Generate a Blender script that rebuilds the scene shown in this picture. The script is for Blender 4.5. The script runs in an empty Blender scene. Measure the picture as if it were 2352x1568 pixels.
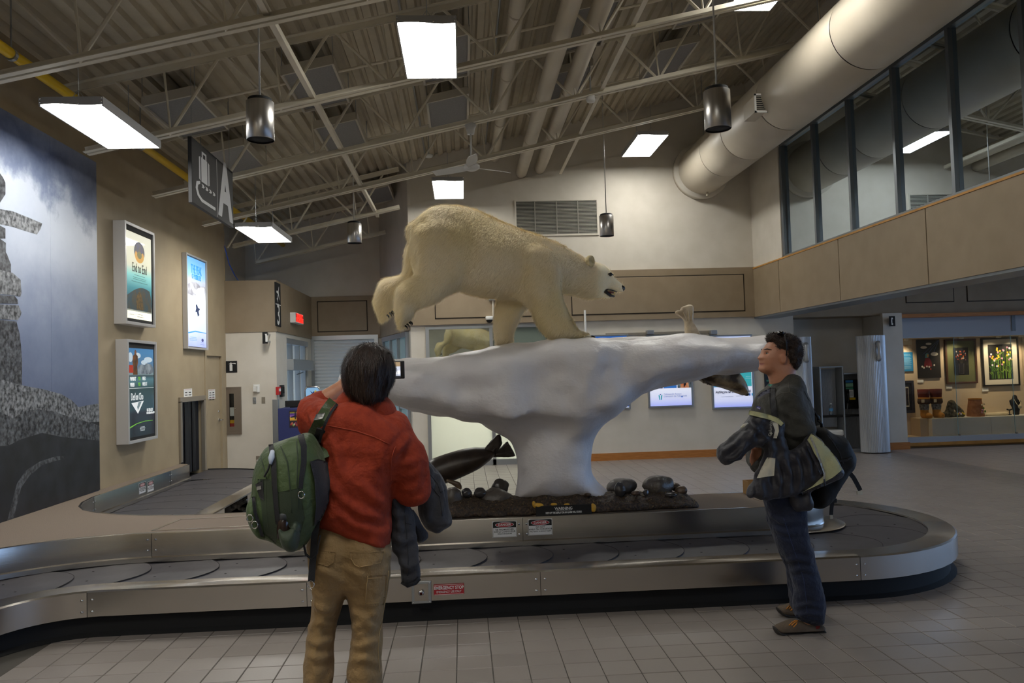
import bpy, bmesh, math, random
import numpy as np
from mathutils import Vector, Matrix
random.seed(7); np.random.seed(7)
SC = bpy.context.scene
COL = SC.collection
PI = math.pi

# ---------------------------------------------------------------- camera, world, exposure
FPX, YAW, PITCH, ROLL, CAMH = 1809.06, .0634879, .0371615, -.0301598, 1.651
_F = np.array([math.sin(YAW)*math.cos(PITCH), math.cos(YAW)*math.cos(PITCH), math.sin(PITCH)])
_r0 = np.array([math.cos(YAW), -math.sin(YAW), 0.]); _u0 = np.cross(_r0, _F)
_R = math.cos(ROLL)*_r0 + math.sin(ROLL)*_u0
_U = -math.sin(ROLL)*_r0 + math.cos(ROLL)*_u0
_C = np.array([0, 0, CAMH])
cam = bpy.data.cameras.new('camera'); camo = bpy.data.objects.new('camera', cam); COL.objects.link(camo)
cam.sensor_width = 36; cam.lens = FPX/2352*36; cam.clip_start = .05; cam.clip_end = 200
camo.matrix_world = Matrix(((_R[0], _U[0], -_F[0], 0), (_R[1], _U[1], -_F[1], 0), (_R[2], _U[2], -_F[2], CAMH), (0, 0, 0, 1)))
SC.camera = camo
SC.view_settings.view_transform = 'Standard'; SC.view_settings.look = 'None'
SC.view_settings.gamma = 1; SC.view_settings.use_curve_mapping = False
SC.view_settings.exposure = EXPO = 0.0
LAMP = 29.0          # radiance of the fluorescent diffusers
DAY = 3.5            # brightness of the sky outside the concourse windows
w = bpy.data.worlds.new('world'); SC.world = w; w.use_nodes = True
nt = w.node_tree; bg = nt.nodes['Background']
bg.inputs[0].default_value = (.36, .58, 1.0, 1); bg.inputs[1].default_value = DAY
SC.cycles.max_bounces = 6; SC.cycles.diffuse_bounces = 4; SC.cycles.glossy_bounces = 4; SC.cycles.transmission_bounces = 4
SC.cycles.sample_clamp_indirect = 4.0
SC.cycles.use_adaptive_sampling = True
SC.cycles.use_denoising = True

def ray(px, py): return _F*FPX + _R*(px-1176) - _U*(py-784)
def onY(px, py, Y): d = ray(px, py); return _C + d*(Y/d[1])
def onX(px, py, X): d = ray(px, py); return _C + d*(X/d[0])
def onZ(px, py, Z): d = ray(px, py); return _C + d*((Z-CAMH)/d[2])
def onRoof(px, py, z0, s=.221): d = ray(px, py); return _C + d*((z0-CAMH)/(d[2]-s*d[0]))

# ---------------------------------------------------------------- materials
def lin(c):
    if isinstance(c, str): c = [int(c[i:i+2], 16)/255 for i in (0, 2, 4)]
    return tuple((v/12.92 if v <= .04045 else ((v+.055)/1.055)**2.4) for v in c)
def mat(name, c, rough=.6, metal=0., spec=.5, c2=None, ns=8., detail=4., bump=0., bs=40., stretch=None, emit=None, es=0., sheen=0., contrast=(.35, .65), coat=0., bd=.01):
    m = bpy.data.materials.new(name); m.use_nodes = True
    n = m.node_tree.nodes; l = m.node_tree.links; b = n['Principled BSDF']
    col = lin(c)+(1,)
    b.inputs['Base Color'].default_value = col; b.inputs['Roughness'].default_value = rough
    b.inputs['Metallic'].default_value = metal; b.inputs['Specular IOR Level'].default_value = spec
    if sheen: b.inputs['Sheen Weight'].default_value = sheen
    if coat: b.inputs['Coat Weight'].default_value = coat
    tc = None
    def coords(st):
        nonlocal tc
        if tc is None: tc = n.new('ShaderNodeTexCoord')
        if st is None: return tc.outputs['Object']
        mp = n.new('ShaderNodeMapping'); mp.inputs['Scale'].default_value = st; l.new(tc.outputs['Object'], mp.inputs[0]); return mp.outputs[0]
    if c2 is not None:
        t = n.new('ShaderNodeTexNoise'); t.inputs['Scale'].default_value = ns; t.inputs['Detail'].default_value = detail
        l.new(coords(stretch), t.inputs['Vector'])
        r = n.new('ShaderNodeValToRGB'); r.color_ramp.elements[0].color = col; r.color_ramp.elements[1].color = lin(c2)+(1,)
        r.color_ramp.elements[0].position, r.color_ramp.elements[1].position = contrast
        l.new(t.outputs['Fac'], r.inputs[0]); l.new(r.outputs[0], b.inputs['Base Color'])
    if bump:
        t2 = n.new('ShaderNodeTexNoise'); t2.inputs['Scale'].default_value = bs; t2.inputs['Detail'].default_value = 5
        l.new(coords(stretch), t2.inputs['Vector'])
        bp = n.new('ShaderNodeBump'); bp.inputs['Strength'].default_value = bump; bp.inputs['Distance'].default_value = bd
        l.new(t2.outputs['Fac'], bp.inputs['Height']); l.new(bp.outputs[0], b.inputs['Normal'])
    if emit is not None:
        b.inputs['Emission Color'].default_value = lin(emit)+(1,); b.inputs['Emission Strength'].default_value = es
    return m
def glass_mat(name, tint=(1, 1, 1), refl=.12, rough=.0, gl=(.92, .97, 1)):
    """thin architectural pane: mostly clear, with a mirror component"""
    m = bpy.data.materials.new(name); m.use_nodes = True; n = m.node_tree.nodes; l = m.node_tree.links
    n.remove(n['Principled BSDF']); o = n['Material Output']
    t = n.new('ShaderNodeBsdfTransparent'); t.inputs[0].default_value = tuple(tint)+(1,)
    g = n.new('ShaderNodeBsdfGlossy'); g.inputs['Roughness'].default_value = rough; g.inputs[0].default_value = tuple(gl)+(1,)
    lw = n.new('ShaderNodeFresnel'); lw.inputs[0].default_value = 1.52
    ad = n.new('ShaderNodeMath'); ad.operation = 'ADD'; ad.inputs[1].default_value = refl; ad.use_clamp = True
    l.new(lw.outputs[0], ad.inputs[0])
    mx = n.new('ShaderNodeMixShader'); l.new(ad.outputs[0], mx.inputs[0]); l.new(t.outputs[0], mx.inputs[1]); l.new(g.outputs[0], mx.inputs[2])
    l.new(mx.outputs[0], o.inputs[0]); return m

# ---------------------------------------------------------------- objects
def origin_of(o):
    v = Vector((0, 0, 0))
    while o is not None: v += o.location; o = o.parent
    return v
def link(name, me, parent=None):
    o = bpy.data.objects.new(name, me); COL.objects.link(o)
    if parent is not None: o.parent = parent
    return o
def raw(name, verts, faces, m, parent=None, smooth=False):
    off = origin_of(parent) if parent is not None else Vector((0, 0, 0))
    v = np.asarray(verts, dtype=float).reshape(-1, 3) - np.array(off)
    me = bpy.data.meshes.new(name); me.from_pydata(v.tolist(), [], faces if isinstance(faces, list) else faces.tolist())
    me.validate(); me.update()
    if m is not None: me.materials.append(m)
    if smooth: me.polygons.foreach_set('use_smooth', [True]*len(me.polygons))
    return link(name, me, parent)
def thing(name, label, cat, loc=(0, 0, 0), group=None):
    o = bpy.data.objects.new(name, None); COL.objects.link(o); o.location = [float(a) for a in loc]; o.empty_display_size = .1
    return tag(o, label, cat, group)
def tag(o, label, cat, group=None):
    o['label'] = label; o['category'] = cat
    if group: o['group'] = group
    return o
def struct(o): o['kind'] = 'structure'; return o
def stuff(o): o['kind'] = 'stuff'; return o
def dup(root, delta, label=None, name=None):
    r = root.copy(); COL.objects.link(r); r.location = Vector(root.location)+Vector([float(a) for a in delta])
    if label: r['label'] = label
    for ch in list(root.children):
        c = ch.copy(); COL.objects.link(c); c.parent = r
        for g in list(ch.children):
            d = g.copy(); COL.objects.link(d); d.parent = c
    return r
def basis(ax):
    ax = Vector(ax).normalized(); t = Vector((0, 0, 1)) if abs(ax.z) < .9 else Vector((1, 0, 0))
    u = ax.cross(t).normalized(); return u, ax.cross(u).normalized()
class MB:
    def __init__(s): s.v = []; s.f = []
    def add(s, vs, fs):
        b = len(s.v); s.v += [tuple(map(float, a)) for a in vs]; s.f += [tuple(b+i for i in f) for f in fs]; return s
    def box(s, lo, hi, bev=0.):
        (x0, y0, z0), (x1, y1, z1) = lo, hi
        if bev <= 0:
            return s.add([(x0, y0, z0), (x1, y0, z0), (x1, y1, z0), (x0, y1, z0), (x0, y0, z1), (x1, y0, z1), (x1, y1, z1), (x0, y1, z1)],
                         [(0, 3, 2, 1), (4, 5, 6, 7), (0, 1, 5, 4), (1, 2, 6, 5), (2, 3, 7, 6), (3, 0, 4, 7)])
        bm = bmesh.new(); bmesh.ops.create_cube(bm, size=1)
        for v in bm.verts: v.co = Vector(((x0+x1)/2+v.co.x*(x1-x0), (y0+y1)/2+v.co.y*(y1-y0), (z0+z1)/2+v.co.z*(z1-z0)))
        bmesh.ops.bevel(bm, geom=list(bm.edges), offset=bev, segments=2, affect='EDGES', profile=.5)
        bm.verts.index_update(); s.add([v.co for v in bm.verts], [[v.index for v in f.verts] for f in bm.faces]); bm.free(); return s
    def obox(s, p0, p1, w, h, up=(0, 0, 1)):
        """bar from p0 to p1, width w (sideways) and height h"""
        p0, p1 = Vector(p0), Vector(p1); a = (p1-p0).normalized(); up = Vector(up)
        sd = a.cross(up)
        if sd.length < 1e-4: sd = a.cross(Vector((1, 0, 0)))
        sd.normalize(); u = sd.cross(a).normalized(); vs = []
        for p in (p0, p1):
            for i, j in ((-1, -1), (1, -1), (1, 1), (-1, 1)): vs.append(p+sd*i*w/2+u*j*h/2)
        return s.add(vs, [(0, 1, 2, 3), (7, 6, 5, 4), (0, 4, 5, 1), (1, 5, 6, 2), (2, 6, 7, 3), (3, 7, 4, 0)])
    def tube(s, pts, r, n=10, cap=True, closed=False):
        pts = [Vector([float(c) for c in p]) for p in pts]; k = len(pts); rs = r if hasattr(r, '__len__') else [r]*k
        a0 = (pts[1]-pts[0]); u, v = basis(a0); b = len(s.v); prev = a0.normalized()
        for i, p in enumerate(pts):
            if closed: a = (pts[(i+1) % k]-pts[i-1])
            else: a = pts[min(i+1, k-1)]-pts[max(i-1, 0)]
            a.normalize(); q = prev.rotation_difference(a); u = q @ u; v = q @ v; prev = a
            for j in range(n):
                t = 2*PI*j/n; s.v.append(tuple(p+(u*math.cos(t)+v*math.sin(t))*rs[i]))
        for i in range(k if closed else k-1):
            i2 = (i+1) % k
            for j in range(n): s.f.append((b+i*n+j, b+i*n+(j+1) % n, b+i2*n+(j+1) % n, b+i2*n+j))
        if cap and not closed:
            s.f.append(tuple(b+j for j in range(n))[::-1]); s.f.append(tuple(b+(k-1)*n+j for j in range(n)))
        return s
    def lathe(s, prof, c, axis=(0, 0, 1), n=24, a0=0., a1=2*PI):
        c = Vector(c); ax = Vector(axis).normalized(); u, v = basis(ax); b = len(s.v); full = abs(a1-a0-2*PI) < 1e-6
        m = n if full else n+1
        for r, z in prof:
            for j in range(m):
                t = a0+(a1-a0)*j/n; s.v.append(tuple(c+ax*z+(u*math.cos(t)+v*math.sin(t))*r))
        for i in range(len(prof)-1):
            for j in range(n):
                j2 = (j+1) % m; s.f.append((b+i*m+j, b+i*m+j2, b+(i+1)*m+j2, b+(i+1)*m+j))
        return s
    def prism(s, poly, vec):
        """closed polygon (3-D points) extruded along vec"""
        k = len(poly); vec = Vector([float(a) for a in vec]); p = [Vector([float(c) for c in q]) for q in poly]
        return s.add(p+[q+vec for q in p], [tuple(range(k))[::-1], tuple(range(k, 2*k))]+[(i, (i+1) % k, k+(i+1) % k, k+i) for i in range(k)])
    def face(s, poly): return s.add(poly, [tuple(range(len(poly)))])
    def build(s, name, m, parent=None, smooth=False, auto=False):
        o = raw(name, s.v, s.f, m, parent, smooth)
        if auto:
            me = o.data; bm = bmesh.new(); bm.from_mesh(me); bmesh.ops.remove_doubles(bm, verts=bm.verts, dist=1e-5); bmesh.ops.recalc_face_normals(bm, faces=bm.faces)
            for f in bm.faces: f.smooth = True
            for e in bm.edges:
                if len(e.link_faces) == 2 and e.calc_face_angle(0) > .6: e.smooth = False
            bm.to_mesh(me); bm.free()
        return o
def box(name, lo, hi, m, parent=None, bev=0.):
    lo2 = [min(a, b) for a, b in zip(lo, hi)]; hi2 = [max(a, b) for a, b in zip(lo, hi)]
    return MB().box(lo2, hi2, bev).build(name, m, parent)
def arc(cx, cy, r, a0, a1, n=12): return [(cx+r*math.cos(a0+(a1-a0)*i/n), cy+r*math.sin(a0+(a1-a0)*i/n)) for i in range(n+1)]

def text(body, size, loc, m, parent, normal='-Y', align='CENTER', name='lettering', sx=1., bold=0., rot=0., shear=0., ext=.001):
    cu = bpy.data.curves.new(name, 'FONT'); cu.body = body; cu.size = size; cu.align_x = align; cu.align_y = 'CENTER'
    cu.extrude = ext; cu.offset = bold; cu.shear = shear; cu.resolution_u = 3
    t = bpy.data.objects.new('tmp_text', cu); COL.objects.link(t)
    dg = bpy.context.evaluated_depsgraph_get(); me = bpy.data.meshes.new_from_object(t.evaluated_get(dg))
    bpy.data.objects.remove(t); bpy.data.curves.remove(cu)
    if normal == '-Y': M = Matrix(((1, 0, 0), (0, 0, -1), (0, 1, 0)))      # faces the camera side
    elif normal == '+X': M = Matrix(((0, 0, 1), (1, 0, 0), (0, 1, 0)))     # on the left wall, read going deeper
    elif normal == '-X': M = Matrix(((0, 0, -1), (-1, 0, 0), (0, 1, 0)))
    else: M = normal
    Rz = Matrix.Rotation(rot, 3, 'Z'); Sx = Matrix.Diagonal((sx, 1, 1))
    off = Vector([float(a) for a in loc])-(origin_of(parent) if parent is not None else Vector((0, 0, 0)))
    me.transform(Matrix.Translation(off) @ (M @ Rz @ Sx).to_4x4())
    me.name = name; me.materials.clear(); me.materials.append(m)
    return link(name, me, parent)
def flat(name, pts, m, parent, push):
    """flat printed shape: polygon of 3-D points lifted by push"""
    return raw(name, [tuple(np.asarray(p)+np.asarray(push)) for p in pts], [tuple(range(len(pts)))], m, parent)

# ---------------------------------------------------------------- implicit surfaces (for soft, organic bodies)
_T = np.random.RandomState(3).rand(65536)
def vnoise(P):
    i = np.floor(P).astype(np.int64); f = P-i; u = f*f*(3-2*f); out = 0
    for dx in (0, 1):
        for dy in (0, 1):
            for dz in (0, 1):
                hsh = ((i[..., 0]+dx)*73856093 ^ (i[..., 1]+dy)*19349663 ^ (i[..., 2]+dz)*83492791) & 65535
                out = out+_T[hsh]*(u[..., 0] if dx else 1-u[..., 0])*(u[..., 1] if dy else 1-u[..., 1])*(u[..., 2] if dz else 1-u[..., 2])
    return out-.5
def capsule(a, b, ra, rb, s=(1, 1, 1)):
    s = np.array(s); a = np.asarray(a, float)*s; b = np.asarray(b, float)*s
    def f(P):
        Q = P*s-a; d = b-a; h = np.clip((Q@d)/max(d@d, 1e-9), 0, 1)
        return np.linalg.norm(Q-h[..., None]*d, axis=-1)-(ra+(rb-ra)*h)
    return f
def ellipsoid(c, r, rot=None):
    c = np.asarray(c, float); r = np.asarray(r, float)
    def f(P):
        Q = P-c
        if rot is not None: Q = Q@rot
        k0 = np.linalg.norm(Q/r, axis=-1); k1 = np.linalg.norm(Q/(r*r), axis=-1); return k0*(k0-1)/np.maximum(k1, 1e-9)
    return f
def poly_sd(X, Z, poly):
    poly = np.asarray(poly, float); d = np.full(X.shape, 1e9); ins = np.zeros(X.shape, bool); n = len(poly)
    for i in range(n):
        a = poly[i]; b = poly[(i+1) % n]; e = b-a; wx = X-a[0]; wz = Z-a[1]
        t = np.clip((wx*e[0]+wz*e[1])/max(e@e, 1e-12), 0, 1)
        d = np.minimum(d, np.hypot(wx-t*e[0], wz-t*e[1]))
        c = (a[1] > Z) != (b[1] > Z)
        with np.errstate(divide='ignore', invalid='ignore'): xi = a[0]+(Z-a[1])*e[0]/(e[1] if abs(e[1]) > 1e-12 else 1e-12)
        ins ^= c & (X < xi)
    return np.where(ins, -d, d)
def smooth_poly(pts, it=2):
    p = np.asarray(pts, float)
    for _ in range(it):
        q = np.roll(p, -1, 0); p = np.stack([.75*p+.25*q, .25*p+.75*q], 1).reshape(-1, 2)
    return p
def inflate(pts_px, Y, W, R, slope=(0, 0), it=2, raw3=None, pw=2.0):
    """a rounded solid whose side outline is the given outline at depth Y, half-thickness W, edge rounding R"""
    q = np.array([onY(px, py, Y)[[0, 2]] for px, py in pts_px]) if raw3 is None else np.asarray(raw3, float)
    q = smooth_poly(q, it) if it else q; c = q.mean(0)
    def f(P):
        X = P[..., 0]; Z = P[..., 2]
        d2 = poly_sd(X[:, 0, :], Z[:, 0, :], q)[:, None, :]      # grid is (x, y, z)
        yc = Y+slope[0]*(X-c[0])+slope[1]*(Z-c[1])
        k = np.maximum(0, 1+d2/R)
        out = ((k**pw+(np.abs(P[..., 1]-yc)/W)**pw)**(1/pw)-1)*min(R, W)
        return out+0*X
    return f
def smin(a, b, k):
    if k <= 0: return np.minimum(a, b)
    h = np.clip(.5+.5*(b-a)/k, 0, 1); return b+(a-b)*h-k*h*(1-h)
def union(*fs, k=.03):
    def f(P):
        o = fs[0](P)
        for g in fs[1:]:
            kk = k
            if isinstance(g, tuple): g, kk = g
            o = smin(o, g(P), kk)
        return o
    return f
def cut(f, g, k=.01): return lambda P: -smin(-f(P), g(P), k)
def noisy(f, amp, sc, seed=0., st=(1, 1, 1)):
    return lambda P: f(P)+amp*(vnoise(P*np.array(st)*sc+seed)+.5*vnoise(P*np.array(st)*sc*2.1+seed+9))
def nets(f, lo, hi, h):
    """surface nets: polygonise f<0 on a grid"""
    lo = np.asarray(lo, float); hi = np.asarray(hi, float); n = np.maximum(np.ceil((hi-lo)/h).astype(int)+1, 3)
    ax = [lo[i]+h*np.arange(n[i]) for i in range(3)]
    P = np.stack(np.meshgrid(*ax, indexing='ij'), -1); V = np.ascontiguousarray(f(P))
    V[0], V[-1], V[:, 0], V[:, -1], V[:, :, 0], V[:, :, -1] = [np.maximum(a, 1e-3) for a in (V[0], V[-1], V[:, 0], V[:, -1], V[:, :, 0], V[:, :, -1])]
    S = V < 0
    c = [S[a:n[0]-1+a, b:n[1]-1+b, d:n[2]-1+d] for a in (0, 1) for b in (0, 1) for d in (0, 1)]
    cnt = sum(x.astype(np.int8) for x in c); act = (cnt > 0) & (cnt < 8)
    idx = np.full(act.shape, -1, np.int64); ijk = np.argwhere(act); idx[act] = np.arange(len(ijk))
    acc = np.zeros((len(ijk), 3)); w = np.zeros(len(ijk)); corner = [(a, b, d) for a in (0, 1) for b in (0, 1) for d in (0, 1)]
    vals = {q: V[ijk[:, 0]+q[0], ijk[:, 1]+q[1], ijk[:, 2]+q[2]] for q in corner}
    for q in corner:
        for axx in range(3):
            if q[axx] == 0:
                q2 = list(q); q2[axx] = 1; q2 = tuple(q2); a, b = vals[q], vals[q2]; m = (a < 0) != (b < 0)
                t = np.where(m, a/np.where(m, a-b, 1), 0); p = np.array(q, float)[None].repeat(len(ijk), 0); p[:, axx] = t
                acc += p*m[:, None]; w += m
    verts = lo+h*(ijk+acc/np.maximum(w, 1)[:, None])
    faces = []
    for axx in range(3):
        u, v = [(1, 2), (2, 0), (0, 1)][axx]
        sl0 = [slice(None)]*3; sl1 = [slice(None)]*3; sl0[axx] = slice(0, n[axx]-1); sl1[axx] = slice(1, n[axx])
        A = S[tuple(sl0)]; B = S[tuple(sl1)]; E = np.argwhere(A != B)
        E = E[(E[:, u] > 0) & (E[:, v] > 0) & (E[:, u] < n[u]-1) & (E[:, v] < n[v]-1)]
        if not len(E): continue
        e = []
        for du, dv in ((1, 1), (0, 1), (0, 0), (1, 0)):
            q = E.copy(); q[:, u] -= du; q[:, v] -= dv; e.append(idx[q[:, 0], q[:, 1], q[:, 2]])
        Fq = np.stack(e, 1); flip = ~A[E[:, 0], E[:, 1], E[:, 2]]
        Fq[flip] = Fq[flip][:, ::-1]; faces.append(Fq)
    return verts, np.concatenate(faces)
def blob(name, f, lo, hi, h, m, parent=None):
    v, q = nets(f, lo, hi, h)
    # light relaxation
    nb = np.zeros_like(v); ct = np.zeros(len(v))
    for a, b in ((0, 1), (1, 2), (2, 3), (3, 0)):
        np.add.at(nb, q[:, a], v[q[:, b]]); np.add.at(ct, q[:, a], 1); np.add.at(nb, q[:, b], v[q[:, a]]); np.add.at(ct, q[:, b], 1)
    v = .5*v+.5*nb/np.maximum(ct, 1)[:, None]
    return raw(name, v, q, m, parent, smooth=True), v, q
def strands(name, v, q, count, length, droop, m, parent, keep=None, width=.003, seed=1, flow=(0, 0, -1), lift=.35, jit=.22, curl=None):
    """thin tapering hairs lying over a surface"""
    rs = np.random.RandomState(seed)
    a, b, c, d = v[q[:, 0]], v[q[:, 1]], v[q[:, 2]], v[q[:, 3]]
    nrm = np.cross(c-a, d-b); ar = np.linalg.norm(nrm, axis=1); nrm = nrm/np.maximum(ar, 1e-12)[:, None]
    cen = (a+b+c+d)/4; wgt = ar.copy()
    if keep is not None: wgt = wgt*keep(cen, nrm)
    k = rs.choice(len(q), count, p=wgt/wgt.sum()); s, t = rs.rand(count, 1), rs.rand(count, 1)
    p = (a[k]*(1-s)+b[k]*s)*(1-t)+(d[k]*(1-s)+c[k]*s)*t; n_ = nrm[k]
    fl = flow(p) if callable(flow) else np.tile(np.asarray(flow, float), (count, 1))
    fl = fl-n_*np.sum(fl*n_, 1)[:, None]; fl = fl/np.maximum(np.linalg.norm(fl, axis=1), 1e-6)[:, None]
    fl = fl+rs.normal(0, jit, (count, 3)); L = length*(.6+.8*rs.rand(count, 1)); sd = np.cross(n_, fl); sd = sd/np.maximum(np.linalg.norm(sd, axis=1), 1e-6)[:, None]
    mid = p+L*.5*(fl*(1-lift)+n_*lift); tip = p+L*(fl*(1-lift*.6)+n_*lift*.6)+np.array([0, 0, -droop])*L
    if curl is not None: mid = p+L*.5*fl+n_*L*.04; tip = p+L*fl+n_*L*curl
    V = np.stack([p-sd*width/2-n_*.002, p+sd*width/2-n_*.002, mid+sd*width*.4, mid-sd*width*.4, tip], 1).reshape(-1, 3)
    base = np.arange(count)*5; Q = np.stack([base, base+1, base+2, base+3], 1); T3 = np.stack([base+3, base+2, base+4], 1)
    me = bpy.data.meshes.new(name); off = np.array(origin_of(parent)) if parent is not None else 0
    nv = len(V); me.vertices.add(nv); me.vertices.foreach_set('co', (V-off).astype(np.float32).ravel())
    loops = np.concatenate([Q.ravel(), T3.ravel()]); st = np.concatenate([np.arange(count)*4, count*4+np.arange(count)*3]); tot = np.concatenate([np.full(count, 4), np.full(count, 3)])
    me.loops.add(len(loops)); me.loops.foreach_set('vertex_index', loops.astype(np.int32))
    me.polygons.add(2*count); me.polygons.foreach_set('loop_start', st.astype(np.int32)); me.polygons.foreach_set('loop_total', tot.astype(np.int32))
    me.polygons.foreach_set('use_smooth', np.ones(2*count, bool)); me.update(); me.validate()
    me.materials.append(m); return link(name, me, parent)
# ================================================================ palette
M_ = {}
M_['wall'] = mat('painted_wall_offwhite', 'd6cfc2', .7, c2='cfc8ba', ns=3, bump=.08, bs=160)
M_['tan'] = mat('painted_wall_tan', 'a59579', .65, c2='9d8d72', ns=3, bump=.08, bs=160)
M_['brown'] = mat('cornice_brown', '93826a', .55, c2='8c7b63', ns=4, bump=.05, bs=120)
M_['browndk'] = mat('groove_dark', '2c241a', .8)
M_['deck'] = mat('painted_steel_deck', 'bfb59f', .6, c2='b5ab96', ns=5, bump=.05, bs=30)
M_['joist'] = mat('painted_steel_joist', 'dad2bf', .5, c2='d2cab6', ns=6)
M_['tile'] = None
M_['grout'] = mat('tile_grout', '4c4842', .9, bump=.2, bs=300)
M_['steel'] = None
M_['alu'] = mat('anodised_aluminium', 'a9adb0', .35, .8)
M_['aludk'] = mat('dark_window_aluminium', '7f868c', .4, .6)
M_['white'] = mat('white_enamel', 'e4e4e0', .4)
M_['black'] = mat('black_plastic', '0c0c0d', .45)
M_['blackm'] = mat('black_matt', '101011', .8)
M_['wood'] = mat('oiled_oak_trim', 'b9793a', .45, c2='a5672c', ns=5, stretch=(1, 1, 14))
M_['orange'] = mat('oak_edge', 'c08a3c', .45, c2='ad7a30', ns=6)
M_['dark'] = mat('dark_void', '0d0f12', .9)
M_['chrome'] = mat('polished_chrome', 'd8d8d8', .12, 1.)
M_['red'] = mat('red_paint', 'b3201f', .45)
M_['yellow'] = mat('yellow_gas_paint', 'e3b814', .35)
M_['paper'] = mat('white_paper', 'e6e6e2', .8)
M_['ink'] = mat('black_ink', '161616', .8)
M_['glass'] = glass_mat('clear_glass', (.96, .98, .97), .0)
M_['glass_dark'] = glass_mat('clerestory_glass', (.5, .58, .68), .1, gl=(.72, .86, 1))
def steel(name, axis):
    m = bpy.data.materials.new(name); m.use_nodes = True; n = m.node_tree.nodes; l = m.node_tree.links; b = n['Principled BSDF']
    b.inputs['Base Color'].default_value = lin('c0bbb4')+(1,); b.inputs['Metallic'].default_value = 1; b.inputs['Roughness'].default_value = .2
    tc = n.new('ShaderNodeTexCoord'); mp = n.new('ShaderNodeMapping'); l.new(tc.outputs['Object'], mp.inputs[0])
    mp.inputs['Scale'].default_value = axis
    t = n.new('ShaderNodeTexNoise'); t.inputs['Scale'].default_value = 1; t.inputs['Detail'].default_value = 3; l.new(mp.outputs[0], t.inputs['Vector'])
    bp = n.new('ShaderNodeBump'); bp.inputs['Strength'].default_value = .12; bp.inputs['Distance'].default_value = .001
    l.new(t.outputs['Fac'], bp.inputs['Height']); l.new(bp.outputs[0], b.inputs['Normal'])
    t2 = n.new('ShaderNodeTexNoise'); t2.inputs['Scale'].default_value = 2.5; t2.inputs['Detail'].default_value = 6; l.new(tc.outputs['Object'], t2.inputs['Vector'])
    mr = n.new('ShaderNodeMapRange'); mr.inputs[1].default_value = .3; mr.inputs[2].default_value = .7; mr.inputs[3].default_value = .2; mr.inputs[4].default_value = .27; b.inputs['Anisotropic'].default_value = .7; tg = n.new('ShaderNodeTangent'); tg.axis = 'Z'; l.new(tg.outputs[0], b.inputs['Tangent'])
    l.new(t2.outputs['Fac'], mr.inputs[0]); l.new(mr.outputs[0], b.inputs['Roughness']); return m
M_['steel'] = steel('brushed_stainless', (3, 3, 420))
M_['steelv'] = steel('brushed_aluminium_spun', (3, 3, 420))
def tile_mat(name, c1, c2, rough):
    m = bpy.data.materials.new(name); m.use_nodes = True; n = m.node_tree.nodes; l = m.node_tree.links; b = n['Principled BSDF']
    g = n.new('ShaderNodeNewGeometry'); sn = n.new('ShaderNodeVectorMath'); sn.operation = 'ADD'; sn.inputs[1].default_value = (.4788+20, -4.663+20, 0)
    l.new(g.outputs['Position'], sn.inputs[0]); dv = n.new('ShaderNodeVectorMath'); dv.operation = 'DIVIDE'; dv.inputs[1].default_value = (.2, .2, 9); l.new(sn.outputs[0], dv.inputs[0])
    fl = n.new('ShaderNodeVectorMath'); fl.operation = 'FLOOR'; l.new(dv.outputs[0], fl.inputs[0])
    wn = n.new('ShaderNodeTexWhiteNoise'); wn.noise_dimensions = '3D'; l.new(fl.outputs[0], wn.inputs['Vector'])
    t = n.new('ShaderNodeTexNoise'); t.inputs['Scale'].default_value = 60; t.inputs['Detail'].default_value = 3; l.new(g.outputs['Position'], t.inputs['Vector'])
    mx = n.new('ShaderNodeMath'); mx.operation = 'MULTIPLY_ADD'; mx.inputs[1].default_value = .35; l.new(t.outputs['Fac'], mx.inputs[0])
    ml = n.new('ShaderNodeMath'); ml.operation = 'MULTIPLY'; ml.inputs[1].default_value = .65; l.new(wn.outputs['Value'], ml.inputs[0]); l.new(ml.outputs[0], mx.inputs[2])
    r = n.new('ShaderNodeValToRGB'); r.color_ramp.elements[0].color = lin(c1)+(1,); r.color_ramp.elements[1].color = lin(c2)+(1,); l.new(mx.outputs[0], r.inputs[0]); l.new(r.outputs[0], b.inputs['Base Color'])
    b.inputs['Roughness'].default_value = rough
    bp = n.new('ShaderNodeBump'); bp.inputs['Strength'].default_value = .06; bp.inputs['Distance'].default_value = .004; l.new(t.outputs['Fac'], bp.inputs['Height']); l.new(bp.outputs[0], b.inputs['Normal'])
    return m
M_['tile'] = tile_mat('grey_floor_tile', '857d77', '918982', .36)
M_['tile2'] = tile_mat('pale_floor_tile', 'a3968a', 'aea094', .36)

# ================================================================ floor
WL, YB, XM, YR = -3.95, 14.0, 5.32, 16.6
ROOFS = .221
def roofz(x, z0=5.62): return z0+ROOFS*x
floor = struct(box('floor', (-4.2, -7.2, -.3), (13.2, 17.2, -.003), M_['grout']))
T0X, T0Y, TT = -.4788, 4.6631, .2
def seen(x, y):
    q = np.array([x, y, 0])-_C; d = q@_F
    if d < .3: return None
    px, py = 1176+FPX*(q@_R)/d, 784-FPX*(q@_U)/d
    return (px, py) if -40 < px < 2392 and py < 1600 else None
def tile_geo(mb, i, j, rs):
    x0, y0 = T0X+i*TT+.0025, T0Y+j*TT+.0025; x1, y1 = x0+TT-.005, y0+TT-.005; z = rs.uniform(-.0006, .0006); c = .0025
    mb.add([(x0, y0, -.003), (x1, y0, -.003), (x1, y1, -.003), (x0, y1, -.003), (x0+c, y0+c, z), (x1-c, y0+c, z), (x1-c, y1-c, z), (x0+c, y1-c, z)],
           [(4, 5, 6, 7), (0, 1, 5, 4), (1, 2, 6, 5), (2, 3, 7, 6), (3, 0, 4, 7)])
def on_carousel(x, y):
    return (-2.5 < x < 3.0 and 5.5 < y < 7.75) or (x < -2.75 and y < 12.3)
rs = np.random.RandomState(5)
cells = []
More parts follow.
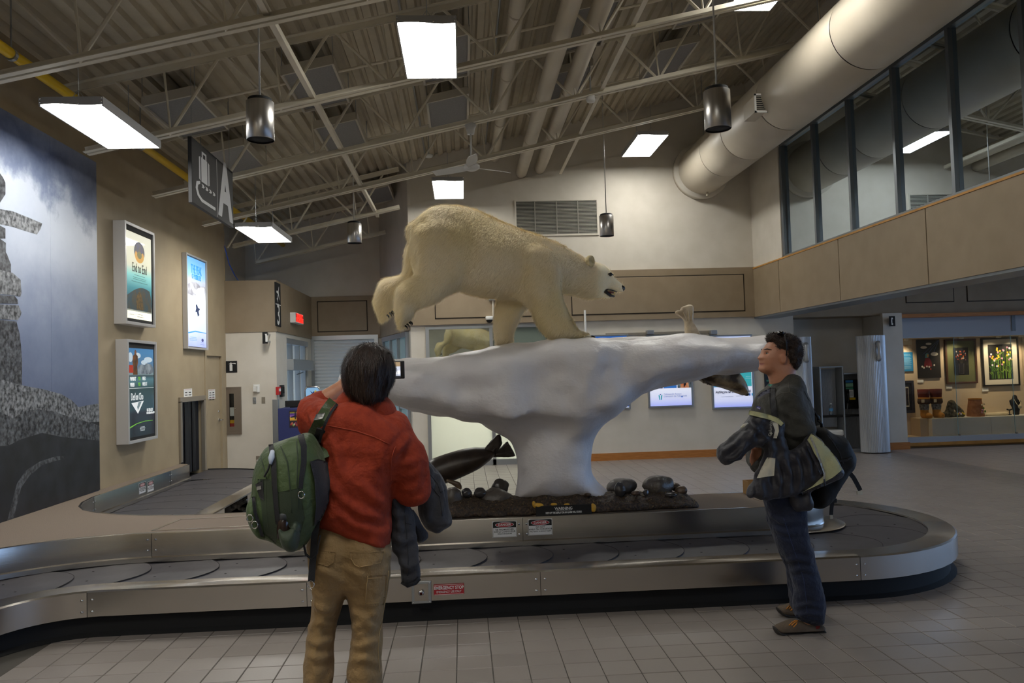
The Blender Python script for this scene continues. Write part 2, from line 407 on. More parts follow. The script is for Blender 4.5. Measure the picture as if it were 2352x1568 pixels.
for i in range(-18, 68):
    for j in range(-34, 60):
        x, y = T0X+(i+.5)*TT, T0Y+(j+.5)*TT
        if x < WL or x > 12.9 or y < -6.9 or y > 16.5 or on_carousel(x, y): continue
        if y > 14.0 and x > -.5: continue
        cells.append((y if seen(x, y) else 99+abs(y), i, j, x, y))
cells.sort()
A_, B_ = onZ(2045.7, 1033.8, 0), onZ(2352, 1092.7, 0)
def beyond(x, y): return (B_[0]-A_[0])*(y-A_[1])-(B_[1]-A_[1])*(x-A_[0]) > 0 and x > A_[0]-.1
for k, (yy, i, j, x, y) in enumerate(cells[:300]):
    mb = MB(); tile_geo(mb, i, j, rs); mb.build('floor_tile', M_['tile'], floor)
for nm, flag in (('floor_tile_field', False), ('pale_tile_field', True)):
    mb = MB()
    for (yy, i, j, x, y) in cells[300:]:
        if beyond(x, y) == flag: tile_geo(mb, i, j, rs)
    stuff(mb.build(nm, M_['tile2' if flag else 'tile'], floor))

# ================================================================ roof deck (ribbed steel), shell walls
def deck(x0, x1, y0, y1, z0):
    mb = MB(); p = .152; d = .045; xs = []
    x = x0
    while x < x1:
        for f, zz in ((0, 0), (.02, d), (.055, d), (.075, 0)): xs.append((x+f*p/.152, zz))
        x += p
    xs.append((x1, 0)); k = len(xs)
    vs = [(a, y0, roofz(a, z0)+b) for a, b in xs]+[(a, y1, roofz(a, z0)+b) for a, b in xs]
    mb.add(vs, [(i, k+i, k+i+1, i+1) for i in range(k-1)]); return mb
ceil = struct(deck(-4.81, 5.9, -7.2, 17.0, 5.62).build('ceiling', M_['deck']))
struct(MB().prism([(-4.95, -7.3, roofz(-4.95)+.06), (5.95, -7.3, roofz(5.95)+.06), (5.95, -7.3, roofz(5.95)+.2), (-4.95, -7.3, roofz(-4.95)+.2)], (0, 24.5, 0)).build('ceiling_roof', M_['dark']))
# left wall: tan, with the bag opening and the door cut out (z, y rectangles)
def yz_wall(name, x0, x1, rects, m):
    mb = MB()
    for (y0, y1, z0, z1) in rects: mb.box((min(x0, x1), y0, z0), (max(x0, x1), y1, z1))
    return struct(mb.build(name, m))
HY0, HY1, HZ = 11.28, 12.24, 1.36; DY0, DY1, DZ = 12.4, 13.2, 2.05
yz_wall('wall_left', WL-.25, WL, [(-7.2, HY0, 0, 5.5), (HY0, HY1, HZ, 5.5), (HY1, DY0, 0, 5.5), (DY0, DY1, DZ, 5.5), (DY1, 13.46, 0, 5.5)], M_['tan'])
struct(box('wall_left_rear', (-4.7, 13.2, 2.0), (-4.45, 17.2, 5.6), M_['wall']))
box_f = struct(box('wall_front', (-4.2, -7.4, 0), (13.2, -7.15, 8), M_['wall']))
# back wall with slanted upper part
def back_wall():
    mb = MB(); x0, x1 = -.9, 7.2
    wx0, wx1 = onY(977, 750, YB)[0], onY(1264, 750, YB)[0]; wz = 2.47
    def sl(x, z0): return z0+ROOFS*x
    # lower proud layer (below the slanted line) split around the borrowed-light window
    for a, b, z0 in ((x0, wx0, 0), (wx0, wx1, wz), (wx1, AX0, 0)):
        mb.add([(a, YB, z0), (b, YB, z0), (b, YB, sl(b, 4.84)), (a, YB, sl(a, 4.84)), (a, YB+.2, z0), (b, YB+.2, z0), (b, YB+.2, sl(b, 4.84)), (a, YB+.2, sl(a, 4.84))],
               [(0, 1, 2, 3), (7, 6, 5, 4), (0, 4, 5, 1), (1, 5, 6, 2), (2, 6, 7, 3), (3, 7, 4, 0)])
    return mb, wx0, wx1, wz
AX0, AX1 = float(onY(1829, 900, YB)[0]), float(onY(2022, 900, 14.2)[0])
mb, WX0, WX1, WZ = back_wall()
struct(mb.build('wall_back', M_['wall']))
struct(MB().prism([(-.9, YB+.035, 4.6), (6.0, YB+.035, 5.8), (6.0, YB+.035, 7.0), (-.9, YB+.035, 5.45)], (0, .2, 0)).build('wall_back_upper', M_['wall']))
# recess at the left rear: block with white face, side wall, rear wall, diagonal wall
XBK, YBK = -3.12, 13.46
struct(box('wall_block', (WL-.25, YBK, 0), (XBK, YBK+.15, 2.44), M_['wall']))
# block side: opening for the glazed entrance
OY0, OY1, OZ = 14.25, 16.15, 2.36
yz_wall('wall_block_side', XBK-.15, XBK, [(YBK+.15, OY0, 0, 2.45), (OY0, OY1, OZ, 2.45), (OY1, YR, 0, 2.45)], M_['wall'])
cb = struct(box('trim_1', (WL-.25, YBK-.02, 2.43), (XBK+.02, YR, 3.3), M_['brown']))
struct(box('wall_rear', (-4.7, YR, 0), (-1.5, YR+.2, 5.6), M_['wall']))
DA, DB = (-1.68, YR), (-.9, YB)
struct(MB().prism([(DA[0], DA[1], 0), (DB[0], DB[1], 0), (DB[0]+.15, DB[1]+.1, 0), (DA[0]+.15, DA[1]+.1, 0)], (0, 0, 5.7)).build('wall_diagonal', M_['wall']))
tr = struct(box('trim_2', (-3.12, YR-.06, 2.42), (-1.62, YR, 3.31), M_['brown']))
def inset_panel(parent, x0, x1, z0, z1, Y, m):
    g = MB(); t = .018
    for a, b, c, d in ((x0, x1, z0, z0+t), (x0, x1, z1-t, z1), (x0, x0+t, z0, z1), (x1-t, x1, z0, z1)): g.box((a, Y-.004, c), (b, Y+.01, d))
    g.build('panel_groove', M_['browndk'], parent)
    MB().box((x0+t, Y-.012, z0+t), (x1-t, Y+.01, z1-t), .004).build('cornice_panel', m, parent)
a, b = onY(728, 692, YR-.06), onY(845, 760, YR-.06); inset_panel(tr, a[0], b[0], b[2], a[2], YR-.06, M_['brown'])
struct(MB().prism([(DA[0]-.03, DA[1]-.03, 2.42), (DB[0]-.03, DB[1]-.03, 2.42), (DB[0], DB[1], 2.42), (DA[0], DA[1], 2.42)], (0, 0, .88)).build('trim_3', M_['brown']))
# cornice along the back wall
tr4 = struct(box('trim_4', (-.93, YB-.07, 2.5), (XM+.1, YB, 3.4), M_['brown']))
for (pa, pb) in (((997, 655), (1288, 725)), ((1310, 632), (1712, 716))):
    a, b = onY(*pa, YB-.07), onY(*pb, YB-.07); inset_panel(tr4, a[0], b[0], 2.6, 3.28, YB-.07, M_['brown'])
struct(box('baseboard_back', (WX1+.05, YB-.02, 0), (5.95, YB, .13), M_['wood']))
# ---------------------------------------------------------------- bulkhead with clerestory glazing
bk = struct(box('wall_bulkhead', (XM+.012, -7.0, 2.49), (XM+.42, YB, 3.36), M_['browndk']))
ys = [YB]+[float(onX(px, 700, XM)[1]) for px in (1793, 1933, 2138)]
d_ = ys[2]-ys[3]
while ys[-1] > -6: ys.append(ys[-1]-1.95)
for k in range(len(ys)-1):
    MB().box((XM-.012, ys[k+1]+.008, 2.49), (XM+.012, ys[k]-.008, 3.36), .003).build('bulkhead_panel', M_['brown'], bk)
struct(box('trim_5', (XM-.02, -7, 3.36), (XM+.42, YB, 3.385), M_['orange']))
struct(box('trim_6', (XM+.0, -7, 2.46), (XM+.42, YB, 2.49), M_['aludk']))
w1 = struct(MB().box((XM+.05, -7, 3.385), (XM+.15, YB, 3.43)).build('window_1', M_['aludk']))
GT = 5.24
MB().box((XM+.05, -7, GT), (XM+.15, YB, GT+.07)).build('window_head', M_['aludk'], w1)
yy = [float(onX(px, 580, XM)[1]) for px in (1797, 1868, 1950, 2056, 2188, 2360)]
step = (yy[0]-yy[4])/4
while yy[-1] > -6: yy.append(yy[-1]-1.13)
MB().box((XM+.04, yy[0]+.0, 3.43), (XM+.16, yy[0]+.07, GT)).build('mullion', M_['aludk'], w1)
for k in range(1, len(yy)):
    MB().box((XM+.05, yy[k]-.028, 3.43), (XM+.12, yy[k]+.028, GT)).build('mullion', M_['aludk'], w1)
    raw('glass_pane', [(XM+.1, yy[k]+.03, 3.43), (XM+.1, yy[k-1]-.03, 3.43), (XM+.1, yy[k-1]-.03, GT), (XM+.1, yy[k]+.03, GT)], [(0, 1, 2, 3)], M_['glass_dark'], w1)
struct(box('wall_right_end', (XM+.02, yy[0]+.07, 3.385), (XM+.2, YB, GT+.07), M_['wall']))
struct(box('wall_right_upper', (XM+.02, -7.2, GT+.07), (XM+.2, YB+.2, 6.9), M_['wall']))
# dim room behind the glazing
mz = MB(); mz.box((XM+.42, -7.2, 3.3), (13.2, YB+.9, 3.36)); mz.box((XM+.2, -7.2, 6.7), (9.2, YB, 6.8)); mz.box((9.0, -7.2, 3.36), (9.2, YB, 6.8)); mz.box((XM+.2, YB, 3.36), (9.2, YB+.1, 6.8))
struct(mz.build('ceiling_concourse', M_['wall']))
# ---------------------------------------------------------------- right-hand concourse: alcove, pillar, outer wall with daylight windows
AX0, AX1 = float(onY(1829, 900, YB)[0]), float(onY(2022, 900, 14.2)[0])
struct(box('wall_alcove', (AX0-.2, 14.75, 0), (AX1+.3, 14.9, 2.5), M_['wall']))
struct(box('wall_alcove_head', (5.8, YB+.1, 2.47), (13, 14.9, 3.32), M_['brown']))
struct(box('wall_alcove_side', (AX0-.12, YB+.2, 0), (AX0, 14.8, 2.5), M_['wall']))
PX1 = float(onY(2066, 900, 14.2)[0])
struct(box('wall_pillar', (AX1, 14.0, 0), (PX1, 15.0, 2.5), M_['wall']))
struct(box('baseboard_pillar', (AX1-.02, 13.98, 0), (PX1+.03, 14.02, .13), M_['wood']))
rw = MB()
rw.box((12.8, -7, 0), (13, 15, .35)); rw.box((12.8, -7, 2.9), (13, 15, 3.4))
for y in (-7, -3.2, .6, 4.4, 8.2, 12.0): rw.box((12.8, y, .35), (13, y+.5, 2.9))
rw.box((12.8, 13.2, .35), (13, 15, 2.9)); struct(rw.build('wall_right', M_['wall']))
w2 = struct(box('window_2', (12.86, -7, .35), (12.92, 13.2, .42), M_['alu']))
for y in (-2.7, 1.1, 4.9, 8.7):
    raw('glass_pane', [(12.9, y, .4), (12.9, y+3.3, .4), (12.9, y+3.3, 2.9), (12.9, y, 2.9)], [(0, 1, 2, 3)], M_['glass'], w2)
M_['downlight'] = mat('lit_panel', 'ffffff', .5, emit='fff6e8', es=5.)
for x, y, n_ in ((7.6, 11.5, 'nearer the pay phones'), (10.4, 11.0, 'nearer the display case')):
    t = thing('panel_light', 'square lit ceiling panel in the side concourse, '+n_, 'light', (x, y, 3.25), 'concourse ceiling panels'); box('frame', (x-.32, y-.32, 3.26), (x+.32, y+.32, 3.299), M_['white'], t); box('diffuser', (x-.29, y-.29, 3.25), (x+.29, y+.29, 3.26), M_['downlight'], t)
tr7 = struct(box('trim_7', (AX0, 14.08, 2.47), (13, 14.12, 3.3), M_['brown']))
for pa, pb in (((2078, 652), (2192, 697)), ((2218, 640), (2400, 692))):
    a, b = onY(*pa, 14.08), onY(*pb, 14.08); inset_panel(tr7, a[0], b[0], b[2]+.03, 3.2, 14.08, M_['brown'])
struct(box('trim_8', (PX1, 14.0, 2.41), (13, 14.3, 2.475), M_['wood']))
struct(box('wall_case_rear', (PX1-.2, 14.91, 0), (13.2, 15.1, 3.4), M_['wall']))
M_['fan'] = mat('fan_white', 'c9c8c4', .4)
M_['spun'] = mat('spun_aluminium', 'c9c6c2', .33, 1., c2='bab7b3', ns=4, stretch=(9, 9, .4))
# ================================================================ open-web joists
def joist(Y, x0, x1, zb0=4.70, zt0=5.40, label=''):
    t = thing('roof_joist', label, 'joist', (0, Y, 0), 'open web joists under the roof deck')
    def P(x, z0, dy=0): return (x, Y+dy, z0+ROOFS*x)
    for nm, z0, xa, xb in (('top_chord', zt0, x0-.25, x1), ('bottom_chord', zb0, x0, x1)):
        mb = MB(); s = 1 if nm == 'bottom_chord' else -1
        # back-to-back angles: two flats and two upstands
        for dy in (-.042, .042): mb.obox(P(xa, z0, dy), P(xb, z0, dy), .055, .008)
        for dy in (-.016, .016): mb.obox(P(xa, z0+s*.03, dy), P(xb, z0+s*.03, dy), .007, .06)
        mb.build(nm, M_['joist'], t)
    n0 = -2.63-1.17*2; k = 0; x = n0
    while x < x1:
        for (xa, za, xb, zb) in ((x, zb0, x+.5, zt0), (x+.5, zt0, x+1.08, zb0)):
            if xa > x0-.1 and xb < x1: MB().tube([P(xa, za+.02), P(xb, zb-.0)], .017, 6).build('web_bar', M_['joist'], t)
        if x > x0 and x < x1: MB().tube([P(x, zb0+.02), P(x-.06, zt0)], .011, 6).build('web_post', M_['joist'], t)
        x += 1.08
    return t
ORD = ['nearest to the viewer, crossing the top left corner', 'second from the viewer, above the front light', 'third from the viewer, behind the black overhead sign',
       'fourth from the viewer, carrying the far lights', 'fifth from the viewer, meeting the pale back wall', 'in the dark rear left recess']
for k, (Y, xa, xb) in enumerate(((6.05, -3.9, 5.2), (7.88, -3.62, 5.2), (9.72, -3.68, 5.2), (11.6, -3.7, 5.2), (13.45, -3.8, -1.0), (15.3, -3.9, -1.42))):
    joist(Y, xa, xb, label='cream steel open-web roof joist, '+ORD[k])
for Y in (4.2, 2.3, .4): joist(Y, -3.8, 5.2, label='cream steel open-web roof joist above and behind the viewer, '+('nearest' if Y > 4 else 'middle' if Y > 2 else 'farthest')+' of three')
for X, who in ((-1.42, 'left, beside the brushed pendant'), (1.84, 'right, near the two round pipes')):
    b = MB().obox((X, 3, 4.74+ROOFS*X), (X, 13.9, 4.74+ROOFS*X), .05, .012).obox((X+.022, 3, 4.765+ROOFS*X), (X+.022, 13.9, 4.765+ROOFS*X), .008, .05)
    tag(b.build('bridging_bar', M_['joist']), 'cream angle bar tying the joists together on the '+who, 'bridging', 'bridging bars')
tag(MB().tube([(-3.2, 8.75, 5.32+ROOFS*-3.2), (2.4, 8.75, 5.32+ROOFS*2.4)], .016, 8).build('ceiling_strut', M_['joist']), 'thin cream pipe crossing below the deck between two joists', 'pipe')
# conduits along the deck
for k, (X, Y0, Y1, who) in enumerate(((-.55, 4, 13.9, 'left of the large square light'), (.52, 5, 13.9, 'beside the thin round pipe'), (2.35, 5, 13.9, 'right of the round pipes'))):
    tag(MB().tube([(X, Y0, roofz(X)-.03), (X, Y1, roofz(X)-.03)], .013, 8).build('conduit', M_['alu']), 'thin grey electrical conduit on the roof deck '+who, 'conduit', 'conduits on the deck')
tag(MB().tube([(-3.3, 13.2, 5.2-.73), (5, 13.2, 5.2+1.1)], .02, 8).build('sprinkler_pipe', M_['joist']), 'cream sprinkler pipe running across in front of the back wall', 'pipe')
# ---------------------------------------------------------------- acoustic panels hung under the deck
M_['acoustic'] = mat('grey_felt_baffle', '8f8d8c', .95, c2='858382', ns=60, bump=.3, bs=200)
M_['bafframe'] = mat('baffle_frame', 'b9b2a3', .5)
def baffle(cx, cy, where):
    z = 5.28+ROOFS*cx; t = thing('acoustic_panel', 'grey felt acoustic panel in a cream frame, '+where, 'panel', (cx, cy, z), 'acoustic panels under the roof deck')
    hw, hl = .27, .6; s = ROOFS
    def q(x, y, dz): return (cx+x, cy+y, z+s*x+dz)
    m = MB()
    for a, b in (((-hw, -hl), (hw, -hl)), ((hw, -hl), (hw, hl)), ((hw, hl), (-hw, hl)), ((-hw, hl), (-hw, -hl))):
        m.obox(q(*a, .045), q(*b, .045), .025, .1)
    m.build('frame', M_['bafframe'], t)
    MB().add([q(-hw+.012, -hl+.012, .02), q(hw-.012, -hl+.012, .02), q(hw-.012, hl-.012, .02), q(-hw+.012, hl-.012, .02), q(-hw+.012, -hl+.012, .06), q(hw-.012, -hl+.012, .06), q(hw-.012, hl-.012, .06), q(-hw+.012, hl-.012, .06)],
             [(0, 3, 2, 1), (4, 5, 6, 7), (0, 1, 5, 4), (1, 2, 6, 5), (2, 3, 7, 6), (3, 0, 4, 7)]).build('felt', M_['acoustic'], t)
    for x, y in ((-hw, -hl), (hw, -hl), (hw, hl), (-hw, hl)):
        MB().tube([q(x, y, .08), q(x, y, .36)], .005, 5).build('hanger', M_['alu'], t)
COLN = {-3.02: 'far left column', -1.57: 'column left of centre', -.1: 'column behind the big square light', 1.57: 'column at the round pipes', 3.03: 'column beside the big duct'}
for cx in COLN:
    for cy, rw in ((9.02, 'front row'), (10.87, 'second row')): baffle(cx, cy, COLN[cx]+', '+rw)
baffle(-1.5, 14.6, 'alone in the dark rear left recess')
baffle(3.03, 6.97, 'nearest one, beside the big duct')
# ---------------------------------------------------------------- pipes and ducts
M_['duct'] = mat('painted_spiral_duct', 'c6bcaa', .45, c2='bfb5a2', ns=2)
for X, Z, r, lab in ((1.15, 5.27, .1, 'left one of the two parallel'), (1.49, 5.34, .1, 'right one of the two parallel'), (.68, 5.55, .085, 'thinner one left of the pair of')):
    t = thing('round_pipe', 'cream painted round pipe under the roof, '+lab+' pipes', 'pipe', (X, 4, Z-.06), 'round pipes under the roof')
    MB().tube([(X, 3, Z-.06), (X, 14.03, Z-.06)], r, 20, cap=False).build('pipe', M_['duct'], t, True)
    for y in (6.4, 8.3, 10.1, 12.0): MB().tube([(X, y-.03, Z-.06), (X, y+.03, Z-.06)], r+.007, 20).build('collar', M_['duct'], t, True)
DX, DZ_, DR = 4.42, 5.17, .44
t = thing('air_duct', 'big round cream ventilation duct running along the clerestory glazing', 'duct', (DX, 5, DZ_))
for y0, y1 in ((-6.9, 1.2), (1.215, 4.6), (4.615, 8.0), (8.015, 10.1), (10.115, 11.55), (11.565, 12.6), (12.615, 14.03)):
    MB().tube([(DX, y0, DZ_), (DX, y0+.012, DZ_), (DX, y1-.012, DZ_), (DX, y1, DZ_)], [DR-.006, DR, DR, DR-.006], 48, cap=False).build('duct_section', M_['duct'], t, True)
MB().tube([(DX, 13.85, DZ_), (DX, 14.0, DZ_)], [DR+.07, DR+.07], 48).build('wall_collar', M_['wall'], t, True)
for y in (5.6, 8.6, 12.9): MB().tube([(DX-DR*.6, y, DZ_+.3), (DX-DR*.6, y, roofz(DX))], .006, 6).build('hanger', M_['alu'], t)
MB().tube([(DX+.02, 13.7, DZ_-DR-.07), (DX+.02, 13.7, DZ_-DR+.02)], .02, 8).build('drain_stub', M_['duct'], t)
# side grille box on the duct
gx, gz, gy = 3.9, 5.03, 9.93
g = MB().box((gx, gy, gz-.1), (gx+.3, gy+.42, gz+.12), .006).build('grille_box', M_['duct'], t)
fr = MB()
for a, b in (((gx-.01, gz-.115), (gx+.17, gz-.09)), ((gx-.01, gz+.11), (gx+.17, gz+.135)), ((gx-.01, gz-.115), (gx+.015, gz+.135)), ((gx+.15, gz-.115), (gx+.175, gz+.135))): fr.box((a[0], gy-.012, a[1]), (b[0], gy, b[1]))
fr.build('grille_frame', M_['white'], g); box('grille_core', (gx+.015, gy-.004, gz-.09), (gx+.15, gy-.001, gz+.11), M_['black'], g)
for k in range(8): box('grille_slat', (gx+.015, gy-.009, gz-.085+k*.025), (gx+.15, gy-.003, gz-.078+k*.025), M_['duct'], g)
# yellow gas pipe along the left wall
t = thing('gas_pipe', 'yellow painted gas pipe along the top of the left wall', 'pipe', (-3.62, 3, 4.36))
MB().tube([(-3.62, 1, 4.36), (-3.62, 16.4, 4.38)], .045, 14).build('pipe', M_['yellow'], t, True)
for y in (6.6, 9.2, 12): 
    c = MB().tube([(-3.62, y-.02, 4.36), (-3.62, y+.02, 4.36)], .052, 14).build('clamp', M_['alu'], t); MB().tube([(-3.62, y, 4.4), (-3.62, y, roofz(-3.62))], .007, 6).build('hanger', M_['alu'], c)
# the thin vertical yellow pipe and blue cable above the tan block
a = onY(508, 560, 13.7); tag(MB().tube([(a[0]+.03, 13.7, 3.2), (a[0]+.03, 13.7, 4.2)], .02, 10).build('gas_riser', M_['yellow']), 'thin upright yellow pipe rising above the tan block', 'pipe')
pts = [onY(p[0], p[1], 13.9) for p in ((510, 552), (517, 570), (526, 605), (538, 630), (548, 645))]
tag(MB().tube(pts, .008, 6).build('blue_cable', mat('blue_cable', '2450a8', .5)), 'loose blue cable hanging down onto the tan block', 'cable')
# ---------------------------------------------------------------- fluorescent fixtures
M_['fixture'] = mat('fixture_housing', 'a2a2a2', .45, .3)
M_['diffuser'] = mat('lit_diffuser', 'ffffff', .5, emit='fffdf6', es=LAMP)
def fixture(cx, y0, z, label):
    t = thing('ceiling_light', label, 'light', (cx, y0, z), 'hanging fluorescent lights')
    w, L, hh = .24, 1.22, .075
    m = MB()
    # rim: four sides and top, open below
    m.box((cx-w-.012, y0, z), (cx-w, y0+L, z+hh)); m.box((cx+w, y0, z), (cx+w+.012, y0+L, z+hh)); m.box((cx-w, y0+.01, z+hh-.01), (cx+w, y0+L-.01, z+hh)); m.box((cx-w, y0+L-.01, z), (cx+w, y0+L, z+hh))
    m.build('housing', M_['fixture'], t)
    # front end plate, slightly waved lower edge
    k = 16; vs = []; xs = [cx-w-.012+(2*w+.024)*i/k for i in range(k+1)]
    zs = [z+.012+.006*math.sin(2*PI*i/k) for i in range(k+1)]
    pl = [(x, y0-.006, zz) for x, zz in zip(xs, zs)]+[(cx+w+.012, y0-.006, z+hh), (cx-w-.012, y0-.006, z+hh)]
    e = MB().prism(pl, (0, .008, 0)).build('end_plate', M_['fixture'], t)
    for x, zz in ((-w, .03), (-w, .06), (w, .03), (w, .06), (-.06, .022), (.06, .022)):
        MB().lathe([(0, .004), (.006, .003), (.008, 0)], (cx+x, y0-.008, z+zz), (0, -1, 0), 8).build('screw', M_['chrome'], e, True)
    box('diffuser', (cx-w, y0+.004, z+.004), (cx+w, y0+L-.012, z+.014), M_['diffuser'], t)
    for y in (y0+.12, y0+L-.12):
        zt = 4.70+ROOFS*cx+.45
        MB().tube([(cx, y, z+hh), (cx, y, zt)], .004, 5).build('hanger_chain', M_['alu'], t)
        MB().tube([(cx-.07, y, z+hh), (cx, y, z+hh+.1), (cx+.07, y, z+hh)], .003, 5).build('hanger_wire', M_['alu'], t)
    return t
FX = [(-3.09, 6.48, 3.89, 'at upper left, in front of the black sign'), (-.223, 6.5, 4.56, 'at top centre, the largest square one'), (3.27, 7.2, 5.56, 'at the top right edge, cut by the frame'),
      (-2.76, 10.75, 3.68, 'far left one, above the tan block'), (-.15, 12.2, 4.62, 'above the bear, close to the back wall'), (3.09, 12.1, 5.28, 'far right one, left of the big duct')]
for cx, y0, z, w_ in FX: fixture(cx, y0, z, 'lit white fluorescent light box '+w_)
for cx, z, c_ in ((-3.13, 3.92, 'left'), (-.23, 4.655, 'right')):
    for y0, r_ in ((.9, 'nearer'), (-4.6, 'farther')): fixture(cx, y0, z, 'lit white fluorescent light box behind the viewer, '+c_+' of the '+r_+' row')
# ---------------------------------------------------------------- brushed cylinder pendants
def pendant(px, x0, x1, yt, yb, label):
    D = .22; Y = D*FPX/(x1-x0); a = onY((x0+x1)/2, yt, Y); b = onY((x0+x1)/2, yb, Y); X = float(a[0]); zt, zb = float(a[2]), float(b[2])
    t = thing('pendant_speaker', label, 'pendant', (X, Y, zt), 'brushed cylinder pendants')
    r = D/2; MB().lathe([(r-.004, 0), (r, .004), (r, zt-zb), (r-.004, zt-zb+.002)], (X, Y, zb), n=40).build('cylinder', M_['spun'], t, True)
    MB().lathe([(0, 0), (r-.006, 0), (r-.004, .003)], (X, Y, zb+.012), n=40).build('grille', M_['blackm'], t, True)
    MB().lathe([(r-.004, -.004), (r-.012, .0), (r-.016, .028), (r-.03, .034), (0, .034)], (X, Y, zt), n=40).build('cap', M_['blackm'], t, True)
    MB().tube([(X, Y, zt+.03), (X, Y, roofz(X)+.01)], .008, 10).build('rod', M_['fan'], t, True)
pendant(0, 566, 628, 235, 322, 'brushed steel cylinder pendant, large one at upper left')
pendant(0, 1615, 1677, 210, 297, 'brushed steel cylinder pendant, large one left of the big duct')
pendant(0, 796.5, 830, 514, 558, 'small brushed steel cylinder pendant left of the bear rump')
pendant(0, 1376, 1409, 496, 542, 'small brushed steel cylinder pendant right of the wall vent')
# ---------------------------------------------------------------- ceiling fan
M_['fan'] = mat('fan_white', 'c9c8c4', .4)
fx, fy = .18, 9.72; zt, zb = 4.72, 4.2
t = thing('ceiling_fan', 'three-bladed pale ceiling fan hung from a roof joist', 'fan', (fx, fy, zb))
MB().lathe([(0, 0), (.045, 0), (.055, .06), (.075, .11), (.06, .13), (0, .13)], (fx, fy, zt-.11), n=24).build('canopy', M_['fan'], t, True)
MB().tube([(fx, fy, zb), (fx, fy, zt)], .012, 12).build('downrod', M_['fan'], t, True)
MB().lathe([(0, -.05), (.06, -.045), (.1, -.02), (.1, .015), (.06, .04), (.02, .05), (0, .05)], (fx, fy, zb), n=32).build('motor', M_['fan'], t, True)
for a in (-PI/2, PI/6, 5*PI/6):
    c, s = math.cos(a), math.sin(a); vs = []
    for i in range(9):
        d = .09+.46*i/8; wv = .035+.035*math.sin(PI*min(1, i/8*.8+.1)); tw = .018
        for sgn in (-1, 1): vs.append((fx+c*d-s*wv*sgn, fy+s*d+c*wv*sgn, zb-.01+tw*sgn))
    vs2 = [(x, y, z+.006) for x, y, z in vs]; n = len(vs)
    fs = [(2*i, 2*i+1, 2*i+3, 2*i+2) for i in range(8)]
    MB().add(vs+vs2, fs+[tuple(n+k for k in reversed(f)) for f in fs]+[(2*i, 2*i+2, n+2*i+2, n+2*i) for i in range(8)]+[(2*i+1, n+2*i+1, n+2*i+3, 2*i+3) for i in range(8)]+[(0, n, n+1, 1), (16, 17, n+17, n+16)]).build('blade', M_['fan'], t)
a = onY(985, 358, 12.6); t = thing('smoke_detector', 'small white round detector under the deck, left of the fan', 'detector', a)
MB().lathe([(0, -.03), (.05, -.025), (.065, 0), (.065, .02), (0, .03)], a, n=20).build('body', M_['white'], t, True); MB().tube([a, (a[0], a[1], roofz(a[0]))], .008, 6).build('stem', M_['alu'], t)
a = onY(1357, 229, 9.72); t = thing('sensor_head', 'small grey sensor head under the joist between the round pipes and light', 'sensor', a)
MB().lathe([(0, -.04), (.05, -.03), (.06, .0), (.05, .06), (0, .07)], a, n=20).build('body', M_['fan'], t, True); MB().tube([a, (a[0], a[1], 5.35+ROOFS*a[0])], .01, 6).build('stem', M_['alu'], t)
# ---------------------------------------------------------------- overhead black wayfinding sign
M_['signface'] = mat('sign_charcoal', '1d1d1f', .6); M_['signwhite'] = mat('sign_silver', 'd3d3d3', .5)
SX = -2.71; p0, p1, z0, z1 = 8.12, 9.56, 3.455, 4.135
t = thing('baggage_sign', 'hanging black sign with a suitcase, conveyor symbol and a large A', 'sign', (SX, 8.84, z0))
MB().box((SX-.02, p0, z0), (SX+.02, p1, z1), .004).build('panel', M_['signface'], t)
xx = SX+.0215
def su(y, z): return (xx, p0+(p1-p0)*y, z0+(z1-z0)*z)
def sflat(name, pts): return raw(name, [su(*p) for p in pts], [tuple(range(len(pts)))], M_['signwhite'], t)
sflat('divider', [(.565, .02), (.572, .02), (.572, .98), (.565, .98)])
# letter A
text('A', .86, su(.785, .5), M_['signwhite'], t, '+X', name='letter', sx=.84, bold=.035)
# suitcase: body, two side bands, handle ring
sflat('suitcase_body', [(.2, .42), (.335, .42), (.335, .8), (.2, .8)])
sflat('suitcase_band', [(.15, .44), (.18, .42), (.18, .8), (.15, .78)]); sflat('suitcase_band', [(.355, .42), (.385, .44), (.385, .78), (.355, .8)])
h = MB(); H = [(.215, .8), (.215, .9), (.32, .9), (.32, .8), (.295, .8), (.295, .865), (.24, .865), (.24, .8)]; h.face([su(*p) for p in H]); h.build('suitcase_handle', M_['signwhite'], t)
# conveyor hook
outer = [(.52, .1), (.2, .1), (.11, .16), (.07, .26), (.09, .37), (.17, .41), (.17, .365), (.125, .33), (.115, .27), (.15, .19), (.22, .15), (.52, .15)]
raw('conveyor_hook', [su(*p) for p in outer], [tuple(range(len(outer)))], M_['signwhite'], t)
for k in range(4):
    y = .2+.085*k; sflat('arrow_dash', [(y, .33), (y+.045, .33), (y+.07, .355), (y+.045, .385), (y, .385), (y+.025, .355)])
for y in (p0+.06, p1-.06): MB().tube([(SX, y, z1), (SX, y, roofz(SX))], .003, 5).build('hanging_wire', M_['alu'], t)
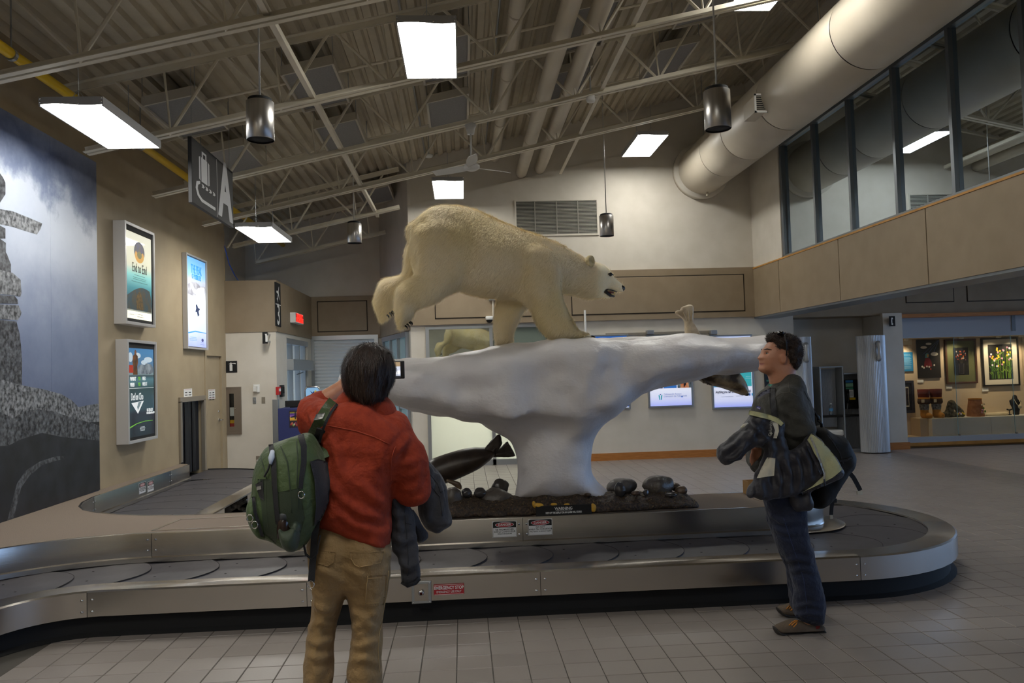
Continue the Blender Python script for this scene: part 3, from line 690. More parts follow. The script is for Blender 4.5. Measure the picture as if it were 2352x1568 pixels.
# ================================================================ baggage carousel
M_['carpet'] = mat('carousel_carpet', '8b7c6e', .95, c2='6f6256', ns=220, bump=.35, bs=320)
M_['belt'] = mat('rubber_belt', '454348', .5, c2='3b393e', ns=9, detail=8, bump=.06, bs=120)
M_['plinth'] = mat('carousel_plinth', '09090a', .75)
FY, BYY, EX, EY = 5.33, 7.91, 2.7, 6.62
def track(o, y_start=-1.0, y_end=11.2, fine=10):
    """outline of the carousel at distance o inside its outer skirt, from the near left leg round to the rear leg: list of (x, y)"""
    p = [(-2.9-o, y) for y in np.linspace(y_start, 4.85, 14)]
    p += [(x, y) for x, y in arc(-2.4, 4.85, .5+o, PI, PI/2, fine)][1:]
    p += [(x, FY+o+.02*(1-(x+2.4)/5.1)) for x in np.linspace(-2.4, EX, 24)][1:]
    p += arc(EX, EY, 1.29-o, -PI/2, PI/2, 26)[1:]
    p += [(x, BYY-o) for x in np.linspace(EX, -2.35, 12)][1:]
    p += arc(-2.35, 8.11, .2+o, -PI/2, -PI, fine)[1:]
    p += [(-2.55-o, y) for y in np.linspace(8.11, y_end, 8)][1:]
    return [(float(a), float(b)) for a, b in p]
car = thing('baggage_carousel', 'long stainless steel baggage carousel with black rubber belt and carpeted island', 'carousel', (0, 6, 0))
o0 = track(0); oin = track(.2); N = len(o0)
def band(i0, i1, A, zA, B, zB, mb):
    for i in range(i0, i1):
        mb.add([(A[i][0], A[i][1], zA), (A[i+1][0], A[i+1][1], zA), (B[i+1][0], B[i+1][1], zB), (B[i][0], B[i][1], zB)], [(0, 1, 2, 3)])
def nearest(P, x, y): return min(range(len(P)), key=lambda i: (P[i][0]-x)**2+(P[i][1]-y)**2)
seams = [0, nearest(o0, -2.9, 3.0), nearest(o0, -2.45, 5.35), nearest(o0, -1.0, 5.34), nearest(o0, .43, 5.34), nearest(o0, 2.72, 5.33), nearest(o0, 3.95, 6.3), nearest(o0, 3.2, 7.8), nearest(o0, 1.2, 7.91), nearest(o0, -.9, 7.91), nearest(o0, -2.35, 7.91), nearest(o0, -2.55, 9.6), N-1]
lip = track(.012); rin = track(.03); pl = track(.055); bl = track(.2)
for a, b in zip(seams[:-1], seams[1:]):
    mb = MB(); band(a, b, oin, .300, lip, .302, mb); band(a, b, lip, .302, o0, .292, mb); band(a, b, o0, .292, o0, .136, mb); band(a, b, o0, .136, lip, .128, mb); band(a, b, lip, .128, rin, .13, mb)
    band(a, b, oin, .285, oin, .300, mb)
    o = mb.build('skirt_panel', M_['steel'], car, True, auto=True)
    jd = Vector((o0[min(a+1, N-1)][0]-o0[a][0], o0[min(a+1, N-1)][1]-o0[a][1], 0)).normalized(); jn = Vector((jd.y, -jd.x, 0)); jp = Vector((o0[a][0], o0[a][1], 0))+jn*.0005
    MB().obox(jp+Vector((0, 0, .135)), jp+Vector((0, 0, .293)), .003, .002, up=jn).build('panel_joint', M_['plinth'], o)
    # rivets at both ends of the panel, upper and lower
    for (i, j) in ((a, min(a+1, N-1)), (b, max(b-1, 0))):
        d = Vector((o0[j][0]-o0[i][0], o0[j][1]-o0[i][1], 0)).normalized(); p = Vector((o0[i][0], o0[i][1], 0))+d*.03
        nrm = Vector((d.y, -d.x, 0)) if i < j else Vector((-d.y, d.x, 0))
        for z in (.17, .245):
            MB().lathe([(0, .005), (.006, .004), (.009, 0)], (p.x, p.y, z), nrm, 8).build('rivet', M_['chrome'], o, True)
mb = MB(); band(0, N-1, pl, .135, pl, .02, mb); band(0, N-1, pl, .02, lip, .0, mb); mb.build('plinth', M_['plinth'], car, True, auto=True)
# belt bed and overlapping crescent plates
bi, bo = track(.915), track(.195)
bi = [(x-.3*max(0, min(1, (y-8.0)/.5)), y) if x < -2.7 and y > 7.0 else (x, y) for x, y in bi]
mb = MB(); band(0, N-1, bo, .268, bi, .268, mb); mb.build('belt_bed', M_['plinth'], car)
cl = track(.55); seg = [0.]
for i in range(1, N): seg.append(seg[-1]+math.dist(cl[i], cl[i-1]))
def on_track(s, t):
    s = max(0, min(seg[-1]-1e-4, s)); i = max(k for k in range(N-1) if seg[k] <= s); f = (s-seg[i])/(seg[i+1]-seg[i])
    A_, B2 = np.array(bi[i])*(1-f)+np.array(bi[i+1])*f, np.array(bo[i])*(1-f)+np.array(bo[i+1])*f
    return A_*(t)+B2*(1-t)
pitch = .49; s = 2.2; k = 0
while s < seg[-1]-.3:
    # plate: leading (convex) edge at s+pitch, trailing edge tucked under the next one
    n = 12; top = []
    for j in range(n+1):
        t = j/n; top.append((s+pitch-.2*(2*t-1)**2, t))
    tail = [(s-.2*(2*t-1)**2-.05, t) for _, t in top]
    vs = []
    m = 4
    for j in range(n+1):
        for q in range(m+1):
            sv = tail[j][0]*(1-q/m)+top[j][0]*q/m; x, y = on_track(sv, top[j][1]); vs.append((x, y, .274+.010*q/m))
    nt_ = len(vs)
    for j in range(n+1):
        x, y = on_track(*top[j]); vs.append((x, y, .270))
    fs = [(j*(m+1)+q, j*(m+1)+q+1, (j+1)*(m+1)+q+1, (j+1)*(m+1)+q) for j in range(n) for q in range(m)]+[(j*(m+1)+m, nt_+j, nt_+j+1, (j+1)*(m+1)+m) for j in range(n)]
    o = MB().add(vs, fs).build('belt_plate', M_['belt'], car)
    MB().tube([on_track(*top[j])+(.2835,) if isinstance(on_track(*top[j]), tuple) else tuple(on_track(*top[j]))+(.2835,) for j in range(n+1)], .0022, 4).build('plate_edge', M_['plinth'], o)
    for tq in (.3, .7):
        x, y = on_track(s+.1, tq); MB().lathe([(0, .0015), (.007, .0015), (.009, 0)], (x, y, .2775), n=8).build('bolt', M_['plinth'], o)
    s += pitch; k += 1
# belt going into the opening in the left wall
far = arc(-3.93, 11.2, 1.19, 0, PI/2, 14); vs = [(-3.93, 11.2, .282)]+[(x, y, .282) for x, y in far]
MB().add(vs, [(0, i, i+1) for i in range(1, len(vs)-1)]).build('belt_turn', M_['belt'], car)
MB().tube([(x, y, .285) for x, y in [(-2.75, 10.6)]+far], .014, 6).build('belt_edge', M_['plinth'], car)
tp_ = MB(); band(0, len(far)-1, far, .27, far, 0, tp_); tp_.build('turn_plinth', M_['plinth'], car)
# ---- island: stainless walls and carpet top
IF, IB, IZ = 6.22, 6.97, .5
front = [(-3.77, y) for y in np.linspace(-1, 4.85, 10)]+arc(-2.4, 4.85, 1.37, PI, PI/2, 16)[1:]+[(float(x), IF) for x in list(np.linspace(-2.4, .435, 9))[1:]+list(np.linspace(.435, 2.6, 7))[1:]]
back = [(2.6, IB)]+[(x, IB) for x in np.linspace(1.5, -2.45, 8)]+[(-2.75, 7.03), (-3.05, 7.15), (-3.28, 7.29), (-3.48, 7.47), (-3.63, 7.7), (-3.72, 7.95), (-3.78, 8.3), (-3.78, 9.3), (-3.78, 10.4), (-3.78, 11.1), (-3.82, 11.2), (-3.9, 11.24)]
def wallband(P, i0, i1, out, name):
    mb = MB(); vs = []
    for i in range(i0, i1+1):
        a, b = P[max(i-1, 0)], P[min(i+1, len(P)-1)]; d = Vector((b[0]-a[0], b[1]-a[1], 0)).normalized(); n = Vector((d.y, -d.x, 0))*out; x, y = P[i]
        for off, z in ((-.012, IZ+.002), (.008, IZ+.002), (.01, IZ-.006), (.01, .325), (.03, .318), (.032, .285)): vs.append((x+n.x*off, y+n.y*off, z))
    k = 6; fs = [(i*k+j, (i+1)*k+j, (i+1)*k+j+1, i*k+j+1) for i in range(i1-i0) for j in range(k-1)]
    o = mb.add(vs, fs).build(name, M_['steel'], car, True, auto=True)
    a, b = P[i0], P[i0+1]; d = Vector((b[0]-a[0], b[1]-a[1], 0)).normalized(); n = Vector((d.y, -d.x, 0))*out; p = Vector((a[0], a[1], 0))+n*.0105; MB().obox(p+Vector((0, 0, .325)), p+Vector((0, 0, IZ-.004)), .003, .002, up=n).build('panel_joint', M_['plinth'], o)
    for i, sg in ((i0, 1), (i1, -1)):
        q = P[i+sg]; d = Vector((q[0]-P[i][0], q[1]-P[i][1], 0)).normalized(); p = Vector((P[i][0], P[i][1], 0))+d*.03; n = Vector((d.y, -d.x, 0))*out*sg
        for z in (.37, .45): MB().lathe([(0, .005), (.006, .004), (.009, 0)], (p.x+n.x*.01, p.y+n.y*.01, z), n, 8).build('rivet', M_['chrome'], o, True)
    return o
fs_ = [0, 5, nearest(front, -2.43, 6.22), nearest(front, .435, 6.22), len(front)-1]
for a, b in zip(fs_[:-1], fs_[1:]): wallband(front, a, b, 1, 'island_wall')
bs_ = [0, nearest(back, -.5, IB), nearest(back, -3.78, 8.3), nearest(back, -3.78, 10.4), len(back)-1]
for a, b in zip(bs_[:-1], bs_[1:]): wallband(back, a, b, 1, 'island_wall')
top = [(-3.948, -1)]+front+back+[(-3.948, 11.25)]
MB().face([(x, y, IZ) for x, y in top]).build('carpet_top', M_['carpet'], car)
# rounded end with drum and flange
MB().lathe([(.27, .0), (.27, .2)], (2.74, 6.595, .3), n=32).build('end_drum', M_['steel'], car, True)
MB().lathe([(0, .0), (.43, 0), (.44, .006), (.43, .012), (.275, .016), (.268, .03)], (2.74, 6.595, .29), n=40).build('drum_flange', M_['steel'], car, True, auto=True)
MB().lathe([(0, .003), (.3, .003), (.3, -.02)], (2.74, 6.595, IZ), n=32).build('drum_cap', M_['carpet'], car, True, auto=True)
# hatch in the carpet: flat metal edging
hp = [onZ(*p, IZ) for p in ((349, 1219), (414, 1193), (640, 1182), (640, 1205))]
for a, b in ((0, 1), (1, 2), (0, 3)): MB().obox(hp[a]+np.array([0, 0, .002]), hp[b]+np.array([0, 0, .002]), .02, .004).build('hatch_edging', M_['steel'], car)
# emergency stop plate on the skirt
M_['stickerw'] = mat('white_vinyl', 'dedede', .45); M_['stickerr'] = mat('red_vinyl', 'a8242c', .45); M_['stickerk'] = mat('black_vinyl', '0f0f10', .45)
ey = FY+.005
def skirt(px, py): p = onY(px, py, FY-.002); return float(p[0]), float(p[2])
(x0, z1), (x1, z0) = skirt(945, 1336), skirt(991, 1384)
bx = MB().box((x0, ey-.014, z0), (x1, ey+.01, z1), .003).build('stop_plate', M_['alu'], car)
MB().box((x0+.018, ey-.016, z0+.018), (x1-.018, ey-.013, z1-.014), .001).build('plate_inset', M_['steel'], bx)
MB().lathe([(.017, 0), (.02, .012), (.016, .03), (.01, .034)], ((x0+x1)/2, ey-.014, (z0+z1)/2+.002), (0, -1, 0), 20).build('button_ring', M_['chrome'], bx, True)
MB().lathe([(.011, .02), (0, .024)], ((x0+x1)/2, ey-.014, (z0+z1)/2+.002), (0, -1, 0), 16).build('button', mat('dark_red_button', '5a1512', .4), bx, True)
for xx_, zz_ in ((x0+.01, z0+.01), (x1-.01, z0+.01), (x0+.01, z1-.01), (x1-.01, z1-.01)): MB().lathe([(0, .003), (.004, .002), (.005, 0)], (xx_, ey-.014, zz_), (0, -1, 0), 8).build('plate_screw', M_['chrome'], bx)
(x0, z1), (x1, z0) = skirt(996, 1344), skirt(1066, 1363)
st = box('stop_sticker', (x0, ey-.004, z0-.002), (x1, ey+.004, z1+.002), M_['stickerr'], car)
cx_, cz_ = (x0+x1)/2, (z0+z1)/2
text('EMERGENCY STOP', .030, (cx_, ey-.005, cz_+.011), M_['stickerw'], st, sx=.78, bold=.0007); text('EMERGENCY USE ONLY', .02, (cx_, ey-.005, cz_-.015), M_['stickerw'], st, sx=.78)
for zz_ in (z0+.001, z1-.001): box('sticker_border', (x0+.004, ey-.005, zz_-.001), (x1-.004, ey-.004, zz_+.001), M_['stickerw'], st)
# danger stickers
def danger(P, ux, n, lines, W=.19, H=.125, parent=None):
    """sticker with origin P (centre), ux = reading direction, n = outward normal"""
    P, ux, n = Vector([float(a) for a in P]), Vector(ux), Vector(n); uz = Vector((0, 0, 1)); Mx = Matrix((ux, uz, n)).transposed()
    def q(x, z, d): return P+ux*x*W+uz*z*H+n*d
    s = MB().prism([q(-.5, -.5, 0), q(.5, -.5, 0), q(.5, .5, 0), q(-.5, .5, 0)], n*.001).build('danger_sticker', M_['stickerw'], parent)
    raw('sticker_header', [q(-.48, .1, .0014), q(.48, .1, .0014), q(.48, .45, .0014), q(.4, .48, .0014), q(-.4, .48, .0014), q(-.48, .45, .0014)], [(0, 1, 2, 3, 4, 5)], M_['stickerk'], s)
    for nm, a, b, m, d in (('oval_rim', .385, .155, M_['stickerw'], .0018), ('oval', .365, .135, M_['stickerr'], .0022)):
        raw(nm, [q(a*math.cos(t), .28+b*math.sin(t), d) for t in np.linspace(0, 2*PI, 25)[:-1]], [tuple(range(24))], m, s)
    text('DANGER', .2*H, q(0, .28, .0026), M_['stickerw'], s, Mx, sx=1.0, bold=.0006, ext=.0002)
    for z, sz, tx in lines: text(tx, sz*H, q(0, z, .0016), M_['stickerk'], s, Mx, sx=.95, bold=.0003, ext=.0002)
    bz = MB()
    for a, b in (((-.48, -.48), (.48, -.48)), ((.48, -.48), (.48, .1)), ((-.48, -.48), (-.48, .1))): bz.obox(q(*a, .0014), q(*b, .0014), .002, .0006, up=n)
    bz.build('sticker_border', M_['stickerk'], s)
FRE = [(-.02, .15, 'NE PAS MARCHER'), (-.15, .15, 'SUR LE CONVOYEUR'), (-.28, .1, 'RISQUE DE BLESSURE')]
ENG = [(-.0, .15, 'DO NOT'), (-.13, .15, 'WALK ON CONVEYOR'), (-.26, .1, 'WILL RESULT IN BODILY INJURY')]
iy = IF-.0115
a = onY(1159, 1215, iy); danger((a[0], iy, a[2]), (1, 0, 0), (0, -1, 0), FRE, parent=car)
a = onY(1241, 1210, iy); danger((a[0], iy, a[2]), (1, 0, 0), (0, -1, 0), ENG, parent=car)
sx_ = -3.768
for px, L in ((327, FRE), (346, ENG)):
    a = onX(px, 1120 if px < 335 else 1116, sx_); danger((sx_, a[1], a[2]), (0, 1, 0), (1, 0, 0), L, parent=car)
# ================================================================ helpers for backlit and printed faces
def ramp_mat(name, stops, lo, hi, axis='Z', es=0., rough=.5, noise=0., ns=2., base=1., coat=0.):
    """print whose colour changes along a world axis; es>0 makes it a backlit sheet"""
    m = bpy.data.materials.new(name); m.use_nodes = True; n = m.node_tree.nodes; l = m.node_tree.links; b = n['Principled BSDF']
    g = n.new('ShaderNodeNewGeometry'); sp = n.new('ShaderNodeSeparateXYZ'); l.new(g.outputs['Position'], sp.inputs[0])
    mr = n.new('ShaderNodeMapRange'); mr.inputs[1].default_value = lo; mr.inputs[2].default_value = hi; l.new(sp.outputs[axis], mr.inputs[0]); src = mr.outputs[0]
    if noise:
        t = n.new('ShaderNodeTexNoise'); t.inputs['Scale'].default_value = ns; t.inputs['Detail'].default_value = 7; t.inputs['Distortion'].default_value = .6; l.new(g.outputs['Position'], t.inputs['Vector'])
        ma = n.new('ShaderNodeMath'); ma.operation = 'MULTIPLY_ADD'; ma.inputs[1].default_value = noise; l.new(t.outputs['Fac'], ma.inputs[0]); l.new(src, ma.inputs[2])
        su_ = n.new('ShaderNodeMath'); su_.operation = 'SUBTRACT'; su_.inputs[1].default_value = noise/2; l.new(ma.outputs[0], su_.inputs[0]); src = su_.outputs[0]
    r = n.new('ShaderNodeValToRGB'); el = r.color_ramp.elements
    while len(el) < len(stops): el.new(.5)
    for e, (p, c) in zip(el, stops): e.position = p; e.color = lin(c)+(1,)
    l.new(src, r.inputs[0]); l.new(r.outputs[0], b.inputs['Base Color']); b.inputs['Roughness'].default_value = rough
    if coat: b.inputs['Coat Weight'].default_value = coat; b.inputs['Coat Roughness'].default_value = .03
    if es:
        l.new(r.outputs[0], b.inputs['Emission Color']); b.inputs['Emission Strength'].default_value = es
    return m
def pm(name, c, es=0., **k): return mat(name, c, .5, emit=c if es else None, es=es, **k)
def wallX(px, py, d=0., X=None): return onX(px, py, (WL if X is None else X)+d)
def printX(name, pts, m, parent, d):
    P = [wallX(px, py, d) for px, py in pts]
    for p in P:
        if p[1] > Yr-.22: p[1] = Yr-.003
    return raw(name, [tuple(p) for p in P], [tuple(range(len(P)))], m, parent)
def printY(name, pts, m, parent, Y): return raw(name, [tuple(onY(px, py, Y)) for px, py in pts], [tuple(range(len(pts)))], m, parent)
def lines_text(P, n, w, gap, m, parent, axis='x', th=.004, name='text_line'):
    """small print too fine to read: rows of short strokes"""
    for k in range(n):
        z = float(P[2])-k*gap; wk = w*(.75+.25*((k*37) % 10)/10)
        if axis == 'x': box(name, (P[0]-wk/2, P[1]-.0006, z), (P[0]+wk/2, P[1], z+th), m, parent)
        else: box(name, (P[0], P[1]-wk/2, z), (P[0]+.0006, P[1]+wk/2, z+th), m, parent)

# ================================================================ mural on the left wall
Yr = float(wallX(221, 760)[1]); zt = 4.06
mural = thing('wall_mural', 'large photographic mural of a stone cairn against clouds on the left wall', 'mural', (WL, 7, .5))
def mural_mat():
    m = bpy.data.materials.new('mural_sky'); m.use_nodes = True; n = m.node_tree.nodes; l = m.node_tree.links; b = n['Principled BSDF']
    g = n.new('ShaderNodeNewGeometry'); sp = n.new('ShaderNodeSeparateXYZ'); l.new(g.outputs['Position'], sp.inputs[0])
    a0, a1 = wallX(0, 350), wallX(221, 500); k = (a1[2]-a0[2])/(a1[1]-a0[1])
    lin_ = n.new('ShaderNodeMath'); lin_.operation = 'MULTIPLY_ADD'; lin_.inputs[1].default_value = k; lin_.inputs[2].default_value = float(a0[2]-k*a0[1]); l.new(sp.outputs['Y'], lin_.inputs[0])
    t = n.new('ShaderNodeTexNoise'); t.inputs['Scale'].default_value = 2.1; t.inputs['Detail'].default_value = 9; t.inputs['Roughness'].default_value = .62; l.new(g.outputs['Position'], t.inputs['Vector'])
    ad = n.new('ShaderNodeMath'); ad.operation = 'MULTIPLY_ADD'; ad.inputs[1].default_value = 1.1; l.new(t.outputs['Fac'], ad.inputs[0]); l.new(lin_.outputs[0], ad.inputs[2])
    sb = n.new('ShaderNodeMath'); sb.operation = 'SUBTRACT'; l.new(ad.outputs[0], sb.inputs[0]); l.new(sp.outputs['Z'], sb.inputs[1])
    mr = n.new('ShaderNodeMapRange'); mr.inputs[1].default_value = -.75+.55; mr.inputs[2].default_value = 2.6+.55; l.new(sb.outputs[0], mr.inputs[0])
    r = n.new('ShaderNodeValToRGB'); el = r.color_ramp.elements
    stops = [(0, '8792ad'), (.15, '4e5976'), (.225, '747f99'), (.28, 'b4bbc8'), (.42, 'a7afbf'), (.62, '7f8aa3'), (.82, '626d89'), (1, '4a5472')]
    while len(el) < len(stops): el.new(.5)
    for e, (p, c) in zip(el, stops): e.position = p; e.color = lin(c)+(1,)
    l.new(mr.outputs[0], r.inputs[0]); l.new(r.outputs[0], b.inputs['Base Color']); b.inputs['Roughness'].default_value = .45; return m
M_['mural'] = mural_mat()
ym = float(wallX(113, 760)[1])
edges = [Yr, ym, ym-1.22, ym-2.44, ym-3.66]
for a, b in zip(edges[:-1], edges[1:]): MB().box((WL+.001, b+.002, .502), (WL+.02, a-.002, zt), .002).build('mural_panel', M_['mural'], mural)
M_['rock'] = mat('printed_rock', '1d1f24', .45, c2='6b6e74', ns=26, detail=12, contrast=(.36, .72)); M_['rockl'] = mat('printed_rock_pale', '24262b', .45, c2='94979b', ns=28, detail=12, contrast=(.34, .7))
M_['rockd'] = mat('printed_rock_dark', '0f1118', .45, c2='23262f', ns=5, detail=8)
D0 = .0215
R4 = lambda pts: [(x/2.0627, 480+y/2.0627) for x, y in pts]
for k, (m, pts) in enumerate((('rockl', [(-120, -40), (0, 0), (60, 10), (130, 38), (200, 68), (192, 95), (175, 120), (110, 100), (60, 84), (0, 72), (-120, 60)]),
        ('rock', [(-80, -190), (0, -170), (14, -150), (26, -125), (26, -70), (0, -30), (-80, -30)]), ('rock', [(-80, 78), (0, 78), (26, 92), (26, 140), (-80, 140)]),
        ('rock', [(-80, 142), (0, 140), (28, 160), (28, 205), (34, 215), (52, 262), (52, 300), (-80, 295)]), ('rockl', [(-80, 285), (0, 287), (60, 302), (98, 335), (102, 400), (96, 414), (40, 405), (-80, 400)]),
        ('rock', [(-80, 402), (70, 412), (84, 430), (86, 448), (-80, 445)]), ('rockl', [(-80, 447), (88, 456), (102, 490), (98, 505), (84, 526), (-80, 515)]),
        ('rock', [(-80, 518), (78, 532), (93, 590), (100, 650), (105, 720), (104, 832), (-80, 815)]))):
    printX('printed_stone', R4(pts), M_[m], mural, D0+.0003*k)
bound = R4([(-160, 800), (0, 805), (60, 822), (120, 838), (200, 852), (290, 876), (340, 905), (372, 938), (410, 930), (453, 922)]); ground = bound+[(220, 1127), (0, 1203), (-60, 1224)]
printX('printed_boulder', ground, M_['rockd'], mural, D0+.003)
printX('printed_boulder', bound+R4([(452, 1010), (420, 1010), (390, 1000), (330, 985), (250, 960), (180, 950), (120, 960), (60, 990), (0, 960), (-160, 950)]), M_['rockl'], mural, D0+.0034)
printX('printed_boulder', R4([(-160, 940), (0, 960), (60, 990), (120, 958), (180, 948), (250, 958), (330, 984), (390, 1000), (440, 1030), (450, 1100), (300, 1080), (200, 1060), (100, 1090), (40, 1120), (-160, 1130)]), M_['rock'], mural, D0+.0037)
printX('printed_boulder', R4([(30, 1490), (60, 1380), (80, 1300), (120, 1240), (190, 1195), (260, 1172), (300, 1170), (305, 1185), (270, 1190), (200, 1212), (140, 1262), (100, 1320), (80, 1400), (60, 1480)]), M_['rock'], mural, D0+.0039)
tag(MB().box(tuple(wallX(17, 1205, 0)+np.array([0, -.02, 0])), tuple(wallX(17, 1205, 0)+np.array([.03, .02, .012]))).build('rubber_foot', M_['black']), 'small black block lying on the carpet below the mural', 'block')

# ================================================================ light boxes on the left wall
def lightbox(pts, depth, name, label, fm, border=.035):
    """pts: outer front-face corners TL, TR, BR, BL in pixels on plane WL+depth"""
    c = [wallX(px, py, depth) for px, py in pts]; y0 = (c[0][1]+c[3][1])/2; y1 = (c[1][1]+c[2][1])/2; z1 = (c[0][2]+c[1][2])/2; z0 = (c[2][2]+c[3][2])/2
    t = thing(name, label, 'poster', (WL, y0, z0)); X = WL+depth; b = border
    fr = MB()
    fr.box((WL+.002, y0, z0), (X, y0+b, z1), .003); fr.box((WL+.002, y1-b, z0), (X, y1, z1), .003); fr.box((WL+.002, y0+b, z0), (X, y1-b, z0+b), .003); fr.box((WL+.002, y0+b, z1-b), (X, y1-b, z1), .003)
    fr.build('frame', fm, t)
    def q(u, v, d=0.): return (X-.02+d, y0+b+(y1-y0-2*b)*u, z0+b+(z1-z0-2*b)*v)
    return t, q, (y0+b, y1-b, z0+b, z1-b)
M_['boxframe'] = mat('lightbox_frame', 'c3c1bf', .4, .3)
def quad(name, q, u0, u1, v0, v1, d, m, t): return raw(name, [q(u0, v0, d), q(u1, v0, d), q(u1, v1, d), q(u0, v1, d)], [(0, 1, 2, 3)], m, t)
def curve_poly(name, q, pts, d, m, t): return raw(name, [q(u, v, d) for u, v in pts], [tuple(range(len(pts)))], m, t)
t, q, (ya, yb, za, zb) = lightbox([(286, 507), (355, 533), (358, 750), (291, 746)], .14, 'advert_lightbox', 'grey framed light box with cream and teal End to End poster', M_['boxframe'])
quad('mount_board', q, 0, 1, 0, 1, 0, M_['blackm'], t)
pe = ramp_mat('end_poster', [(0, 'f4f0d8'), (.2, '2a4d58'), (.36, '3f8f9a'), (.5, '8fd8d2'), (.62, 'f2efd0'), (1, 'fbf8e0')], za, zb, es=.6, coat=1)
quad('backlit_sheet', q, .05, .95, .035, .945, .002, pe, t)
earth = pm('earth_dark', '2c4a55', .25, c2='5c4a25', ns=9); curve_poly('earth_globe', q, [(.05, .13), (.93, .13), (.93, .27)]+[(.93-.88*i/14, .27+.11*math.sin(PI*(.25+.75*i/14))) for i in range(1, 15)], .003, earth, t)
curve_poly('city_lights', q, [(.38, .14), (.62, .14), (.6, .25), (.56, .3), (.5, .335), (.44, .32), (.36, .26)], .0035, pm('earth_lit', '6d5424', .3, c2='1f2a2c', ns=30), t)
quad('poster_footer', q, .05, .93, .035, .115, .0035, pm('cream_sheet', 'f6f1da', .8), t)
def disc(name, q, u, v, ru, rv, d, m, t, n=22, a0=0, a1=2*PI): return curve_poly(name, q, [(u+ru*math.cos(a0+(a1-a0)*i/n), v+rv*math.sin(a0+(a1-a0)*i/n)) for i in range(n+(0 if a1-a0 > 6 else 1))], d, m, t)
disc('emblem_blue', q, .5, .76, .19, .105, .0035, pm('emblem_navy', '2b2f57', .2), t); disc('emblem_gold', q, .5, .715, .165, .075, .004, pm('emblem_gold', 'e0a32a', .4), t)
disc('emblem_core', q, .5, .725, .085, .04, .0045, pm('emblem_olive', '7c7424', .3), t); disc('emblem_cap', q, .5, .79, .15, .055, .0043, pm('emblem_brown', '5a4a40', .2, c2='2b3070', ns=14), t)
ink = pm('poster_ink', '2c2a22'); text('End to End', .155, q(.5, .575, .004), ink, t, '+X', sx=.62)
lines_text(q(.5, .5, .004), 2, .42, .03, pm('poster_teal_ink', '4f8583'), t, 'y'); lines_text(q(.5, .455, .004), 2, .5, .03, pm('poster_teal_ink2', '4f8583'), t, 'y')
lines_text(q(.5, .085, .004), 2, .2, .028, ink, t, 'y'); lines_text(q(.2, .075, .004), 1, .16, .02, ink, t, 'y')
t, q, (ya, yb, za, zb) = lightbox([(294, 779), (360, 784.4), (363, 1006), (295, 1021)], .14, 'advert_lightbox', 'grey framed light box with dark poster of a worker and a truck, lower one', M_['boxframe'])
quad('mount_board', q, 0, 1, 0, 1, 0, M_['blackm'], t)
pd = ramp_mat('worker_poster', [(0, '12121c'), (.27, '1a1c2c'), (.31, '2c4650'), (.52, '27403f'), (.62, '55808a'), (.66, '2a3c42'), (.67, '8fa4a6'), (.76, '5d84a8'), (.9, '4d8cc0'), (1, '3f7db8')], za, zb, es=.28, coat=1)
quad('backlit_sheet', q, .04, .96, .03, .945, .002, pd, t)
for u, v, r, s in ((.35, .87, .12, .03), (.75, .83, .16, .03), (.6, .8, .12, .025), (.1, .85, .08, .05)): disc('printed_cloud', q, u, v, r, s, .0025, pm('poster_cloud', 'c9d8e2', .3), t)
curve_poly('printed_worker', q, [(.18, .67), (.2, .75), (.17, .8), (.19, .865), (.24, .88), (.245, .915), (.28, .93), (.31, .915), (.31, .88), (.36, .865), (.37, .8), (.34, .76), (.35, .67)], .003, pm('worker_suit', '7a4a20', .2, c2='2a2a26', ns=14), t)
disc('printed_face', q, .277, .9, .035, .018, .0034, pm('worker_face', '8a5a40', .2), t)
curve_poly('printed_aircraft', q, [(.36, .69), (.38, .76), (.48, .78), (.62, .77), (.66, .79), (.84, .785), (.93, .75), (.93, .69), (.8, .675), (.5, .675)], .003, pm('poster_vehicle', '4a5560', .25, c2='aab4bb', ns=12), t)
quad('printed_truck', q, .045, .19, .69, .77, .0032, pm('poster_red', 'b0331f', .3), t)
wt = pm('poster_white', 'e6eaea', .5); gr = pm('poster_green', '6db03a', .5)
text('WHAT', .062, q(.08, .625, .004), wt, t, '+X', 'LEFT', sx=.85, bold=.002); text('NEED', .062, q(.52, .628, .004), wt, t, '+X', 'LEFT', sx=.6)
text('WHEN', .062, q(.08, .565, .004), wt, t, '+X', 'LEFT', sx=.6, bold=.002); text('NEED IT', .062, q(.52, .57, .004), wt, t, '+X', 'LEFT', sx=.6)
text('YOU', .062, q(.36, .627, .004), gr, t, '+X', 'LEFT', sx=.5); text('YOU', .062, q(.36, .567, .004), gr, t, '+X', 'LEFT', sx=.5)
quad('printed_rule', q, .045, .955, .528, .532, .003, wt, t)
text("Det'on Cho", .12, q(.1, .44, .004), wt, t, '+X', 'LEFT', sx=.6)
curve_poly('triangle_logo', q, [(.11, .38), (.56, .395), (.34, .265)], .004, wt, t); curve_poly('logo_notch', q, [(.36, .385), (.48, .388), (.34, .3), (.31, .335)], .0045, pm('logo_grey', '7b8d92', .3), t)
text('867.873.6373', .055, q(.9, .29, .004), wt, t, '+X', 'RIGHT', sx=.6); text('www.detoncho.com', .05, q(.97, .262, .004), wt, t, '+X', 'RIGHT', sx=.6)
curve_poly('green_swoosh', q, [(.05, .125), (.3, .16), (.6, .175), (.9, .172), (.9, .176), (.6, .181), (.3, .168), (.05, .14)], .004, gr, t)
lines_text(q(.5, .12, .004), 4, .17, .014, wt, t, 'y')
t, q, (ya, yb, za, zb) = lightbox([(428.5, 580), (475.5, 598.5), (479.4, 804), (432, 800.5)], .07, 'advert_lightbox', 'slim light box with bright blue THE PEAK OF POSSIBILITIES poster', M_['boxframe'], .025)
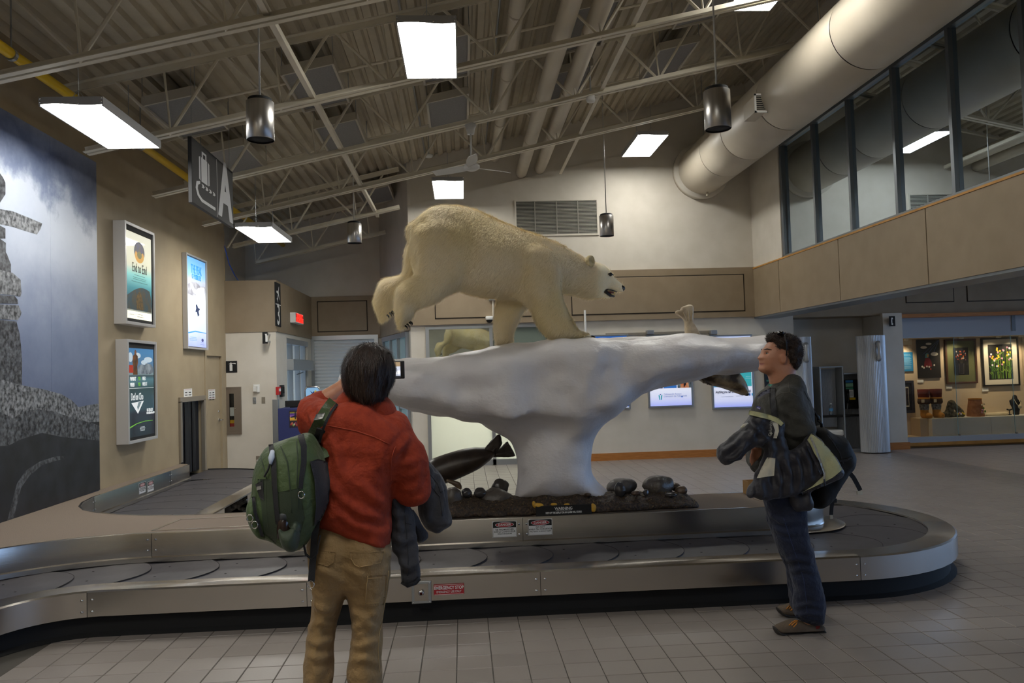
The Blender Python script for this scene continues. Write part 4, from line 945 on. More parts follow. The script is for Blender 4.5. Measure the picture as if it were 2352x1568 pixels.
pk = ramp_mat('peak_poster', [(0, 'a9b6f0'), (.2, 'd3e0f8'), (.45, 'e3eef8'), (.55, 'eef4f8'), (.66, 'b7b9c4'), (.75, 'c5cfe0'), (.8, '9ed0f4'), (1, '6fb4f0')], za, zb, es=.5, noise=.1, ns=4)
quad('backlit_sheet', q, .02, .98, .01, .99, .002, pk, t)
bl = pm('peak_blue', '3f9be0', .5); text('THE PEAK', .18, q(.5, .865, .004), bl, t, '+X', sx=.58, bold=.003); text('OF POSSIBILITIES', .105, q(.5, .785, .004), bl, t, '+X', sx=.52, bold=.001)
sn = pm('peak_snow', 'f6f9fc', .5); rk = pm('peak_rock', '9a9aa6', .4, c2='d9d9e0', ns=9)
curve_poly('printed_mountain', q, [(.06, .58), (.04, .68), (.25, .72), (.5, .73), (.7, .7), (.95, .71), (.95, .58), (.6, .6), (.3, .57)], .003, rk, t)
curve_poly('printed_plane', q, [(.3, .62), (.1, .74), (.14, .745), (.42, .645), (.62, .66), (.92, .56), (.94, .57), (.66, .64), (.9, .69), (.86, .7), (.56, .67), (.4, .6)], .004, sn, t)
curve_poly('printed_skier', q, [(.42, .4), (.46, .44), (.44, .47), (.5, .49), (.56, .45), (.66, .44), (.58, .41), (.62, .37), (.54, .35), (.5, .4)], .004, pm('skier', '3b4668', .2), t)
curve_poly('blue_swoosh', q, [(.03, .145), (.4, .175), (.97, .172), (.97, .18), (.4, .187), (.03, .16)], .004, bl, t)
lines_text(q(.3, .11, .004), 3, .35, .022, bl, t, 'y'); lines_text(q(.75, .06, .004), 2, .18, .03, pm('peak_navy', '47528c', .3), t, 'y'); disc('flake_logo', q, .77, .09, .06, .018, .004, pm('peak_navy2', '47528c', .3), t)
# paper notices
for pts, w_ in (([(422, 893), (441, 892), (441, 915), (423, 915.5)], 'above the bag opening'), ([(481.5, 894), (497, 893.5), (497, 915.5), (482, 916)], 'on the tan door')):
    c = [wallX(px, py, .004 if 'bag' in w_ else .0) for px, py in pts]; dx = .004 if 'bag' in w_ else .0
    X = WL+(.003 if 'bag' in w_ else -.022); y0, y1, z0, z1 = c[0][1], c[1][1], (c[2][2]+c[3][2])/2, (c[0][2]+c[1][2])/2
    t = thing('paper_notice', 'small white printed paper notice taped '+w_, 'notice', (X, y0, z0)); box('sheet', (X, y0, z0), (X+.002, y1, z1), M_['paper'], t)
    lines_text((X+.0022, y0+(y1-y0)*.27, z1-.06), 4, (y1-y0)*.34, .035, M_['ink'], t, 'y', .012); lines_text((X+.0022, y0+(y1-y0)*.72, z1-.06), 4, (y1-y0)*.36, .035, M_['ink'], t, 'y', .012)
    box('red_rule', (X+.0022, y0+.02, z0+.012), (X+.0026, y1-.02, z0+.016), M_['red'], t); box('red_rule', (X+.0022, y0+.02, z1-.016), (X+.0026, y1-.02, z1-.012), M_['red'], t)

# ================================================================ bag opening with black strip curtain, tan door
t = thing('bag_opening_frame', 'metal frame of the low bag opening in the left wall', 'frame', (WL, HY0, .3)); M_['framem'] = mat('opening_frame_metal', 'a39a8b', .4, .6)
box('lintel', (WL-.02, HY0-.06, HZ-.01), (WL+.03, HY1+.06, HZ+.06), M_['framem'], t); box('jamb', (WL-.02, HY1-.01, .29), (WL+.03, HY1+.06, HZ), M_['framem'], t); box('jamb', (WL-.02, HY0-.06, .52), (WL+.03, HY0+.01, HZ), M_['framem'], t)
cu = thing('strip_curtain', 'black rubber strip curtain hanging in the bag opening', 'curtain', (WL-.06, HY0, HZ)); M_['strip'] = mat('rubber_strip', '1a191b', .35)
n = 6
for k in range(n):
    y = HY0+.015+(HY1-HY0-.03)*k/n; wv = (HY1-HY0)/n*.98; m = MB(); vs = []
    for i in range(9):
        yy_ = y+wv*i/8; x = WL-.05-.025*math.sin(PI*i/8)-.01*(k % 2)
        vs += [(x, yy_, .31), (x, yy_, HZ)]
    m.add(vs+[(a-.006, b, c) for a, b, c in vs], [(2*i, 2*i+2, 2*i+3, 2*i+1) for i in range(8)]+[(18+2*i+1, 18+2*i+3, 18+2*i+2, 18+2*i) for i in range(8)]).build('rubber_flap', M_['strip'], cu, True)
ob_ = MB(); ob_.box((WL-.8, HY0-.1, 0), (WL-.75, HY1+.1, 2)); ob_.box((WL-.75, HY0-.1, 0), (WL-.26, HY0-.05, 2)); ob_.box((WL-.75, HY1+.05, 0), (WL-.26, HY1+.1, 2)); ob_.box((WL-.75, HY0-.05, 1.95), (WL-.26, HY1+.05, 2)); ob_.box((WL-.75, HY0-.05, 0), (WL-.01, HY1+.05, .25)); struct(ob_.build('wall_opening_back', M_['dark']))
d = struct(box('door_1', (WL-.07, DY0+.03, .0), (WL-.025, DY1-.03, DZ-.02), M_['tan']))
fr = MB()
fr.box((WL-.06, DY0-.05, 0), (WL+.014, DY0+.03, DZ+.05)); fr.box((WL-.06, DY1-.03, 0), (WL+.014, DY1+.05, DZ+.05)); fr.box((WL-.06, DY0+.03, DZ-.02), (WL+.014, DY1-.03, DZ+.05)); fr.build('door_frame', M_['tan'], d)
for z in (.3, 1.0, 1.7): MB().tube([(WL-.015, DY0+.035, z-.06), (WL-.015, DY0+.035, z+.06)], .011, 10).build('hinge', M_['alu'], d)
hd = MB().lathe([(0, .02), (.028, .018), (.03, 0)], (WL-.025, DY1-.1, 1.0), (1, 0, 0), 16).build('handle_rose', M_['chrome'], d); MB().tube([(WL-.005, DY1-.1, 1.0), (WL+.04, DY1-.1, 1.0), (WL+.04, DY1-.22, 1.0)], .01, 10).build('door_lever', M_['chrome'], hd, True)
MB().lathe([(0, .014), (.02, .012), (.024, 0)], (WL-.025, DY1-.1, 1.14), (1, 0, 0), 16).build('dead_bolt', M_['chrome'], d)

# ================================================================ white block face
YF = YBK-.001
def rectY(pts, Y): 
    c = [onY(px, py, Y) for px, py in pts]; xs = sorted(p[0] for p in c); zs = sorted(p[2] for p in c); return xs[0], xs[-1], zs[0], zs[-1]
def icon_ext(P, s, t, m, Mx=None, flip=1):
    """fire-extinguisher pictogram about centre P, half size s, facing the viewer"""
    def q(u, v): return (P[0]+u*s*flip, P[1], P[2]+v*s)
    b = [(-.32, -.75), (.18, -.75), (.18, .3), (.1, .42), (.05, .46), (.05, .55), (.55, .5), (.75, .44), (.78, .62), (.6, .68), (.05, .68), (-.02, .78), (-.14, .78), (-.18, .68), (-.42, .52), (-.42, .44), (-.2, .55), (-.2, .46), (-.32, .36)]
    return raw('extinguisher_icon', [q(*p) for p in b], [tuple(range(len(b)))], m, t)
x0, x1, z0, z1 = rectY([(518.5, 829), (545, 855)], YF)
t = thing('extinguisher_sign', 'square black sign with white fire extinguisher pictogram above the cabinet', 'sign', (x0, YF, z0)); box('plate', (x0, YF-.006, z0), (x1, YF, z1), M_['blackm'], t); icon_ext(((x0+x1)/2, YF-.0072, (z0+z1)/2), (x1-x0)/2, t, M_['white'])
a = onY(612, 776, YF-.12); t = thing('projecting_sign', 'small black extinguisher sign projecting from the top of the white wall', 'sign', a)
x0, x1, z0, z1 = rectY([(608, 763), (617.5, 789)], YF-.12); box('plate', (x0-.02, YF-.2, z0), (x1, YF-.19, z1), M_['blackm'], t)
raw('extinguisher_icon', [(x0+.03, YF-.2015, z0+.03), (x0+.065, YF-.2015, z0+.03), (x0+.065, YF-.2015, z1-.06), (x1-.01, YF-.2015, z1-.05), (x1-.01, YF-.2015, z1-.03), (x0+.02, YF-.2015, z1-.03), (x0+.03, YF-.2015, z1-.06)], [tuple(range(7))], M_['white'], t)
box('bracket', (x1-.012, YF-.2, z0+.02), (x1+.0, YF, z0+.05), M_['alu'], t); box('bracket', (x1-.012, YF-.2, z1-.05), (x1, YF, z1-.02), M_['alu'], t)
# extinguisher cabinet
x0, x1, z0, z1 = rectY([(510, 889), (556, 996)], YF); M_['cab'] = mat('cabinet_stainless', '9a8f84', .35, .8)
t = thing('extinguisher_cabinet', 'stainless fire extinguisher cabinet with a narrow window set in the white wall', 'cabinet', (x0, YF, z0))
sx0, sx1, sz0, sz1 = rectY([(527, 904), (539, 979)], YF)
fr = MB()
for r in ((x0, sx0, z0, z1), (sx1, x1, z0, z1), (sx0, sx1, z0, sz0), (sx0, sx1, sz1, z1)): fr.box((r[0], YF-.02, r[2]), (r[1], YF, r[3]))
fr.build('door_leaf', M_['cab'], t)
rim = MB()
for r in ((x0, x1, z0, z0+.03), (x0, x1, z1-.03, z1), (x0, x0+.03, z0+.03, z1-.03), (x1-.03, x1, z0+.03, z1-.03)): rim.box((r[0], YF-.03, r[2]), (r[1], YF-.018, r[3]))
rim.build('frame', M_['cab'], t); MB().lathe([(0, .025), (.012, .02), (.015, 0)], (x1-.1, YF-.02, (z0+z1)/2+.03), (0, -1, 0), 12).build('latch', M_['chrome'], t)
box('window_back', (sx0, YF-.004, sz0), (sx1, YF-.001, sz1), M_['blackm'], t)
zz = sz0; hh = sz1-sz0
for nm, a, b, m in (('extinguisher_body', 0, .1, M_['red']), ('extinguisher_label', .1, .2, M_['yellow']), ('inspection_tag', .32, .58, M_['paper'])): box(nm, (sx0+.005, YF-.012, zz+hh*a), (sx1-.003, YF-.005, zz+hh*b), m, t)
raw('cabinet_pane', [(sx0, YF-.016, sz0), (sx1, YF-.016, sz0), (sx1, YF-.016, sz1), (sx0, YF-.016, sz1)], [(0, 1, 2, 3)], M_['glass'], t)
x0, x1, z0, z1 = rectY([(582, 883), (597, 901)], YF); t = thing('wall_beacon', 'small cream alarm box on the white wall', 'alarm', (x0, YF, z0))
MB().box((x0, YF-.02, z0), (x1, YF, z1), .004).build('back_plate', M_['white'], t); MB().prism([(x0+.005, YF-.02, z0+.01), (x1-.03, YF-.07, z0+.01), (x1-.03, YF-.07, z1-.035), (x0+.005, YF-.02, z1-.01)], (0, .02, 0)).build('lens', M_['white'], t); box('lens_body', (x0+.01, YF-.06, z0+.02), (x1-.03, YF-.02, z1-.03), M_['white'], t)
for (pa, pb), m, w_ in ((((580.5, 912), (588.5, 926.5)), M_['alu'], 'left grey'), (((601, 911.5), (609.5, 926)), M_['framem'], 'right tan')):
    x0, x1, z0, z1 = rectY([pa, pb], YF); t = thing('switch_plate', w_+' metal switch plate below the alarm box', 'switch', (x0, YF, z0)); MB().box((x0, YF-.008, z0), (x1, YF, z1), .002).build('plate', m, t); box('toggle', ((x0+x1)/2-.008, YF-.016, (z0+z1)/2-.015), ((x0+x1)/2+.008, YF-.008, (z0+z1)/2+.015), m, t)
x0, x1, z0, z1 = rectY([(588, 1047), (597, 1062)], YF); t = thing('power_outlet', 'metal power outlet with a white plug low on the white wall', 'outlet', (x0, YF, z0)); MB().box((x0, YF-.008, z0), (x1, YF, z1), .002).build('plate', M_['framem'], t); box('plug', ((x0+x1)/2-.012, YF-.04, z0+.02), ((x0+x1)/2+.015, YF-.008, z0+.05), M_['white'], t)
a = onY(632, 917, YF); tag(MB().box((a[0]-.045, YF-.02, 0), (XBK+.02, YF+.06, a[2]), .004).build('corner_guard', M_['alu']), 'grey metal corner guard on the white block', 'guard')
# ---- block side: gate sign, exit sign, panel
XS = XBK+.021
def boxX(pts, X): 
    c = [onX(px, py, X) for px, py in pts]; ys_ = sorted(p[1] for p in c); zs = sorted(p[2] for p in c); return ys_[0], ys_[-1], zs[0], zs[-1]
y0, y1 = float(onX(631.5, 700, XS)[1]), float(onX(643.2, 700, XS)[1]); z0, z1 = float(onX(637, 749, XS)[2]), float(onX(637, 650, XS)[2])
t = thing('gate_sign', 'tall black sign with aircraft symbol above a white 3', 'sign', (XS, y0, z0)); box('plate', (XS-.003, y0, z0), (XS+.012, y1, z1), M_['blackm'], t)
xx = XS+.014; zm = z0+(z1-z0)*.5; box('rule', (xx-.002, y0, zm-.006), (xx, y1, zm+.006), M_['white'], t); text('3', .5, (xx, (y0+y1)/2, z0+(z1-z0)*.25), M_['white'], t, '+X', name='numeral', bold=.006, sx=.85)
cy, cz = (y0+y1)/2, z0+(z1-z0)*.75
pts = [(0, 1), (.1, .85), (.1, .35), (.85, -.15), (.85, -.35), (.1, -.1), (.1, -.6), (.35, -.8), (.35, -.95), (0, -.85), (-.35, -.95), (-.35, -.8), (-.1, -.6), (-.1, -.1), (-.85, -.35), (-.85, -.15), (-.1, .35), (-.1, .85)]
ca, sa = math.cos(-.5), math.sin(-.5); raw('aircraft_icon', [(xx, cy+.14*(u*ca-v*sa), cz+.15*(u*sa+v*ca)) for u, v in pts], [tuple(range(len(pts)))], M_['white'], t)
XE = XS+.1; y0, y1 = float(onX(679, 730, XE)[1]), float(onX(697, 730, XE)[1]); z0, z1 = float(onX(679, 740, XE)[2]), float(onX(679, 717, XE)[2])
t = thing('exit_sign', 'grey box exit sign with glowing red letters', 'sign', (XS, y0, z0)); MB().box((XS, y0, z0), (XE, y1, z1), .004).build('housing', M_['white'], t)
M_['exitred'] = pm('exit_red', 'ff2a20', 2.0); box('dark_face', (XE, y0+.02, z0+.02), (XE+.002, y1-.02, z1-.02), mat('exit_face', '5a0c0a', .4, emit='ff2018', es=.25), t)
text('EXIT', .11, (XE+.004, (y0+y1)/2, z0+(z1-z0)*.68), M_['exitred'], t, '+X', sx=(y1-y0)/.3, bold=.006); text('SORTIE', .11, (XE+.004, (y0+y1)/2, z0+(z1-z0)*.3), M_['exitred'], t, '+X', sx=(y1-y0)/.42, bold=.006)
# glazed entrance in the block side
X0 = XBK-.1
w3 = struct(MB().box((XBK-.13, OY0, OZ-.1), (XBK+.01, OY1, OZ), .004).build('door_2', M_['alu']))
for y in (OY0, OY0+.62, OY1-.62, OY1-.06): MB().box((XBK-.13, y, 0), (XBK-.04, y+.06, OZ-.1)).build('door_post', M_['alu'], w3)
MB().box((XBK-.13, OY0, 1.78), (XBK+.12, OY1, 1.98), .006).build('door_operator', M_['alu'], w3)
for y in (OY0+.06, OY0+.68, OY1-.56): raw('glass_pane', [(X0, y, 0), (X0, y+.56, 0), (X0, y+.56, OZ-.1), (X0, y, OZ-.1)], [(0, 1, 2, 3)], M_['glass'], w3)
MB().tube([(XBK+.02, OY0+.7, 1.7), (XBK+.1, OY0+.9, 1.74), (XBK+.04, OY0+1.1, 1.76)], .012, 8).build('closer_arm', M_['alu'], w3)
# lobby behind: outer door with daylight
lb = MB(); lb.box((-6.4, OY0-.6, 2.44), (XBK-.14, OY1+.6, 2.5)); lb.box((-6.4, OY0-.6, 0), (XBK-.15, OY0-.5, 2.5)); lb.box((-6.4, YR+.35, 0), (XBK-.15, YR+.45, 2.5)); struct(lb.build('wall_lobby', M_['wall']))
M_['daylit'] = pm('overcast_daylight', 'e9f4ff', 3.0); bo_ = struct(box('window_3', (-6.4, OY0-.6, .1), (-6.35, YR+.4, 2.44), M_['daylit']))
for y in (OY0+.2, OY0+.9, OY0+1.6, OY0+2.3): MB().box((-6.35, y, 0), (-6.28, y+.1, 2.44)).build('door_post', M_['alu'], bo_)
MB().box((-6.35, OY0-.6, 1.95), (-6.28, YR+.4, 2.08)).build('door_rail', M_['alu'], bo_)
# small wall things beside the entrance
for (pa, pb), m, nm, lab, cat in ((((640, 888), (645.5, 906)), M_['red'], 'fire_alarm', 'small red fire alarm pull box beside the entrance', 'alarm'), (((648.5, 884), (657, 910)), M_['black'], 'wall_phone', 'black wall telephone next to the red alarm box', 'phone')):
    y0, y1, z0, z1 = boxX([pa, (pb[0], pb[1])], XBK+.05); y1 = y0+.16
    t = thing(nm, lab, cat, (XBK, y0, z0)); MB().box((XBK, y0, z0), (XBK+.05, y1, z1), .006).build('case', m, t); box('face_plate', (XBK+.05, y0+.02, z0+.06), (XBK+.055, y1-.02, z1-.03), M_['white'] if nm == 'fire_alarm' else M_['blackm'], t)
# ---- shutter in the rear wall
a, b = onY(722, 782, YR-.02), onY(860, 778, YR-.02); M_['shutter'] = mat('grey_shutter', 'd3d9dc', .45)
w4 = thing('roller_shutter', 'grey slatted roller shutter in the rear recess', 'shutter', (a[0], YR, 0)); H = float(a[2])
for k in range(34): MB().add([(a[0], YR-.03, k*H/34), (b[0], YR-.03, k*H/34), (b[0], YR-.045, (k+.45)*H/34), (a[0], YR-.045, (k+.45)*H/34), (b[0], YR-.03, (k+.96)*H/34), (a[0], YR-.03, (k+.96)*H/34)], [(0, 1, 2, 3), (3, 2, 4, 5)]).build('slat', M_['shutter'], w4)
for x0, x1, z0, z1 in ((a[0]-.08, a[0], 0, H+.09), (b[0], b[0]+.08, 0, H+.09), (a[0], b[0], H, H+.09)): box('guide_rail', (x0, YR-.08, z0), (x1, YR-.002, z1), M_['alu'], w4)
# ---- glazing in the diagonal wall
dv = Vector((DB[0]-DA[0], DB[1]-DA[1], 0)); L = dv.length; dv.normalize(); nv = Vector((-dv.y, dv.x, 0))*-1 if False else Vector((dv.y, -dv.x, 0))
if nv.x > 0: nv = -nv
def dg(u, z, d): p = Vector((DA[0], DA[1], z))+dv*u+nv*d; return tuple(p)
w5 = struct(MB().obox(dg(.45, 2.36, .03), dg(L-.12, 2.36, .03), .09, .09).build('window_4', M_['alu']))
for u in (.45, 1.15, 1.85, L-.14): MB().obox(dg(u, 0, .03), dg(u, 2.36, .03), .07, .06, up=dv).build('mullion', M_['alu'], w5)
for u in (.45, 1.85): MB().obox(dg(u, 1.05, .03), dg(u+.72, 1.05, .03), .04, .07).build('transom', M_['alu'], w5)
M_['bluegreen'] = mat('tinted_glass_face', '8fb0b0', .08, spec=.8)
MB().prism([dg(.48, .05, .012), dg(L-.15, .05, .012), dg(L-.15, 2.33, .012), dg(.48, 2.33, .012)], nv*.006).build('coloured_pane', M_['bluegreen'], w5)

# ================================================================ borrowed-light window in the back wall
w6 = struct(MB().box((WX0, YB-.03, WZ-.05), (WX1, YB+.06, WZ), .003).build('window_5', M_['alu']))
mx0 = float(onY(1130, 800, YB)[0])
for x in (WX0, mx0-.04, WX1-.05): box('mullion', (x, YB-.03, 0), (x+.06, YB+.06, WZ-.05), M_['alu'], w6)
box('transom', (WX0+.06, YB-.03, 1.62), (mx0-.04, YB+.06, 1.68), M_['alu'], w6); box('sill', (WX0, YB-.03, 0), (WX1, YB+.06, .1), M_['alu'], w6)
def mirror_mat():
    m = bpy.data.materials.new('mirror_glass'); m.use_nodes = True; n = m.node_tree.nodes; l = m.node_tree.links; n.remove(n['Principled BSDF'])
    g = n.new('ShaderNodeBsdfGlossy'); g.inputs[0].default_value = (.52, .58, .54, 1); g.inputs['Roughness'].default_value = .01; l.new(g.outputs[0], n['Material Output'].inputs[0]); return m
M_['mirror'] = mirror_mat(); box('mirror_pane', (WX0+.06, YB, 1.68), (mx0-.04, YB+.008, WZ-.05), M_['mirror'], w6)
def frost_mat():
    m = bpy.data.materials.new('frosted_glass'); m.use_nodes = True; n = m.node_tree.nodes; l = m.node_tree.links; n.remove(n['Principled BSDF'])
    a = n.new('ShaderNodeBsdfTranslucent'); a.inputs[0].default_value = (.85, .92, .89, 1); g = n.new('ShaderNodeBsdfDiffuse'); g.inputs[0].default_value = (.25, .29, .26, 1)
    mx = n.new('ShaderNodeMixShader'); mx.inputs[0].default_value = .3; l.new(a.outputs[0], mx.inputs[1]); l.new(g.outputs[0], mx.inputs[2]); l.new(mx.outputs[0], n['Material Output'].inputs[0]); return m
M_['frost'] = frost_mat()
for xa, xb, za, zb in ((WX0+.06, mx0-.04, .1, 1.62), (mx0+.02, WX1-.05, .1, 1.62)): raw('frosted_pane', [(xa, YB+.01, za), (xb, YB+.01, za), (xb, YB+.01, zb), (xa, YB+.01, zb)], [(0, 1, 2, 3)], M_['frost'], w6)
box('transom', (mx0+.02, YB-.03, 1.62), (WX1-.05, YB+.06, 1.68), M_['alu'], w6); raw('coloured_pane', [(mx0+.02, YB+.01, 1.68), (WX1-.05, YB+.01, 1.68), (WX1-.05, YB+.01, WZ-.05), (mx0+.02, YB+.01, WZ-.05)], [(0, 1, 2, 3)], mat('painted_dim_frost', '6f7a70', .25), w6)  # upper right pane: its weak backlight is put into a darker opaque colour
rm = MB(); rm.box((WX0-.1, YB+2.4, 0), (WX1+.1, YB+2.5, 2.6)); rm.box((WX0-.2, YB+.2, 0), (WX0-.1, YB+2.5, 2.6)); rm.box((WX1+.1, YB+.2, 0), (WX1+.2, YB+2.5, 2.6)); rm.box((WX0-.2, YB+.2, 2.5), (WX1+.2, YB+2.5, 2.6)); struct(rm.build('wall_office', M_['wall']))
la = bpy.data.lights.new('office_lamp', 'AREA'); la.energy = 130; la.size = .7; la.color = (.95, 1, .98); lo_ = bpy.data.objects.new('office_lamp', la); COL.objects.link(lo_); lo_.location = (WX0+1.1, YB+.7, .7); lo_.rotation_euler = (PI/2, 0, 0)
# vent grille on the upper wall
x0, x1, z0, z1 = rectY([(1185, 463), (1372, 536)], YB-.005); t = thing('wall_vent', 'wide grey louvred vent high on the pale back wall', 'vent', (x0, YB, z0))
z0 -= 0; M_['louvre'] = mat('louvre_grey', '9a968d', .5); fr = MB()
for r in ((x0-.03, x1+.03, z0-.03, z0), (x0-.03, x1+.03, z1, z1+.03), (x0-.03, x0, z0, z1), (x1, x1+.03, z0, z1)): fr.box((r[0], YB-.025, r[2]), (r[1], YB, r[3]))
fr.build('frame', M_['wall'], t); box('vent_core', (x0, YB-.004, z0), (x1, YB-.001, z1), M_['blackm'], t)
for k in range(24):
    z = z0+(z1-z0)*(k+.25)/24; MB().add([(x0, YB-.005, z+.014), (x1, YB-.005, z+.014), (x1, YB-.02, z), (x0, YB-.02, z), (x0, YB-.005, z+.018), (x1, YB-.005, z+.018), (x1, YB-.02, z+.004), (x0, YB-.02, z+.004)], [(0, 1, 2, 3), (4, 7, 6, 5), (3, 2, 6, 7), (0, 4, 5, 1)]).build('louvre', M_['louvre'], t)
for f in (.23, .5, .765): box('vent_bar', (x0+(x1-x0)*f-.008, YB-.024, z0), (x0+(x1-x0)*f+.008, YB-.004, z1), M_['louvre'], t)
# security camera with conduit
yc = YB-.075; a = onY(1124, 733, yc); t = thing('security_camera', 'white dome security camera on the brown cornice', 'camera', (a[0], yc, a[2])); r = .07
MB().lathe([(0, .05), (r*.9, .05), (r, .035), (r, 0), (r*.92, -.012), (r*.8, -.012)], a+np.array([0, -.06, 0]), n=24).build('housing', M_['white'], t, True, auto=True)
MB().lathe([(r*.8*math.cos(i*PI/16), -.012-r*.8*math.sin(i*PI/16)) for i in range(9)], a+np.array([0, -.06, 0]), n=24).build('dome', M_['black'], t, True); box('bracket', (a[0]-.03, yc-.06, a[2]+.0), (a[0]+.03, yc+.005, a[2]+.04), M_['white'], t)
b = onY(1131, 686, yc); box('junction_box', (b[0]-.065, yc-.05, b[2]-.03), (b[0]+.065, yc+.003, b[2]+.05), M_['alu'], t); MB().tube([(b[0]+.005, yc-.012, b[2]), (b[0]+.005, yc-.012, a[2]+.02)], .014, 8).build('conduit', M_['wall'], t)
a, b = onY(1343, 712, YB-.09), onY(1344.5, 775, YB-.09); tag(MB().tube([(a[0], YB-.09, b[2]-.2), (a[0], YB-.09, a[2])], .02, 10).build('wall_conduit', M_['white']), 'short white upright conduit behind the bear paw', 'conduit')
# poster light boxes on the back wall
def backposter(xl, xr, yt, yb, label, name='airport_lightbox'):
    Y = YB-.06; c = [onY(xl, yb, Y), onY(xr, yb-2, Y)]; x0, x1 = float(c[0][0]), float(c[1][0]); z0 = float((c[0][2]+c[1][2])/2); z1 = float(onY((xl+xr)/2, yt, Y)[2])
    t = thing(name, label, 'poster', (x0, Y, z0)); b = .03; fr = MB()
    for r in ((x0-b, x0, z0-b, z1+b), (x1, x1+b, z0-b, z1+b), (x0, x1, z0-b, z0), (x0, x1, z1, z1+b)): fr.box((r[0], Y-.01, r[2]), (r[1], YB-.001, r[3]), .003)
    fr.build('frame', M_['alu'], t)
    def q(u, v, d=0.): return (x0+(x1-x0)*u, Y-d, z0+(z1-z0)*v)
    return t, q, z0, z1
t, q, za, zb = backposter(1340, 1445, 772, 938, 'blue backlit poster mostly hidden behind the ice pillar')
quad('backlit_sheet', q, 0, 1, 0, 1, 0, ramp_mat('blue_poster', [(0, 'dfe6ff'), (.02, '1f4f9c'), (1, '2a62b4')], za, zb, es=.55), t); curve_poly('white_streak', q, [(.75, .01), (.8, .01), (.97, .2), (.95, .2)], .002, sn, t)
t, q, za, zb = backposter(1494, 1589, 772, 932, 'backlit airport poster with portraits and the figure 171 million')
quad('backlit_sheet', q, 0, 1, 0, 1, 0, ramp_mat('airport_poster', [(0, 'aeb8ff'), (.12, 'd8defa'), (.24, 'e8ecfb'), (.5, 'dfe6fa'), (1, 'c8d4fa')], za, zb, es=.6), t)
quad('header_band', q, 0, 1, .57, .95, .001, pm('band_blue', '2456c8', .5), t); quad('blue_panel', q, .33, .65, .25, .56, .002, pm('panel_blue', '2f6fc0', .5), t)
quad('portrait_left', q, 0, .31, .25, .56, .002, pm('photo_dark', '1a2233', .2, c2='3a3f6a', ns=12), t); disc('portrait_head', q, .17, .5, .06, .05, .003, pm('photo_skin', 'c9a59c', .3), t); curve_poly('portrait_shirt', q, [(.1, .25), (.12, .42), (.17, .46), (.26, .42), (.28, .25)], .003, pm('photo_blue', '3345a8', .3), t); curve_poly('portrait_arm', q, [(.04, .3), (.09, .26), (.12, .38), (.11, .47), (.08, .45)], .0035, pm('photo_skin2', 'c9c2d8', .3), t)
quad('portrait_right', q, .67, 1, .25, .57, .002, pm('photo_tarmac', '3a4650', .2, c2='9fb0b8', ns=10), t); curve_poly('portrait_vest', q, [(.74, .25), (.76, .4), (.83, .46), (.92, .42), (.95, .25)], .003, pm('vest_orange', 'd8703c', .3, c2='c9c8a0', ns=12), t); curve_poly('vest_dark', q, [(.82, .25), (.82, .42), (.86, .44), (.88, .3)], .0034, pm('vest_dark', '23202a', .1), t); disc('portrait_head', q, .85, .5, .04, .05, .0035, pm('photo_skin3', 'b98f86', .3), t)
W = pm('poster_white2', 'f2f5ff', .8); text('$171', .115, q(.49, .465, .003), W, t, sx=.85, bold=.002); text('MILLION', .04, q(.49, .405, .003), W, t); text('total economic', .036, q(.49, .34, .003), W, t); text('impact to NWT', .036, q(.49, .305, .003), W, t)
gy_ = pm('poster_grey', '8893b8', .2); text('Yellowknife Airport', .05, q(.33, .165, .003), gy_, t, align='LEFT', sx=.8); text("L'aéroport de Yellowknife", .05, q(.33, .135, .003), gy_, t, align='LEFT', sx=.8)
tl = pm('teal_logo', '3fa6b4', .4); curve_poly('logo_wing', q, [(.2, .16), (.235, .15), (.245, .09), (.22, .085)], .003, tl, t); curve_poly('logo_wing', q, [(.3, .16), (.265, .15), (.255, .09), (.28, .085)], .003, tl, t); curve_poly('logo_roof', q, [(.225, .17), (.25, .155), (.275, .17)], .003, pm('navy_logo', '27408c', .3), t); disc('logo_arch', q, .77, .115, .025, .02, .003, pm('arch_logo', '5f8be0', .4), t, a0=0, a1=PI)
t, q, za, zb = backposter(1641, 1730, 772, 935, 'backlit poster reading Anything you can think of beside the second seal')
quad('backlit_sheet', q, 0, 1, 0, 1, 0, ramp_mat('help_poster', [(0, 'a4b0ff'), (.1, 'd8defc'), (.28, 'e8ecfc'), (.6, 'dde6fb'), (1, 'c4d2fb')], za, zb, es=.6), t)
quad('turquoise_band', q, 0, .985, .285, .7, .002, pm('turquoise', '3f9fd0', .5), t); quad('teal_band', q, .6, .985, .285, .7, .003, pm('teal', '3fb0b8', .5), t)
nb = pm('poster_navy', '23264a', .1); text('Anything you can think of, we can help!', .066, q(.5, .215, .003), nb, t, sx=.62, bold=.0015); lines_text(q(.34, .145, .003), 1, .3, .02, nb, t); lines_text(q(.66, .15, .003), 1, .18, .02, nb, t)
for u, c in ((.9, '2f55a0'), (.97, '49a6d8')): quad('social_icon', q, u, u+.04, .15, .185, .003, pm('icon_'+c, c, .4), t)
wi = pm('icon_white', 'd8f0f4', .5); curve_poly('plane_icon', q, [(.71, .6), (.76, .61), (.775, .65), (.79, .61), (.84, .6), (.79, .59), (.775, .54), (.76, .59)], .004, wi, t); curve_poly('cart_icon', q, [(.06, .43), (.14, .42), (.13, .37), (.07, .37)], .004, wi, t)
for u, v in ((.92, .62), (.9, .42), (.25, .41)): lines_text(q(u, v, .004), 2, .12, .03, wi, t)
for px, w_ in ((1493.5, 'left'), (1638.5, 'right')):
    a = onY(px, 763, YB-.1); tag(MB().box((a[0]-.06, YB-.14, a[2]-.03), (a[0]+.06, YB-.001, a[2]+.04), .006).build('rail_light', M_['alu']), w_+' small grey box on the rail above the back-wall posters', 'light', 'boxes on the poster rail')
